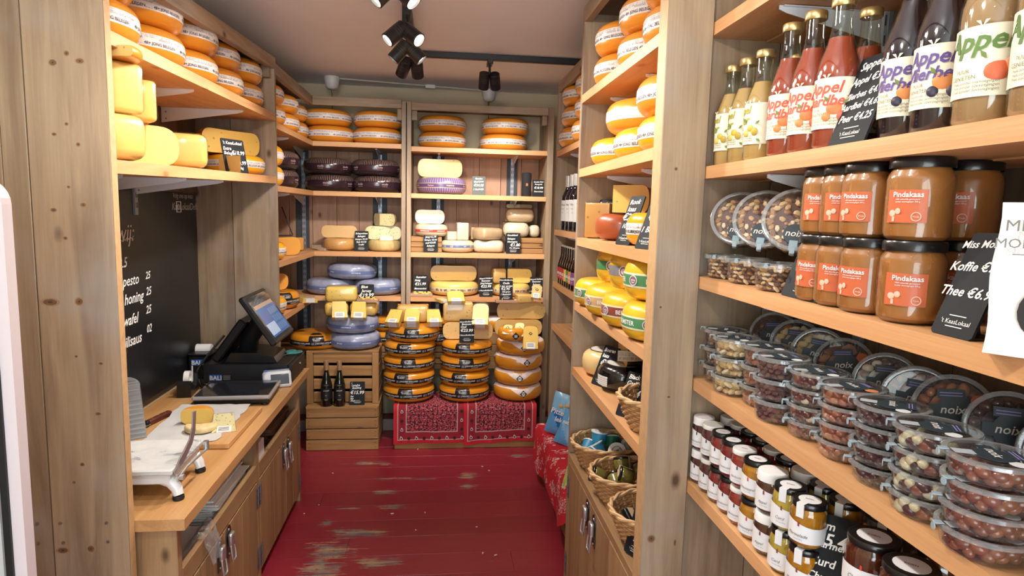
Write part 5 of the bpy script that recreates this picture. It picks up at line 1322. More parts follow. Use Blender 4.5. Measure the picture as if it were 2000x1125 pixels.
m = MB(); m.rounded(.10, .05, .012, .005, HERB); m.box(-.042, .042, -.022, .02, .0125, .0135, WHITE); o = m.build('cheese_packet'); o.location = (x+.02, 4.652, S3+.083); o.rotation_euler = (1.15, 0, .05); tag(o, 'small labelled herb cheese packet leaning against the right stack', 'cheese')
card_px((692, 491), (719, 491), S3, [('Schapenkaas', .115, 0, .84, 'C'), ('Belegen', .12, 0, .70, 'C'), ('Belegen €2.80', .10, 0, .56, 'C'), ('Geit €2.95', .11, 0, .42, 'C'), ('Truffel', .10, 0, .29, 'C')], 'black price card between the caramel and the herb cheeses, third corner shelf', .145, .2, Y=4.60)
# fourth corner shelf
cput(cut(.105, .10, -PI*.5, PI*.5, RIND, ORP, b=.05), (-1.0, 3.95, S4+.110), 2.3, 'half cheese with round pinkish face on a black-banded wheel, fourth corner shelf')
cput(block(.11, .10, .14, RIND, ORP, .02), (-1.02, 3.70, S4+.004), 1.0, 'orange cheese piece at the left end of the fourth corner shelf')
cput(w_black(.15, .105), (-1.00, 3.98, S4+.003), .9, 'orange wheel with black band at the left of fourth corner shelf')
cput(w_white(.125, .10, pm('yellow_rind', '#e9a91f')), (-.995, 3.735, S4+.0035), .6, 'yellow wheel with white band at the front end of fourth corner shelf')
o = packet(.12, .17, .03, CREAMY, RIND, 1, None, False)(); o.location = (-.90, 4.28, S4+.004); o.rotation_euler = (.1, .1, .9); tag(o, 'pale packed cheese wedge by the end of fourth corner shelf', 'cheese')
WBL = w_blue(.175, .108)
x1, _ = bx(601, 693, 560, 4.69); x2, _ = bx(693, 781, 560, 4.69); x3, _ = bx(642, 733, 525, 4.71)
BG = 'blue waxed wheels on the fourth corner shelf'
put('wb', WBL, (x1-.004, 4.71, S4+.003), (0, 0, .2), 'blue waxed cheese wheel, left one on the fourth corner shelf', 'cheese', BG); put('wb', WBL, (x2+.004, 4.71, S4+.003), (0, 0, 1.1), 'blue waxed cheese wheel, right one behind the blue cheese card', 'cheese', BG)
put('wb', WBL, (x3, 4.71, S4+.112), (0, .03, .6), 'blue waxed cheese wheel lying on the two others, fourth corner shelf', 'cheese', BG)
card_px((701, 590), (730, 589), .93, [('Blue', .17, -.36, .82, 'L'), ('Jersey', .17, -.36, .65, 'L'), ('€19.99', .22, 0, .44, 'C'), ('Van', .11, -.4, .30, 'L'), ('Stuurs', .11, -.42, .2, 'L'), ('Texel', .11, .15, .27, 'L')], 'black price card reading Blue Jersey above the crate', .155, .12, Y=4.40, foot=False)

# ------------------------------------------------------------------ right-hand bay of the back shelves
z2 = 1.713
x, r = bx(813, 911, 362, 4.70)
cput(w_purple(.18, .118), (x, 4.715, z2+.003), .35, 'purple pleated cheese wheel at left of second shelf, right back bay')
x, r = bx(819, 900, 330, 4.70)
cput(half(.158, .128, RIND, CREAMY, b=.05), (x, 4.67, z2+.123), .0, 'yellow half cheese with smooth cut face lying on the purple wheel')
card_px((922, 378), (948, 378), z2, [('Goudse', .12, 0, .84, 'C'), ('Oud bros', .13, 0, .68, 'C'), ('€24.95', .18, 0, .47, 'C'), ('1 Smakelijk', .12, 0, .28, 'C')], 'price card coloured grey as if lit, alone in the middle of second shelf, right bay', .135, .12, Y=4.60, col=pm('card_lit_grey', '#555b58', .6, spec=.2), crest=False)  # light on this card is put into its lighter grey; the others are black
card_px((1040, 381), (1064, 382), z2, [('Goudse Roti', .11, 0, .84, 'C'), ('Fenegriek', .11, 0, .70, 'C'), ('€18.99', .18, 0, .47, 'C'), ('Boerenkaas', .11, 0, .28, 'C')], 'black price card beside the black speaker on second shelf, right bay', .125, .15, Y=4.62, crest=False)
sp = thing('portable_speaker', 'black cylindrical portable speaker at right of second shelf', 'speaker', (bx(1020, 1036, 360, 4.64)[0], 4.64, z2+.001))
m = MB(); m.lathe([(0, 0), (.033, 0), (.036, .006), (.036, .162), (.033, .170), (.026, .172), (.024, .166), (0, .165)], pm('speaker_fabric', '#1c1d20', .85, bump=.4, nscale=300), 28); m.build('body', sp)
m = MB(); m.box(-.008, .008, -.0372, -.0355, .075, .095, pm('speaker_badge', '#b8794a', .4, metal=.5), .001); m.build('badge', sp)
# third shelf of the right bay
z3 = 1.30
def crate_box(name, label, x, y, z, sx, sy, sz, rows=3, rz=0, mat=0):
    t = thing(name, label, 'crate', (x, y, z), (0, 0, rz)); W_ = cratewood(0); W1 = cratewood(1); W2_ = cratewood(2); h = sz/rows
    for k in range(rows):
        for s_ in (-1, 1):
            m = MB(); m.box(-sx/2, sx/2, s_*sy/2, s_*(sy/2-.008), k*h+.001, (k+1)*h-.003, W_, .001); m.build('slat', t)
            m = MB(); m.box(s_*sx/2, s_*(sx/2-.008), -sy/2+.008, sy/2-.008, k*h+.001, (k+1)*h-.003, W1, .001); m.build('end_slat', t)
    m = MB(); m.box(-sx/2+.002, sx/2-.002, -sy/2+.002, sy/2-.002, sz-.008, sz-.001, W_, .001); m.build('top', t)
    return t
x, r = bx(804, 858, 478, 4.66); crate_box('small_wooden_box', 'small wooden display box under the red-banded cheese at left', x, 4.70, z3+.001, .235, .2, .11)
x, r = bx(1003, 1056, 478, 4.68); crate_box('small_wooden_box', 'small wooden display box under the crusted loaves at right', x+.01, 4.72, z3+.001, .235, .2, .115)
x, r = bx(812, 872, 452, 4.66)
IV = pm('ivory_rind', '#d3c2a2', .4, coat=.3, noise=.06, nscale=12); TANR = pm('tan_crust', '#b79a76', .75, noise=.22, nscale=45, bump=.4); PNKP = paste('beige_paste', '#c9ac86', 0, .2)
cput(w_band(.12, .088, IV, 'red_band', '#c9493c', 'GEITENKAAS', LW, .36, .58, n=6), (x, 4.68, z3+.112), .2, 'small ivory wheel with red band standing on the left wooden box')
cput(half(.105, .10, IV, GOAT, b=.045), (x-.01, 4.66, z3+.202), .0, 'white goat cheese half lying on the red-banded wheel')
x, r = bx(862, 924, 480, 4.62)
cput(w_band(.122, .085, IV, 'blue_band', '#2f4a8c', 'GEIT', LW, .42, .62, n=5, emblem=True), (x, 4.66, z3+.003), .0, 'small ivory wheel with blue band in the middle of third shelf')
cput(block(.085, .08, .125, IV, GOAT, .008), (x+.035, 4.67, z3+.090), .15, 'tall white cheese block standing on the blue-banded wheel')
cput(cut(.12, .06, .2, 1.5, IV, GOAT, b=.03), (x-.07, 4.62, z3+.090), .35, 'white cheese wedge lying on the blue-banded wheel')
x, r = bx(926, 984, 487, 4.60)
cput(block(.225, .14, .088, TANR, GOAT, .035), (x, 4.68, z3+.003), -.06, 'beige cheese loaf in film, lower one right of blue-banded wheel')
cput(block(.195, .15, .088, TANR, PNKP, .03), (x-.006, 4.69, z3+.094), .62, 'beige cheese loaf with crust, upper one right of the blue-banded wheel')
x, r = bx(985, 1036, 447, 4.68)
cput(block(.19, .16, .105, TANR, GOAT, .04), (x-.01, 4.70, z3+.119), -.05, 'white speckled cheese loaf on the right wooden box')
cput(block(.08, .15, .09, TANR, GOAT, .03), (x+.125, 4.74, z3+.119), .05, 'narrow white cheese loaf end beside the loaf on right box')
cput(block(.21, .16, .10, TANR, PNKP, .042), (x+.02, 4.72, z3+.227), -.05, 'brown crusted cheese loaf on top of the right box stack')
cput(cut(.10, .03, .3, 2.9, TANR, PNKP, b=.012), (x+.02, 4.73, z3+.329), .0, 'thin crust of cheese lying on the top of the right stack')
card_px((827, 493), (855, 493), z3, [('Geitenkaas', .115, 0, .85, 'C'), ('Jong €2.70', .115, 0, .70, 'C'), ('Belegen €2.90', .10, 0, .56, 'C'), ('oud €3.05', .115, 0, .42, 'C'), ('Schapen', .11, 0, .28, 'C')], 'black price card in front of the left wooden box', .15, .1, Y=4.57)
card_px((988, 496), (1016, 496), z3, [('Goudsland', .115, -.4, .85, 'L'), ('Belegen', .12, -.4, .68, 'L'), ('blauwgras', .12, -.4, .54, 'L'), ('€1.80', .2, .15, .36, 'C'), ('Per 100 gram', .09, .1, .25, 'C')], 'black price card in front of the right wooden box', .15, .1, Y=4.57)
# fourth shelf of the right bay
z4 = .985
COWB = printed('cow_band_cream', '#e6cfa6', '#5c4a44', ((.25, .5, 9),), .8); PYR = pm('pale_yellow_rind', '#e2bf6c', .35, coat=.3, noise=.08, nscale=9)
def w_cow(R, H):
    def f():
        P = wprof(R, H); m = MB(); m.lathe(P, PYR, 40); o = m.build('gouda_cheese'); b = MB(); strip(b, P, H*.28, H*.62, COWB)
        for i in range(16): wraptext(b, ('M', 'H', '&', 'W')[i % 4], .02, pm('cow_print', '#6b5148', .6), prof_at(P, H*.45), H*.38, 2*PI*i/16, .03)
        b.build('paper_band', o); return o
    return f
x, r = bx(840, 934, 568, 4.64); cput(w_cow(.182, .098), (x, 4.715, z4+.003), 0, 'pale yellow wheel with printed band at left of fourth shelf, right bay')
x, r = bx(843, 929, 543, 4.62); cput(half(.168, .112, pm('green_edge', '#9aa25a', .5), paste('deep_yellow_paste', '#dcae48', .1), b=.05), (x, 4.67, z4+.103), 0, 'long deep yellow half cheese lying on the left printed wheel')
x, r = bx(962, 1034, 568, 4.64); cput(w_cow(.15, .092), (x, 4.70, z4+.003), .3, 'pale yellow wheel with printed band at right of fourth shelf, right bay')
cput(block(.095, .12, .105, PYR, OLD, .012), (x-.095, 4.66, z4+.097), .1, 'small yellow cheese block in film standing on the right printed wheel')
cput(cut(.18, .105, .0, 1.35, PYR, CREAMY, b=.04), (x+.0-.03, 4.63, z4+.097), .0, 'yellow quarter cheese beside the block on the right printed wheel')
card_px((807, 572), (835, 572), z4, [('Remeker', .13, -.3, .84, 'L'), ('Pittig', .13, -.4, .68, 'L'), ('€21.99', .18, 0, .50, 'C'), ('Bloemendaal', .11, 0, .3, 'C')], 'black price card behind the tasting tray at left of fourth shelf', .15, .2, Y=4.60)
card_px((936, 581), (962, 581), z4, [('Noord Holland', .10, 0, .86, 'C'), ('Beemster', .11, 0, .74, 'C'), ('Jong belegen', .11, 0, .62, 'C'), ('€22.99', .17, 0, .45, 'C'), ('1 Noordhollander', .095, 0, .28, 'C')], 'black price card between the two printed wheels', .15, .1, Y=4.56)
card_px((1035, 583), (1060, 583), z4, [('Noord Holland', .10, 0, .86, 'C'), ('Beemster', .11, 0, .74, 'C'), ('Belegen', .12, 0, .60, 'C'), ('€21.99', .17, 0, .45, 'C'), ('1 Noordhollander', .095, 0, .28, 'C')], 'black price card at the far right of fourth shelf', .148, .1, Y=4.56)
def tray(loc, label, w_=.15, d=.09, rz=0, n=26):
    t = thing('tasting_tray', label, 'tray', loc, (0, 0, rz)); m = MB(); W_ = rawpine(0); m.box(-w_/2, w_/2, -d/2, d/2, 0, .008, W_, .001)
    for s_ in (-1, 1): m.box(-w_/2, w_/2, s_*d/2, s_*(d/2-.006), .008, .020, W_, .001); m.box(s_*w_/2, s_*(w_/2-.006), -d/2+.006, d/2-.006, .008, .020, W_, .001)
    m.build('tray', t); rnd = random.Random(n); c = MB()
    for k in range(n): c.rounded(.016, .016, .014, .003, CREAMY, T(rnd.uniform(-w_/2+.016, w_/2-.016), rnd.uniform(-d/2+.016, d/2-.016), .009+.010*(k > n*.55)) @ RZ(rnd.random()*3), 1)
    c = c.build('cheese_cubes', t); c['kind'] = 'stuff'; return t
x, r = bx(804, 842, 580, 4.55); tray((x, 4.565, z4+.001), 'little wooden tasting tray with cheese cubes at left of fourth shelf', .155, .065)
# ------------------------------------------------------------------ crates on the floor
def slat_crate(name, label, x0, x1, y0, y1, z0, z1, style):
    t = thing(name, label, 'crate', (x0, y0, z0)); sx, sy, sz = x1-x0, y1-y0, z1-z0
    A, B_, Z = cratewood(0), cratewood(1), cratewood(2)
    if style == 'closed':
        h = sz/4
        for k in range(4):
            m = MB(); m.box(.003*(k % 2), sx-.002*k, 0, .012, k*h+.002, (k+1)*h-.004, A, .002); m.build('front_slat', t)
            m = MB(); m.box(0, sx, sy-.012, sy, k*h+.002, (k+1)*h-.004, A, .002); m.build('back_slat', t)
            for s_ in (0, sx-.012):
                m = MB(); m.box(s_, s_+.012, .013, sy-.013, k*h+.002, (k+1)*h-.004, B_, .002); m.build('end_slat', t)
            for px in (.02, sx-.02):
                for dz in (.3, .7): 
                    pass
        n = MB()
        for k in range(4):
            for px in (.02, sx-.02):
                for dz in (.3, .7): n.lathe([(.003, 0), (0, .001)], pm('nail_dark', '#3a2a1e', .5), 6, T(px, -.0005, (k+dz)*h) @ RX(PI/2))
        n.build('nails', t)
        for k in range(3):
            m = MB(); m.box(.0, sx, k*sy/3+.002, (k+1)*sy/3-.002, sz-.010, sz, A, .001); m.build('top_slat', t)
    else:
        h = sz/4
        for px in (0, sx-.042):
            m = MB(); m.box(px, px+.042, 0, .022, 0, sz-.012, Z, .002); m.build('corner_post', t)
            m = MB(); m.box(px, px+.042, sy-.022, sy, 0, sz-.012, Z, .002); m.build('corner_post', t)
        for k in range(4):
            m = MB(); m.box(.043, sx-.043, .012, .024, k*h+.008, (k+1)*h-.012, A, .002); m.build('front_slat', t)
            for s_ in (.001, sx-.013):
                m = MB(); m.box(s_, s_+.012, .024, sy-.024, k*h+.008, (k+1)*h-.012, B_, .002); m.build('end_slat', t)
        m = MB(); m.box(.014, sx-.014, sy-.030, sy-.024, .002, sz-.014, pm('crate_inside_shade', '#1d140d', .8)); m.build('back_board', t)  # near-black sheet, shade behind the slat gaps put into its colour
        for k in range(3):
            m = MB(); m.box(0, sx, k*sy/3+.002, (k+1)*sy/3-.002, sz-.011, sz, A, .001); m.build('top_slat', t)
    return t
slat_crate('wooden_crate', 'wooden apple crate on the floor carrying two wine bottles and the upper crate', -.862, -.392, 4.17, 4.52, 0.0, .297, 'closed')
slat_crate('wooden_crate', 'upper wooden crate with dark gaps, carrying the two blue wheels', -.868, -.398, 4.245, 4.52, .298, .655, 'open')
WB_ = wine_bottle('wine_bottle', '#14160f', '#17171a', '#b08a62', .0375, .30, .05, .125, True)
for px, lab in ((638, 'dark wine bottle on the lower crate, left of its pair'), (663.5, 'dark wine bottle on the lower crate, next to the price card')):
    p = aty(px, 790, 4.208); put('crate_wine', WB_, (p.x, 4.209, .298), (0, 0, .1), lab, 'wine bottle', 'wine bottles on the wooden crate')
card_px((683, 795), (712, 794), .298, [('1', .1, -.4, .90, 'L'), ('Langhe', .125, -.38, .80, 'L'), ('Riesling', .125, -.34, .68, 'L'), ('€15.99', .2, 0, .47, 'C'), ('Per', .10, -.45, .33, 'L'), ('fles', .10, -.45, .24, 'L'), ('75cl', .10, -.45, .15, 'L')], 'black price card reading 15.99 beside the wine bottles on the crate', .155, .15, Y=4.205)
# blue wheels and cut cheese on the upper crate
cxb, rb = bx(641, 737, 660, 4.36)
for l in (0, 1): put('wb', WBL, (cxb+.008-.012*l, 4.40, .658+.111*l), (0, 0, .9+1.4*l), 'blue waxed wheel on the wooden crate, %s one of the pair' % ('lower', 'upper')[l], 'cheese', 'blue wheels on the wooden crate')
zb = .658+.111*2-.002
cput(block(.155, .13, .092, BLUED, CREAMY, .03), (cxb-.108, 4.37, zb), .12, 'rounded yellow cheese half at left on top of the blue wheels')
cput(block(.185, .13, .095, BLUED, CREAMY, .035), (cxb+.075, 4.39, zb), -.1, 'rounded yellow cheese half at right on top of the blue wheels')
cput(block(.205, .12, .10, BLUED, paste('holed_paste', '#ecc765', .6, .4, None, 55), .022), (cxb-.075, 4.38, zb+.097), .05, 'upper yellow cheese half with small holes above the blue wheels')
for px, rz, lab in ((664, .12, 'packed cheese slices leaning on the halves, left of pair above blue wheels'), (704, -.08, 'packed cheese slices in blue wrapper leaning on halves, right of pair')):
    p = aty(px, 618, 4.26); o = packet(.10, .115, .028, CREAMY, BLUED, 2, None, False)(); o.location = (p.x, 4.265, zb+.036); o.rotation_euler = (1.0, 0, rz); tag(o, lab, 'cheese')
tray((cxb+.105, 4.33, zb+.098), 'little tasting board with cheese cubes under the blue cheese card', .14, .07, -.05, 18)
# ------------------------------------------------------------------ platform with bandanas and three stacks
pl = thing('wooden_platform', 'low wooden platform under the cheese stacks, hidden by red bandanas', 'platform', (0, 0, 0))
m = MB(); m.box(-.288, .672, 4.175, 4.195, 0, .298, cratewood(0), .002); m.build('front_board', pl)
m = MB(); m.box(-.288, .672, 4.196, 4.52, .278, .298, cratewood(0), .002); m.build('top_board', pl)
for x in (-.288, .652):
    m = MB(); m.box(x, x+.02, 4.196, 4.52, 0, .277, cratewood(1), .002); m.build('end_board', pl)
def bandana_mat(name, ground, dark, light, line):
    m, nt, b = newmat(name); uv = nt.nodes.new('ShaderNodeTexCoord').outputs['UV']; s = nt.nodes.new('ShaderNodeSeparateXYZ'); nt.links.new(uv, s.inputs[0])
    u, v = s.outputs[0], s.outputs[1]
    du = mathn(nt, 'MINIMUM', u, mathn(nt, 'SUBTRACT', 1, u)); dv = mathn(nt, 'ADD', v, 0)
    d = mathn(nt, 'MINIMUM', du, mathn(nt, 'MULTIPLY', dv, .52))
    inner = mathn(nt, 'GREATER_THAN', d, .165)
    vec = mapping(nt, uv, (17, 10, 1)); vo = nt.nodes.new('ShaderNodeTexVoronoi'); vo.inputs['Randomness'].default_value = .35; vo.inputs['Scale'].default_value = 1; nt.links.new(vec, vo.inputs['Vector'])
    ring = mathn(nt, 'LESS_THAN', mathn(nt, 'ABSOLUTE', mathn(nt, 'SUBTRACT', vo.outputs['Distance'], .36)), .07); core = mathn(nt, 'LESS_THAN', vo.outputs['Distance'], .16)
    wv = noise(nt, mapping(nt, uv, (38, 24, 1)), 1, 2); wl = mathn(nt, 'GREATER_THAN', wv, .63); wd = mathn(nt, 'LESS_THAN', wv, .49)
    base = mix(nt, mathn(nt, 'MULTIPLY', inner, .75), lin(ground), lin(dark))
    body = mix(nt, mathn(nt, 'MULTIPLY', inner, mathn(nt, 'MAXIMUM', wd, core)), base, lin(line)); body = mix(nt, mathn(nt, 'MULTIPLY', inner, mathn(nt, 'MULTIPLY', ring, .75)), body, lin('#c2505a')); body = mix(nt, mathn(nt, 'MULTIPLY', inner, mathn(nt, 'MULTIPLY', wl, .75)), body, lin(light))
    for a, wid in ((.165, .007), (.055, .006)):
        st = mathn(nt, 'LESS_THAN', mathn(nt, 'ABSOLUTE', mathn(nt, 'SUBTRACT', d, a)), wid); body = mix(nt, mathn(nt, 'MULTIPLY', st, .8), body, lin(light))
    bord = mathn(nt, 'MULTIPLY', mathn(nt, 'GREATER_THAN', d, .062), mathn(nt, 'LESS_THAN', d, .158)); body = mix(nt, mathn(nt, 'MULTIPLY', bord, .7), body, lin('#7d1a2a'))
    nt.links.new(body, b.inputs['Base Color']); b.inputs['Roughness'].default_value = .85; return m
BAN = bandana_mat('paisley_bandana', '#bb1c2a', '#7c2234', '#bfa6a2', '#2a1218')
def drop(mb, M, s, mat, core):
    P = [(s*.5*math.cos(a)*(1 if math.sin(a) < .2 else 1-.55*math.sin(a))+(.22*s*math.sin(a) if math.sin(a) > .2 else 0), s*.5*math.sin(a)*(1 if math.sin(a) < 0 else 1.5)) for a in [2*PI*i/16 for i in range(16)]]
    mb.prism(P, 0, .0006, mat, M); mb.prism([(x*.55, y*.5-.02*s) for x, y in P], .0006, .001, core, M)
def cloth_front(name, label, x0, x1, ztop, zbot, y, seed, hem):
    rnd = random.Random(seed); nx, nz, nt_ = 30, 14, 8; v = []; uvv = []
    for i in range(nx+1):
        u = i/nx; x = x0+(x1-x0)*u; zb = zbot+hem(u)
        for j in range(nt_+1):
            t = j/nt_; v.append((x, y+.30*(1-t)+.002, ztop+.0035+.0015*math.sin(u*9+t*4))); uvv.append((u, 1.0+.9*(1-t)))
        for k in range(1, nz+1):
            t = k/nz; z = ztop-(ztop-zb)*t; v.append((x, y-.006-.006*t*math.sin(u*11+seed)-.004*math.sin(u*23+seed*2)*t-.004*math.sin(min(1, t*5)*PI/2), z)); uvv.append((u, 1-t*1.0))
    r = nt_+nz+1; f = []; uvs = []
    for i in range(nx):
        for j in range(r-1):
            q = (i*r+j, i*r+j+1, (i+1)*r+j+1, (i+1)*r+j); f.append(q); uvs.append([uvv[a] for a in q])
    m = MB(); m.add(v, f, BAN, True, None, uvs)
    L_ = pm('paisley_white', '#cdbdb8', .85); K_ = pm('paisley_dark', '#3a1a20', .85); wd = x1-x0; n = 9
    for i in range(n):
        x = x0+wd*(.10+.8*i/(n-1)); hh = (ztop-zbot)
        if i % 2 == 0: drop(m, T(x, y-.021, zbot+hem(.5)+hh*.155) @ RX(PI/2) @ RZ(.5), .022, L_, K_)
        else: m.lathe([(.011, 0), (0, .001)], K_, 12, T(x, y-.0205, zbot+hem(.5)+hh*.155) @ RX(PI/2))
    for sgn, xx in ((0, x0+wd*.108), (1, x1-wd*.108)):
        for k in range(3):
            z = zbot+hem(.5)+(ztop-zbot)*(.38+.24*k)
            if (k+sgn) % 2 == 0: drop(m, T(xx, y-.019, z) @ RX(PI/2) @ RZ(.4), .020, L_, K_)
            else: m.lathe([(.011, 0), (0, .001)], K_, 12, T(xx, y-.0185, z) @ RX(PI/2))
    return tag(m.build(name), label, 'cloth', None)
cloth_front('bandana_cloth', 'dark red paisley bandana hanging from the platform, left one under the stacks', -.292, .215, .300, .040, 4.172, 1, lambda u: .0)
cloth_front('bandana_cloth', 'dark red paisley bandana hanging from the platform, right one under the stacks', .175, .668, .3015, .050, 4.168, 3, lambda u: -.030*(1-u)**2)
# stacks
def stack(key, mk, n, xs, y, z0, h, what, grp):
    for l in range(n):
        put(key, mk, (xs[l], y+.004*((l*7) % 3-1), z0+h*l), (0, 0, (.05, -.12, .16, -.05, .1)[l]), 'orange wheel with %s, %s from the bottom' % (what, ('lowest', 'second', 'third', 'fourth', 'fifth')[l]), 'cheese', grp)
Z0 = .309
def cx(a, b, y): return bx(a, b, y, 4.36)[0]
WK = w_black(.176, .100)
stack('wk', WK, 5, [cx(745, 852, 775), cx(745, 853, 745), cx(745, 853, 714), cx(747, 855, 684), cx(752, 864, 655)], 4.365, Z0, .1025, 'black band in the left stack on the bandanas', 'black-banded wheels in the left stack')
stack('wk', WK, 4, [cx(854, 958, 772), cx(855, 959, 742), cx(856, 961, 712), cx(860, 963, 680)], 4.365, Z0, .1025, 'black band in the middle stack on the bandanas', 'black-banded wheels in the middle stack')
WG = w_diamond(.170, .104)
stack('wg', WG, 4, [cx(960, 1060, 775), cx(961, 1061, 748), cx(962, 1062, 720), cx(966, 1066, 690)], 4.365, Z0, .1065, 'black diamond label in the right stack', 'diamond-label wheels in the right stack')
# pieces on the left stack
zt = Z0+.1025*5
x, r = bx(776, 836, 613, 4.44); cput(block(.22, .13, .115, RIND2, OLD, .03), (x, 4.45, zt+.002), 0, 'aged cheese half standing at the back of the left stack')
for px, y_, rz, lab, n_ in ((773, 4.27, -.3, 'packed cheese piece lying on left stack, leftmost of three', 1), (805, 4.26, -.03, 'packed cheese pieces on left stack, middle of three', 2), (848, 4.29, .04, 'packed cheese piece with thick rind on left stack, rightmost of three', 1)):
    p = aty(px, 625, y_); o = packet(.098, .13, .03 if n_ == 2 else .045, CREAMY, RIND2, n_, None, n_ == 2)(); o.location = (p.x, y_+.015, zt+.035); o.rotation_euler = (.55, 0, rz); tag(o, lab, 'cheese')
# on the middle stack
zt = Z0+.1025*4
OLDH = paste('old_paste', '#dcb470', .5, .3, None, 45)
x, r = bx(864, 963, 648, 4.34); cput(half(.172, .118, RIND2, OLDH, b=.05), (x, 4.33, zt+.003), 0, 'aged half cheese with small holes on the middle stack, behind the card')
x, r = bx(864, 925, 613, 4.38); cput(block(.205, .13, .13, RIND2, OLDH, .014), (x, 4.40, zt+.123), 0, 'squared aged cheese block with holes above the half on middle stack')
x, r = bx(871, 908, 584, 4.36); o = packet(.115, .12, .03, CREAMY, RIND2, 1, None)(); o.location = (x, 4.37, zt+.275); o.rotation_euler = (.5, 0, .1); tag(o, 'packed cheese piece with white label on the top of the middle stack', 'cheese')
x, r = bx(859, 878, 594, 4.36); o = packet(.07, .09, .018, OLD, RIND2, 1, None, False)(); o.location = (x-.015, 4.38, zt+.256); o.rotation_euler = (.1, 0, .5); tag(o, 'flat packed cheese slice under the top packet of the middle stack', 'cheese')
x, r = bx(922, 955, 612, 4.28); o = packet(.105, .155, .03, CREAMY, RIND2, 3, None)(); o.location = (x+.005, 4.30, zt+.150); o.rotation_euler = (.95, 0, -.12); tag(o, 'three packed cheese slices with labels leaning on the middle stack', 'cheese')
card_px((897, 668), (926, 667), zt+.004, [('Noordhollandse', .09, 0, .87, 'C'), ('Beemster', .11, 0, .76, 'C'), ('Oud', .13, -.4, .63, 'L'), ('€23.99', .18, 0, .47, 'C'), ('1 Noordhollander', .09, 0, .30, 'C')], 'black price card reading Oud 23.99 in the middle stack', .158, .08, Y=4.19, foot=False)
# on the right stack
zt = Z0+.1065*4
GRY = paste('greyed_paste', '#cba663', .2, .5)
x, r = bx(963, 1060, 657, 4.40); cput(half(.168, .11, RIND2, GRY, b=.05), (x, 4.39, zt+.003), .0, 'lower aged half cheese on the right stack')
x, r = bx(968, 1066, 628, 4.42); cput(half(.172, .118, RIND2, GRY, b=.055), (x, 4.41, zt+.116), .0, 'upper long aged half cheese on the right stack')
cput(cut(.10, .085, PI*1.02, PI*1.98, RIND2, GRY, b=.035), (bx(985, 1015, 670, 4.25)[0], 4.255, zt+.003), .0, 'half cheese with black diamond label and round rind in front on right stack')
m = MB(); M = T(bx(1003, 1012, 672, 4.14)[0], 4.150, zt+.042) @ RX(PI/2)
m.prism([(0, -.026), (.026, 0), (0, .026), (-.026, 0)], 0, .0012, DKW, M)
for s in (-.006, 0, .006): m.box(-.010, .010, s-.0014, s+.0014, .0012, .0018, LW, 0, M)
dl = m.build('diamond_label'); dl.parent = [o for o in COL.objects if o.get('label', '').startswith('half cheese with black diamond')][0]; dl.matrix_parent_inverse = Matrix.Translation(dl.parent.location).inverted()
for (px, py, y_, w_, l_, n_, rx, rz, lab) in ((993, 643, 4.22, .062, .075, 2, .8, -.35, 'small packed cheese with diamond mark at left on the right stack'), (1015, 640, 4.22, .062, .10, 1, .95, -.3, 'narrow packed cheese with diamond mark in the middle of right stack'), (1035, 655, 4.20, .098, .155, 3, 1.15, -.05, 'pile of packed cheese slices with diamond mark at right on the right stack')):
    p = aty(px, py, y_); o = packet(w_, l_, .02, CREAMY, RIND2, n_, True)(); o.location = (p.x, y_, p.z-.02); o.rotation_euler = (rx, 0, rz); tag(o, lab, 'cheese')
tray((bx(967, 1010, 609, 4.40)[0], 4.40, zt+.236), 'little tasting board with crumbs under the oblique price card', .155, .075, 0, 8)
x, r = bx(1005, 1040, 607, 4.42); cput(block(.115, .09, .055, RIND2, OLD, .008), (x, 4.42, zt+.236), .2, 'cheese piece with dark label at right on top of the right stack')
x, r = bx(1037, 1058, 600, 4.40); o = packet(.07, .10, .035, OLD, RIND2, 1, True)(); o.location = (x, 4.41, zt+.30); o.rotation_euler = (1.0, .1, -.15); tag(o, 'packed cheese triangle with diamond mark at far right of the right stack', 'cheese')
card_px((975, 604), (1001, 603), zt+.25, [('Noordhollandse', .09, 0, .88, 'C'), ('Oude', .13, 0, .73, 'C'), ('1 jaar gerijpt', .11, 0, .61, 'C'), ('€2.95', .16, -.05, .47, 'C'), ('100 gram', .10, 0, .36, 'C'), ('1 Beemster', .10, 0, .25, 'C')], 'black price card above the right stack, below fourth shelf', .158, .1, Y=4.37, foot=False)
# wheels in the shadow behind and beside the stacks
bl_ = slat_crate('low_stand', 'low dark wooden stand behind the crates carrying spare black-banded wheels', -1.20, .30, 4.56, 4.90, .45, .62, 'closed')
KB = 'spare black-banded wheels in the shadow under the back shelves'
for px, z, lab in ((617, .655, 'spare wheel with black band under the corner shelf, left of the blue wheels'),):
    put('wk', WK, (aty(617, 645, 4.42).x, 4.43, .655), (0, 0, .35), lab, 'cheese', KB)
for a, b, lab in ((725, 800, 'between crate and left stack'), (820, 892, 'behind left and middle stack')):
    for l in (0, 1):
        put('wk', WK, (bx(a, b, 640, 4.72)[0], 4.735, .622+.1025*l), (0, 0, .3+l), 'spare wheel with black band %s, %s one' % (lab, ('lower', 'upper')[l]), 'cheese', KB)
put('wg', WG, (bx(930, 1010, 620, 4.73)[0], 4.73, .727), (0, 0, 1.2), 'spare yellow wheel in the shadow behind the middle and right stacks', 'cheese', KB)
st2 = crate_box('wooden_box', 'dark wooden box under the spare yellow wheel behind the right stack', .47, 4.735, .45, .33, .32, .274, 3)
def mid(px, py, X): return atx(px, py, X).y
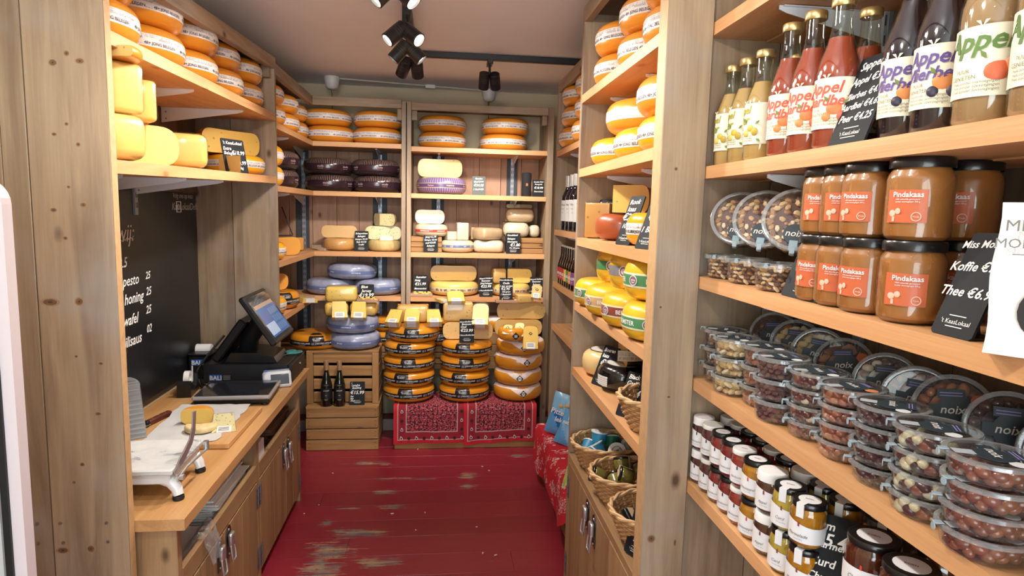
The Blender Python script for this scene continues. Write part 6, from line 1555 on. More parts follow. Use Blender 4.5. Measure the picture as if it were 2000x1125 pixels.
# ------------------------------------------------------------------ wine bay
RF = -PI/2+.55                                # faces the aisle, turned a little to the door
FG = 'white-banded wheels on top of the wine bay'
for c, y in enumerate((3.525, 3.205, 2.885)):
    for l in range(3):
        put('wws', w_white(.150, .110), (.81+(0 if l else -.012)+.005*c, y, FZ[0]+.003+.1115*l), (0, 0, 1.1*c+.7*l), 'orange wheel on top of wine bay, %s layer, %s column' % (('bottom', 'middle', 'top')[l], ('farthest', 'middle', 'nearest')[c]), 'cheese', FG)
WN = wine_bottle('wine_bottle', '#11131f', '#dcdcd8', '#d6d4cf', .037, .30, .05, .165)
WINE = 'white-labelled wine bottles in the wine bay'
for k, (x, y) in enumerate(((.72, 3.58), (.715, 3.44), (.715, 3.345), (.72, 3.25), (.80, 3.50))):
    put('wine', WN, (x, y, FZ[1]+.002), (0, 0, RF+.2*k), 'wine bottle with white label in the wine bay, %s' % ('farthest in front', 'second from the far end', 'third from the far end', 'fourth, nearest the wheels', 'behind the front row')[k], 'wine bottle', WINE)
for k, c in enumerate(('#b8323a', '#b8323a', '#c03a3a', '#d9b64a', '#4d7f4a', '#d98a4a', '#7a4a8a')):
    o = beer_bottle(c)(); o.location = (.705, 3.60-.061*k, FZ[2]+.002); o.rotation_euler = (0, 0, RF)
    tag(o, 'brown beer bottle with %s label, %s from the far end of its row' % (('dark red', 'red', 'bright red', 'yellow', 'green', 'orange', 'purple')[k], ('first', 'second', 'third', 'fourth', 'fifth', 'sixth', 'seventh')[k]), 'beer bottle', 'beer bottles in the wine bay')
m = MB(); m.rounded(.13, .24, .014, .006, rawpine(1), T(.80, 3.40, FZ[3]+.001)); tag(m.build('cheese_board'), 'pale wooden board lying on the lowest shelf of the wine bay', 'board')
o = packet(.07, .1, .03, PALE, pm('crust_beige', '#d8c08e'), 1, None, False)(); o.location = (.80, 3.47, FZ[3]+.017); o.rotation_euler = (0, 0, 2); tag(o, 'small pale wrapped piece on the board of the wine bay', 'cheese')
# ------------------------------------------------------------------ bench with red bandana, snack bags
be = thing('low_bench', 'low wooden bench along the right wall, covered by a bright red bandana', 'bench', (0, 0, 0))
m = MB(); m.box(.618, .94, 2.60, 3.72, .285, .31, cratewood(1), .002); m.build('top_board', be)
for y in (3.68, 2.62):
    for x in (.618, .90):
        m = MB(); m.box(x, x+.035, y, y+.035, 0, .284, cratewood(2), .002); m.build('leg', be)
m = MB(); m.box(.622, .640, 2.656, 3.679, .03, .075, cratewood(1), .002); m.build('lower_rail', be)
RB = newmat('bright_red_bandana'); rm_, nt, b = RB
uvn = nt.nodes.new('ShaderNodeTexCoord').outputs['UV']; vo = nt.nodes.new('ShaderNodeTexVoronoi'); vo.inputs['Scale'].default_value = 1; vo.inputs['Randomness'].default_value = .9; nt.links.new(mapping(nt, uvn, (11, 6, 1)), vo.inputs['Vector'])
r1_ = mathn(nt, 'LESS_THAN', mathn(nt, 'ABSOLUTE', mathn(nt, 'SUBTRACT', vo.outputs['Distance'], .20)), .035); c1_ = mathn(nt, 'LESS_THAN', vo.outputs['Distance'], .05)
wv = nt.nodes.new('ShaderNodeTexWave'); wv.inputs['Scale'].default_value = 2.2; wv.inputs['Distortion'].default_value = 14; wv.inputs['Detail'].default_value = 2; wv.inputs['Detail Scale'].default_value = 2; nt.links.new(mapping(nt, uvn, (3, 2.2, 1)), wv.inputs['Vector'])
w1_ = mathn(nt, 'MULTIPLY', mathn(nt, 'GREATER_THAN', wv.outputs['Fac'], .78), mathn(nt, 'GREATER_THAN', noise(nt, mapping(nt, uvn, (5, 3, 1)), 1, 2), .53))
ww_ = mathn(nt, 'MAXIMUM', w1_, mathn(nt, 'MAXIMUM', mathn(nt, 'MULTIPLY', r1_, 1), c1_))
nt.links.new(mix(nt, mathn(nt, 'MULTIPLY', ww_, .85), lin('#cc1a2b'), lin('#e6d2cf')), b.inputs['Base Color']); b.inputs['Roughness'].default_value = .85
# cloth: lies on the bench, falls over the front edge in uneven points
N1, N2 = 36, 20; v = []; uvv = []
for i in range(N1+1):
    u = i/N1; y = 3.745-1.10*u; hem = .055+.14*abs(math.sin(u*PI*2.2+.5))+.06*u*math.sin(u*3)
    hem = .20-.13*abs(math.sin(PI*(u*2.0+.12)))
    for j in range(N2+1):
        t = j/N2
        if t < .45: x = .90-(.90-.612)*(t/.45); z = .314+.002*math.sin(u*20+t*9)
        else:
            s = (t-.45)/.55; x = .612-.016*math.sin(min(1, s*3)*PI/2)-.014*s*math.sin(u*17)-.006*s; z = .314-(.314-hem)*s
        yy = y+.012*math.sin(t*6+u*4)*(t > .45); v.append((x, yy, z)); uvv.append((u*1.6, t*1.2))
f = []; us = []
for i in range(N1):
    for j in range(N2):
        q = (i*(N2+1)+j, (i+1)*(N2+1)+j, (i+1)*(N2+1)+j+1, i*(N2+1)+j+1); f.append(q); us.append([uvv[a] for a in q])
m = MB(); m.add(v, f, rm_, True, None, us); cb_ = m.build('bandana_cloth'); tag(cb_, 'bright red bandana with white paisley draped over the low bench', 'cloth')
def bag(name, label, loc, rot, sx, sz, cols, words):
    t = thing(name, label, 'bag', loc, rot); m = MB(); N = 14; v = []; f = []
    for i in range(N+1):
        for j in range(N+1):
            a, c = i/N, j/N; e = (math.sin(PI*a)*math.sin(PI*c))**.5*.032+.001; wob = .004*math.sin(a*23+c*9)*math.sin(PI*c)
            v.append(((a-.5)*sx*(1-.05*math.sin(PI*c)), -e-wob, c*sz)); v.append(((a-.5)*sx*(1-.05*math.sin(PI*c)), e+wob*.5, c*sz))
    q = lambda i, j, k: 2*(i*(N+1)+j)+k
    mats = []
    for i in range(N):
        for j in range(N):
            f.append((q(i, j, 0), q(i+1, j, 0), q(i+1, j+1, 0), q(i, j+1, 0))); mats.append(cols[0] if j > N*.55 else (cols[1] if i+j > N*.62 else cols[2]))
            f.append((q(i, j, 1), q(i, j+1, 1), q(i+1, j+1, 1), q(i+1, j, 1))); mats.append(cols[1])
    m.add(v, f, mats, True); m.build('pouch', t); l = MB()
    for (s_, size, x, z, c) in words: l.text(s_, size, c, T(x, -.037, z) @ RX(PI/2), 'C', .1, .02)
    l.build('print', t); return t
LB, DBL, SB = pm('bag_light_blue', '#7fb3d6', .35, coat=.3), pm('bag_blue', '#1f6fb5', .3, coat=.3), pm('bag_pale', '#5d9fd0', .35, coat=.3)
OCH = pm('print_ochre', '#d8a45e', .5)
p = atz(1090, 832, .316)
bg = bag('snack_bag', 'upright blue snack bag with white lettering standing on the red bandana', (.69, 3.52, .318), (-.16, .22, -.5), .165, .245, (LB, DBL, SB), (('Pitten', .042, -.018, .125, LW), ('lekker', .038, .018, .085, LW)))
m = MB()
for (x, z) in ((-.02, .175), (.015, .185), (.04, .165), (.02, .145), (.045, .195)): m.lathe([(.013, 0), (.006, .004), (0, .004)], OCH, 12, T(x, -.034, z) @ RX(PI/2))
m.build('picture', bg)
bag('snack_bag', 'pale blue snack bag lying in front of the other one on the bandana', (.70, 3.36, .318), (-.55, .15, -.65), .14, .2, (SB, LB, SB), (('naturel', .03, 0, .11, LW),))
LG, YG = pm('bag_lime', '#8fae3c', .35, coat=.3), pm('bag_lime_pale', '#b9cf6a', .35, coat=.3)
bag('snack_bag', 'lime green bag hanging over the front of the bench beside the cabinet', (.625, 2.86, .17), (-.1, .1, -1.2), .14, .21, (YG, LG, LG), (('Snack', .03, 0, .12, LW),))

# ------------------------------------------------------------------ middle bay
R_S = w_white(.145, .110)
TG2 = 'white-banded wheels on the top of the middle bay'
for c, (x, y) in enumerate(((.705, 2.365), (.712, 2.07), (.705, 1.785))):
    for l in (0, 1): put('wwm', R_S, (x, y, MZ[0]+.003+.1115*l), (0, 0, .8*c+1.9*l), 'orange wheel on top shelf of middle bay, %s one, %s stack' % (('lower', 'upper')[l], ('farthest', 'middle', 'nearest')[c]), 'cheese', TG2)
YW = w_white(.145, .100, pm('yellow_rind', '#e9a91f'))
G2_ = 'white-banded wheels on the second shelf of the middle bay'
for c, (x, y) in enumerate(((.705, 2.365), (.710, 2.065), (.703, 1.785))): put('wwy', YW, (x, y, MZ[1]+.003), (0, 0, .7*c+.4), 'yellow banded wheel on second shelf of middle bay, lower row, %s' % ('farthest', 'middle', 'nearest')[c], 'cheese', G2_)
cput(cut(.172, .108, -PI*.5-1.6, -PI*.5+1.5, RIND, CREAMY, b=.05, band=BAND, seg=22), (.745, 2.205, MZ[1]+.105), RF+.25, 'wide orange half wheel lying across two yellow ones, second shelf middle bay')
put('wwm', R_S, (.700, 1.80, MZ[1]+.105), (0, 0, 2.0), 'orange wheel on the nearest yellow one, second shelf middle bay', 'cheese', G2_)
# third shelf
z = MZ[2]+.003
cput(block(.10, .07, .135, pm('orange_crust', '#c88646', .6), paste('amber_paste', '#cf9a52', .25, .2), .006), (.625, 2.465, z), -.55, 'amber cheese block at the far end of third shelf, middle bay')
RBR = pm('red_brown_rind', '#a1502c', .35, coat=.3, noise=.2, nscale=8)
cput(cut(.095, .095, -PI*.62, PI*.62, RBR, OLD, b=.045), (.665, mid(1212, 452, .665), z), -2.35, 'red-brown smoked cheese half on third shelf between the cards, middle bay')
cput(cut(.13, .10, -PI/2-.32, -PI/2+.42, RBR, CREAMY, b=.03, name='cheese_wedge'), (.615, mid(1196, 405, .615), z+.098), 1.40, 'tall yellow cheese wedge with red rind standing on the smoked half')
cput(w_white(.098, .100, pm('yellow_rind', '#e9a91f')), (.67, mid(1285, 455, .67), z), .5, 'small yellow banded wheel between price cards, third shelf middle bay')
cput(cut(.10, .10, -PI*.5, PI*.5, PYR, PALE, b=.045), (.70, mid(1310, 390, .70), z+.103), RF+1.2, 'pale half cheese on the small banded wheel, third shelf middle bay')
def cardR(px0, px1, z, lines, label, ht, tilt=.32, X=.6, wd=.085, yaw=-1.12):
    p = atx((px0[0]+px1[0])/2, (px0[1]+px1[1])/2, X); return card((X, p.y, z+.001), yaw, wd, ht, tilt, lines, label)

cardR((1150, 466), (1167, 470), z-.003, [('Rouchenol', .11, -.42, .86, 'L'), ('Kaas', .13, -.42, .72, 'L'), ('Boerenland', .11, -.42, .6, 'L'), ('€2.90', .2, 0, .42, 'C'), ('1 Stuk', .14, -.2, .25, 'C')], 'black price card at far end of third shelf, middle bay', .165, .40, X=.60)
cardR((1206, 481), (1222, 486), z-.003, [('Rook', .14, -.4, .82, 'L'), ('kaas', .14, -.4, .68, 'L'), ('€2.25', .2, 0, .50, 'C'), ('100 gr', .13, 0, .34, 'C')], 'black price card leaning on the smoked half, middle bay', .165, .36, X=.572, wd=.07, yaw=-1.2)
cardR((1241, 494), (1268, 503), z-.003, [('Jong', .16, -.4, .8, 'L'), ('€', .22, -.3, .52, 'L'), ('1 Boe', .15, -.42, .30, 'L')], 'black price card nearest the post on third shelf, middle bay', .165, .38, X=.568, wd=.075, yaw=-1.2)
# fourth shelf: green-banded wheels
z = MZ[3]+.003
YEL = pm('bright_yellow_rind', '#e6b62e', .28, coat=.45, noise=.06, nscale=8); GRN, BRN, TNB = '#4f8a5a', '#8d4a38', '#c8a070'
def bee(key, band, colr, word, Rr=.105, H=.105): return w_band(Rr, H, YEL, band, colr, word, LW, .36, .64, emblem=True, n=4, double=('band_edge', '#dcd6b8'))
for k, (mk, x, y, rz, lab) in enumerate(((bee('g', 'green_band', GRN, 'BEEMSTER'), .632, 2.415, RF+.2, 'yellow wheel with green band, far end of fourth shelf, middle bay'), (bee('t', 'tan_band', TNB, 'BEEMSTER'), .622, 2.197, RF+.1, 'yellow wheel with tan band, second on fourth shelf, middle bay'),
        (bee('b', 'brown_band', BRN, 'BEEMSTER'), .627, 1.980, RF+.1, 'yellow wheel with brown band, third on fourth shelf, middle bay'), (bee('g', 'green_band', GRN, 'BEEMSTER'), .632, 1.763, RF+.75, 'yellow wheel with green band, nearest on fourth shelf, middle bay'), (bee('g', 'green_band', GRN, 'BEEMSTER', .112, .118), .66, 1.83, RF+.25, 'yellow wheel with green band on top of the nearest two, fourth shelf'))):
    cput(mk, (x, y, z+(.107 if k == 4 else 0)), rz, lab, 'yellow wheels on the fourth shelf of the middle bay')
def q_band(band, colr, face, w0=1.25):
    def f():
        R, H = .115, .12; o = cut(R, H, -PI/2-w0/2, -PI/2+w0/2, YEL, face, b=.03, seg=14)(); P = wprof(R, H, .03); b = MB(); B = pm(band, colr, .35); strip(b, P, H*.38, H*.66, B, -PI/2-w0/2+.02, -PI/2+w0/2-.02, 4, .0009, 14)
        M = T(0, 0, H*.52) @ T(0, -prof_at(P, H*.5)-.001, 0) @ RX(PI/2); b.lathe([(.019, 0), (.019, .001), (0, .0014)], pm('emblem_grey', '#d6d8dc'), 16, M @ T(.015, 0, 0)); b.lathe([(.010, .001), (.015, .0018), (.010, .0018)], pm('emblem_line', '#8a5a64'), 16, M @ T(.015, 0, 0)); b.build('paper_band', o)
        s = MB(); s.lathe([(r+.002, zz_) for r, zz_ in P[1:-1]], FILM, 14, None, -PI/2-w0/2, -PI/2+w0/2); s.build('cling_film', o); return o
    return f
for (mk, x, y, rz, lab) in ((q_band('green_band', GRN, CREAMY), .70, 2.33, RF+.1, 'quarter cheese with green band standing on far wheels, fourth shelf middle bay'), (q_band('grey_band', '#8f8a92', CREAMY, 1.15), .69, 2.11, RF+.05, 'quarter cheese with grey band standing second, fourth shelf middle bay'), (q_band('plain_band', '#d9953a', ORP, 1.0), .73, 2.01, RF, 'orange quarter cheese behind the topmost green-banded wheel, middle bay')):
    cput(mk, (x, y, z+.106), rz, lab)
# fifth shelf
z = MZ[4]+.003
LIG = pm('light_wax', '#e0c086', .25, coat=.4, noise=.05, nscale=6); BLW = pm('black_wax', '#121213', .18, coat=.6)
def w_top(R, H, rind, name, ring=True):
    def f():
        P = wprof(R, H, H*.5); m = MB(); m.lathe(P, rind, 36); o = m.build('gouda_cheese'); l = MB(); z_ = H+.0004
        l.lathe([(R*.64, z_), (R*.64, z_+.001), (0, z_+.0012)], pm('top_label_grey', '#cfcac0', .5, noise=.12, nscale=60), 26)
        if ring: l.lathe([(R*.64, z_+.0012), (R*.68, z_+.0006), (R*.64, z_+.0004)], INK, 26)
        l.text('FROMAGE', R*.16, INK, T(0, R*.1, z_+.0012), 'C', 0, .0); l.text('Affineur', R*.2, INK, T(0, -R*.2, z_+.0012), 'C', .2, .0); l.build('top_label', o); return o
    return f
cput(w_top(.092, .098, LIG, 'a'), (.655, 2.40, z), RF, 'pale waxed cheese wheel with round top label, far end of fifth shelf')
o = cput(w_top(.094, .092, BLW, 'b', False), (.668, mid(1216, 770, .668), z), RF, 'black waxed cheese wheel with white top label on fifth shelf')
m = MB(); wl = printed('side_label_print', '#dcdad6', '#55555a', ((.1, .1, 20), (.3, .1, 20), (.5, .1, 20), (.7, .12, 12)), .7); m.lathe([(.0948, .020), (.0948, .055)], wl, 8, None, -PI/2-.55, -PI/2+.1); m.build('side_label', o)
o = cput(cut(.105, .10, -PI*.5, PI*.5, BLW, paste('golden_paste', '#e0b24e', 0, .3), b=.03), (.665, mid(1215, 715, .665), z+.095), -.12, 'black waxed cheese with golden cut face lying on the black wheel, fifth shelf')
m = MB(); m.lathe([(.1062, .025), (.1062, .062)], printed('brown_label_print', '#b8a88c', '#4a4038', ((.15, .25, 8), (.55, .12, 20), (.75, .1, 20)), .6), 12, None, -1.9, -.2); m.build('side_label', o)
cardR((1160, 757), (1176, 766), z-.003, [('Boeren', .13, -.4, .84, 'L'), ('kaas', .13, -.4, .70, 'L'), ('€25', .24, 0, .48, 'C'), ('per kg', .12, 0, .34, 'C')], 'black price card between pale and black wheels, fifth shelf', .155, .42, X=.585)
cardR((1212, 796), (1232, 809), z-.003, [('Black', .14, -.4, .84, 'L'), ('Garlic', .14, -.4, .70, 'L'), ('€24', .22, 0, .48, 'C'), ('kilo', .12, 0, .34, 'C')], 'black price card in front of the black waxed wheel, fifth shelf', .145, .42, X=.580, yaw=-1.0)
# baskets
BK = basket(.125, .095, 1.1)
BG2 = 'wicker baskets on the right'
for (x, y, zb_, rz, lab) in ((.672, 2.395, .602, .1, 'wicker basket with blue-and-white tubs, farthest on the cabinet top'), (.675, 2.10, .602, .2, 'wicker basket with black-lidded jars, middle one on the cabinet top'), (.672, 1.815, .602, .15, 'wicker basket with black packs, nearest one on the cabinet top'), (.668, 1.765, MZ[4]+.002, .1, 'wicker basket on fifth shelf above the others')):
    put('basket', BK, (x, y, zb_), (0, 0, rz), lab, 'basket', BG2)
def small_tub(name, side, lidc, R=.033, H=.045):
    def f():
        t = bpy.data.objects.new(name, None); COL.objects.link(t); t.empty_display_size = .05
        m = MB(); m.lathe([(0, 0), (R*.85, 0), (R, H*.95)], pm('cup_'+side[1:], side, .4), 22); m.build('cup', t)
        m = MB(); m.lathe([(R*1.05, H*.92), (R*1.06, H*1.02), (R*.95, H*1.03), (0, H*1.03)], pm('lid_'+lidc[1:], lidc, .4), 22); m.lathe([(R*.5, H*1.03), (R*.62, H*1.036), (R*.5, H*1.036)], pm('lid_print', '#8f9aa0', .6), 18); m.text('KAAS', R*.42, INK, T(0, -R*.15, H*1.034), 'C', 0, .01); m.build('lid', t); return t
    return f
TB1, TB2 = small_tub('spread_tub', '#2f86ad', '#dfe3e2'), small_tub('spread_tub', '#2f7d5f', '#b9d3c6')
for k, (dx, dy, dz, rx, ry, w_) in enumerate(((-.07, .045, .035, -.9, .2, 0), (-.03, -.02, .05, -.55, -.3, 0), (-.02, .05, .075, .1, .1, 0), (.04, .06, .045, .5, .4, 1), (.035, -.03, .05, -.7, .5, 0), (-.075, -.04, .035, -.6, -.5, 0), (.08, .02, .05, .3, .8, 1))):
    put('tb%d' % w_, (TB1, TB2)[w_], (.672+dx, 2.395+dy, .602+dz), (rx, ry, -.6+k), '%s in the farthest basket, %s' % (('small blue tub with white lid', 'small green tub with pale lid')[w_], ('leaning at the aisle side', 'in the middle of the heap', 'standing on top of the others', 'at the back of the heap', 'in the near half', 'at the near front rim', 'against the back rim')[k]), 'tub', 'little tubs in the farthest basket')
OLV = pm('olive_spread', '#8a7a3a', .3, noise=.25, nscale=80)
def tiny_parts(t, R, H):
    l = MB(); l.box(-R*.25, R*.25, -R*1.02, -R*.98, H*.15, H*1.02, pm('strip_beige', '#c9ab88', .5)); l.box(-R*.25, R*.25, -R*1.0, R*.2, H*1.013, H*1.02, pm('strip_beige', '#c9ab88')); l.lathe([(R*.6, H*1.0135), (0, H*1.016)], pm('seal_beige', '#cdb9a0', .5), 16); l.build('paper_strip', t)
TJ = jar('spread_jar', .031, .052, OLV, LIDB, tiny_parts)
for k, (dx, dy, dz, rx, ry) in enumerate(((-.075, .045, .05, .3, -1.15), (-.05, -.03, .05, -1.0, .5), (-.005, .055, .07, -.3, .35), (.005, -.015, .075, -1.2, .3), (.05, .03, .06, .9, .8), (.055, -.055, .055, -.8, .9), (-.02, -.075, .045, -1.25, -.1))):
    put('tj', TJ, (.675+dx, 2.10+dy, .602+dz), (rx, ry, -.5+.7*k), 'little olive spread jar with black lid in the middle basket, %s' % ('leaning at far rim', 'at the aisle side', 'upright with beige seal', 'lying on top', 'toward the back', 'at the near back', 'at the near front')[k], 'jar', 'spread jars in the middle basket')
def pack():
    m = MB(); m.rounded(.05, .075, .02, .006, pm('pack_black', '#1b1a1c', .3)); o = m.build('snack_pack'); l = MB(); l.box(-.012, .012, -.038, .038, .0202, .0208, pm('strip_beige', '#c9ab88')); l.lathe([(.010, .0208), (.010, .0212), (0, .0213)], pm('seal_pale', '#cfc7bd', .5), 14, T(0, -.02, 0)); l.build('paper_strip', o); return o
for k, (dx, dy, dz, rx, ry) in enumerate(((-.06, .04, .035, .5, .3), (-.05, -.03, .04, -.5, .4), (.01, .02, .05, .2, -.4), (.05, -.04, .045, -.6, .3), (-.02, -.07, .03, .4, .2))):
    put('pk', pack, (.672+dx, 1.815+dy, .602+dz), (rx, ry, .4+.9*k), 'small black pack with beige strip in the nearest basket, %s' % ('far side', 'aisle side', 'in the middle', 'back side', 'near side')[k], 'pack', 'black packs in the nearest basket')
put('pk', pack, (.66, 1.80, MZ[4]+.03), (.2, .2, .4), 'small black pack lying in the basket on the fifth shelf', 'pack', 'black packs in the nearest basket')
cardR((1230, 1082), (1243, 1103), .602, [('Worst', .14, -.4, .8, 'L'), ('€3.95', .2, 0, .52, 'C'), ('stuk', .13, 0, .3, 'C')], 'black price card on the cabinet top close to the post', .14, .3, X=.575)

# ------------------------------------------------------------------ delicatessen bay beside the camera
put('wwm', R_S, (.835, 1.36, JZ[0]+.003), (0, 0, .4), 'orange cheese wheel alone on the top shelf of the nearest bay', 'cheese')
JF = -.95                                      # how far the fronts are turned to the aisle
zj = JZ[1]+.002
PEAR = juice_bottle('juice_bottle', '#cfa768', (('Appel', .103, .024, -.3), ('Peer', .080, .028, -.3)), '#a5a13a', ((0, .004, .009, '#c4ac42'), (.011, -.004, .009, '#b39a3a'), (-.009, -.007, .008, '#ccb658')), .037, .235, .74)
STRA = juice_bottle('juice_bottle', '#a94a33', (('Appel', .098, .029, -.12), ('Aardbei', .076, .026, -.05)), '#df5a44', ((0, .004, .013, '#dd7a45'), (.014, -.010, .010, '#d9583f'), (-.012, -.010, .008, '#e08a50')), .038, .262, .76)
ELDE = juice_bottle('juice_bottle', '#2a1a24', (('Appel', .098, .029, -.12), ('Vlierbes', .076, .025, -.05)), '#5d478c', ((0, .006, .014, '#d98a4a'), (-.012, -.008, .008, '#3a3248'), (.012, -.008, .009, '#41384e')), .0385, .268, .80)
APPL = juice_bottle('juice_bottle', '#b58f68', (('Appel', .094, .037, -.15),), '#5b7d3a', ((.002, .0, .014, '#d96a45'), (.022, .006, .013, '#dd7d4c')), .0415, .285, .86)
JG = {'p': 'pear juice bottles', 's': 'strawberry juice bottles', 'e': 'elderberry juice bottles', 'a': 'apple juice bottles'}
for key, mk, L in (('p', PEAR, ((.722, 1.405, 'nearest of the front three'), (.722, 1.485, 'middle of the front three'), (.722, 1.562, 'farthest of the front three'), (.815, 1.430, 'behind the front three'))),
                   ('s', STRA, ((.724, 1.132, 'nearest of the front three'), (.722, 1.215, 'middle of the front three'), (.722, 1.297, 'farthest of the front three'), (.812, 1.180, 'behind the front three'))),
                   ('e', ELDE, ((.742, .975, 'farther of the front two'), (.735, .893, 'nearer of the front two'), (.832, 1.055, 'in the back row behind the card'), (.832, .965, 'in the back row, nearer'))),
                   ('a', APPL, ((.728, .800, 'farther of the front two'), (.728, .712, 'nearer one at the picture edge')))):
    for (x, y, lab) in L:
        put('juice'+key, mk, (x, y, zj), (0, 0, JF+(-.12 if key != 'p' else -.62)), '%s, %s' % ({'p': 'juice bottle with pear label', 's': 'red juice bottle with strawberry label', 'e': 'dark purple juice bottle', 'a': 'cloudy apple juice bottle with green lettering'}[key], lab), 'juice bottle', JG[key])
card_px((1616, 281), (1686, 268), JZ[1], [('Sappen', .125, -.1, .86, 'C'), ('Appel €3.99', .115, 0, .70, 'C'), ('Vlierbes €4.99', .105, 0, .54, 'C'), ('Aardbei €4.69', .105, 0, .41, 'C'), ('Peer €4.25', .115, 0, .27, 'C')], 'tall black price card with juice prices among the bottles', .165, .33, X=.69)
# peanut butter, granola, coffee
zp = JZ[2]+.002
PB = jar('peanut_butter_jar', .046, .122, pm('peanut_butter', '#b3713a', .35, coat=.2, noise=.10, nscale=60), LIDB, pinda_parts)
PG = 'peanut butter jars'
PX = ((.722, 1.130), (.722, 1.070), (.720, .995), (.722, .899))
for l in (0, 1):
    for k, (x, y) in enumerate(PX): 
        put('pb', PB, (x, y+(.012 if l and k == 2 else 0), zp+.1235*l), (0, 0, JF+((-.25, .05, -.3, .12), (.0, .1, -.25, -.1))[l][k]), 'peanut butter jar with terracotta label, %s row, %s' % (('lower', 'upper')[l], ('farthest', 'second from the far end', 'third from the far end', 'nearest and largest')[k]), 'jar', PG)
    put('pb', PB, (.825, .925, zp+.1235*l), (0, 0, JF-.2), 'peanut butter jar behind the nearest one, %s row' % ('lower', 'upper')[l], 'jar', PG)
    put('pb', PB, (.825, 1.035, zp+.1235*l), (0, 0, JF), 'peanut butter jar in the back, %s row' % ('lower', 'upper')[l], 'jar', PG)
card_px((1524, 575), (1595, 592), JZ[2], [('Granola €5.45', .105, .0, .72, 'C'), ('Pinda-', .11, -.42, .49, 'L'), ('Kaas €5.65', .125, -.02, .37, 'C')], 'black price card reading Granola between tubs and peanut butter', .150, .36, X=.69)
card_px((1815, 655), (1893, 686), JZ[2], [('Miss Morrison', .10, .0, .86, 'C'), ('Koffie €7.49', .125, .0, .63, 'C'), ('Thee €6.99', .13, 0, .38, 'C')], 'black price card reading Koffie and Thee right of the jars', .150, .36, X=.69)
GB = tub('granola', .050, .056, False); GL = tub('granola', .066, .055, False, bandlab=True)
GG = 'granola tubs'
for k, (x, y) in enumerate(((.725, 1.545), (.725, 1.425), (.722, 1.285))):
    put('gb', GB, (x, y, zp), (0, 0, JF), 'clear tub of granola standing on the shelf, %s' % ('farthest', 'middle', 'nearest the card')[k], 'tub', GG)
    put('gl', GL, (x+.034, y-.005, zp+.062+.067), (1.15, .06, JF+.34), 'clear tub of granola on its edge with the lid forward, %s' % ('farthest', 'middle', 'nearest')[k], 'tub', GG)
put('gl', GL, (.835, 1.265, zp+.062+.055), (1.2, .0, JF+.5), 'clear tub of granola on edge behind the nearest one', 'tub', GG)
put('gb', GB, (.835, 1.27, zp), (0, 0, JF), 'clear tub of granola at the back under another', 'tub', GG)
cf = thing('coffee_bag', 'white paper coffee pouch with orange round label at right edge', 'bag', (.712, .655, zp), (0, 0, JF+.12))
m = MB(); KP = pm('pouch_white', '#dddad6', .55, noise=.06, nscale=25); v = []; f = []; N = 10
for i in range(N+1):
    t = i/N; hw = .062-.002*math.sin(t*9); d = .034*(1-t**1.6)+.004; z = .178*t
    v += [(-hw, -d+.012*t, z), (-hw*.3, -d-.006+.012*t, z), (hw*.3, -d-.006+.012*t, z), (hw, -d+.012*t, z), (hw, d+.012*t, z), (-hw, d+.012*t, z)]
for i in range(N):
    for k in range(6): f.append((6*i+k, 6*i+(k+1) % 6, 6*i+6+(k+1) % 6, 6*i+6+k))
f += [(5, 4, 3, 2, 1, 0), tuple(range(6*N, 6*N+6))]
m.add(v, f, KP, True); m.build('pouch', cf)
m = MB(); R_ = RX(PI/2-.18); M = T(0, -.0415, .0) @ R_
m.text('MISS', .019, pm('print_grey', '#77726d', .6), M @ T(-.036, .146, .003), 'C'); m.text('MORRISON', .016, pm('print_grey', '#77726d'), M @ T(-.022, .126, .003), 'C'); m.box(-.045, .045, .118, .119, .003, .0034, pm('print_grey', '#77726d'), 0, M); m.text('koffiebonen', .008, pm('print_grey', '#77726d'), M @ T(-.01, .107, .003), 'C'); m.build('print', cf)
m = MB(); m.lathe([(.034, .0), (.034, .001), (0, .0012)], pm('coffee_dark', '#1b1210', .5, noise=.5, nscale=220), 22, M @ T(.0, .052, .0042)); m.build('picture', cf)
m = MB(); m.lathe([(.024, .0), (.024, .001), (0, .0012)], pm('label_orange', '#c9884a', .5), 22, M @ T(.006, .068, .0058)); m.text('BONEN', .008, pm('print_brown', '#7a4a24', .6), M @ T(.006, .070, .007), 'C'); m.build('round_label', cf)
# nut tubs: nine stacks along the front edge
zn = JZ[3]+.002; TH = .0458
NS = (('walnut', 1.543, 3, 'walnut'), ('cashew', 1.440, 3, 'cashew'), ('pecan', 1.345, 3, 'pecan'), ('raisin', 1.240, 3, 'raisin'), ('mixed_light', 1.139, 4, 'light mixed nuts'), ('choc_peanut', 1.030, 4, 'chocolate peanuts'), ('dark_choc', .922, 4, 'dark chocolate nuts'), ('white_mix', .815, 4, 'white and brown chocolate mix'), ('milk_choc', .708, 4, 'milk chocolate nuts'))
NX = (.738, .716, .742, .722, .738, .733, .730, .716, .705)
POS = ('bottom', 'second', 'third', 'top')
for k, (kind, y, n, word) in enumerate(NS):
    n = min(n, 4); H_ = TH if n < 4 else .0328
    R_ = .053
    for l in range(n):
        key = 'tub_'+kind
        put(key, tub(kind, R_, .0432 if n < 4 else .0308, True, '#dfe3e4' if k != 5 else '#d98a5a'), (NX[k]+.002*((k+l*3) % 3-1), y+.001*((l*5+k) % 3-1), zn+H_*l), (0, 0, -1.95+.14*((l*3+k) % 5-2)), 'clear tub of %s in the front stacks, %s of its stack' % (word, 'top' if l == n-1 else POS[l]), 'tub', 'tubs of nuts in front stacks')
TBK = ('raisin', 'cashew', 'cashew', 'pecan', 'mixed_light', 'choc_peanut', 'choc_peanut', 'dark_choc', 'milk_choc', 'milk_choc')
BL_ = ('far end, beside the panel', 'second from the far end', 'third from the far end', 'fourth, behind the raisins', 'behind the mixed nuts', 'behind the chocolate peanuts', 'with orange dot, leaning forward', 'behind the dark chocolate', 'behind the white mix', 'nearest, at the picture edge')
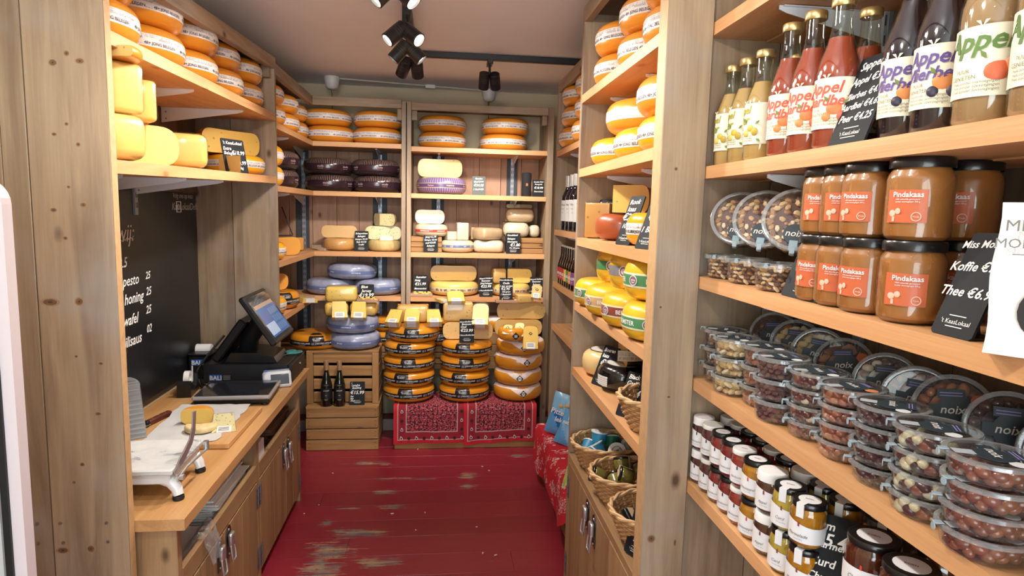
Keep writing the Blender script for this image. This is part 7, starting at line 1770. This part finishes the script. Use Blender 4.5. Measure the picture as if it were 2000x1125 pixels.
for k, y in enumerate((1.53, 1.435, 1.34, 1.25, 1.12, 1.03, .945, .86, .765, .665)):
    put('back_'+TBK[k], tub(TBK[k], .056, .042, True, '#c96a3a'), (.865-(.012 if k in (5, 6) else 0), y, zn+.070+(.045 if k < 3 else .035)), (1.22+.08*(k % 3), .1*((k % 3)-1), JF+.35+.06*(k % 2)), 'clear nut tub leaning on edge in back row, lid forward, %s' % BL_[k], 'tub', 'tubs of nuts leaning in the back row')
for k, (y, z_) in enumerate(((1.50, 0), (1.40, 0), (1.19, .044), (1.19, 0), (.70, .044), (.70, 0))):
    put('back_raisin', tub('raisin', .056, .042, True), (.885, y, zn+z_), (0, 0, JF), 'clear nut tub standing flat in the back row, %s' % ('far end', 'second from far end', 'upper in the middle', 'lower in the middle', 'upper near the edge', 'lower near the edge')[k], 'tub', 'tubs of nuts flat in the back row')
# jam
zq = JZ[4]+.002; JH = .086
def fruit(c): return pm('jam_'+c[1:], c, .12, coat=.5, noise=.2, nscale=60)
LW_ = pm('lid_pale', '#e0e0da', .35, coat=.2)
JK = {
 'cloth_dark': jar('jam_jar', .0282, JH, fruit('#4f1a24'), 'cloth', jam_parts('Bosvruchten', '#3c3440', 0)),
 'white_dark': jar('jam_jar', .0282, JH, fruit('#5a1d28'), LW_, jam_parts('Bramen', '#3c3440', 0)),
 'black_red': jar('jam_jar', .0282, JH, fruit('#8c2027'), LIDB, jam_parts('Frambozen', '#3c3440', 1)),
 'white_red': jar('jam_jar', .0282, JH, fruit('#a3352a'), LW_, jam_parts('Abrikozen', '#3c3440', 1)),
 'black_orange': jar('jam_jar', .0315, JH, fruit('#c98322'), LIDB, jam_parts('Sinaasappel', '#c9493c', 1)),
 'cloth_brown': jar('jam_jar', .0315, JH, fruit('#5c3322'), 'cloth', jam_parts('Appel', '#8c3a40', 0)),
 'black_yellow': jar('jam_jar', .033, JH, fruit('#d3b14a'), LIDB, jam_parts('Curd', '#8c3a40', 2, (.10, .60))),
 'black_amber': jar('jam_jar', .033, JH, fruit('#c27d1c'), LIDB, jam_parts('Marmelade', '#8c3a40', 2, (.14, .62))),
 'dark_chutney': jar('chutney_jar', .042, .09, fruit('#57200f'), LIDB, jam_parts('Chutney', '#c9493c', 1, (.12, .5), False)),
}
JD = {'cloth_dark': 'cloth-topped jar of dark jam', 'white_dark': 'jam jar with white lid and dark jam', 'black_red': 'black-lidded jar of dark red jam', 'white_red': 'jam jar with pale lid and red jam', 'black_orange': 'jam jar with black lid and orange marmalade', 'cloth_brown': 'cloth-topped jar of brown jam', 'black_yellow': 'sealed black-lidded jar of yellow curd', 'black_amber': 'sealed black-lidded jar of amber marmalade', 'dark_chutney': 'dark chutney jar with black lid and silver emblem'}
NTH = ('first', 'second', 'third', 'fourth', 'fifth', 'sixth', 'seventh', 'eighth', 'ninth')
ROW = (('cloth_dark', 1378, 808), ('white_dark', 1391, 822), ('black_red', 1413, 838), ('black_red', 1433, 855), ('white_red', 1452, 875), ('black_orange', 1476, 893), ('cloth_brown', 1504, 945), ('black_yellow', 1540, 972), ('black_amber', 1568, 1003))
yq = [1.570, 1.513, 1.456, 1.399, 1.342, 1.281, 1.215, 1.147, 1.080]
for k, (kind, px, py) in enumerate(ROW):
    y = yq[k]
    for l in (0, 1):
        put('jam_'+kind, JK[kind], (.704, y, zq+(JH*1.05)*l), (0, 0, -1.02+.05*((k+l) % 3-1)), '%s, %s of %s front pair from far end' % (JD[kind], ('lower', 'upper')[l], NTH[k]), 'jar', 'jam jars in the front row')
for k, (kind, dy) in enumerate((('cloth_dark', 0), ('white_dark', 1), ('black_red', 2), ('black_red', 3), ('white_red', 4), ('black_orange', 5), ('cloth_brown', 6), ('black_yellow', 7), ('black_amber', 8))):
    for l in (0, 1): put('jam_'+kind, JK[kind], (.778, yq[dy]-.002, zq+(JH*1.05)*l), (0, 0, -1.0), '%s, %s of %s back pair from far end' % (JD[kind], ('lower', 'upper')[l], NTH[k]), 'jar', 'jam jars in the back row')
yb = yq[-1]
put('jam_black_amber', JK['black_amber'], (.795, yb-.080, zq+JH*1.05), (0, 0, -.7), 'jar with black lid, paper seal and amber marmalade behind the jam price card', 'jar', 'jam jars in the back row')
put('jam_black_amber', JK['black_amber'], (.795, yb-.080, zq), (0, 0, -.7), 'lower jar of amber marmalade behind the jam price card', 'jar', 'jam jars in the back row')
for k, (x, y, l) in enumerate(((.724, yb-.152, 0), (.724, yb-.152, 1), (.722, yb-.240, 0), (.722, yb-.240, 1), (.815, yb-.19, 0), (.815, yb-.19, 1))):
    put('chut', JK['dark_chutney'], (x, y, zq+.0935*l), (0, 0, -1.0), 'dark chutney jar with black lid, %s, %s layer' % (('front, beside the jam card', 'front, beside the jam card', 'front, nearest the camera', 'front, nearest the camera', 'back', 'back')[k], ('lower', 'upper')[l]), 'jar', 'dark chutney jars')
pj = Vector((.706, yb-.064, JZ[4]+.07)); card((pj.x, pj.y, JZ[4]+.001), -.85, .085, .165, .30, [('Jam', .13, -.42, .82, 'L'), ('Marmelade', .11, -.42, .62, 'L'), ('€5.45', .19, .45, .68, 'R'), ('Curd', .13, -.42, .42, 'L'), ('Chutney', .11, -.42, .27, 'L')], 'black price card reading Jam, Marmelade, Curd on the lowest shelf')
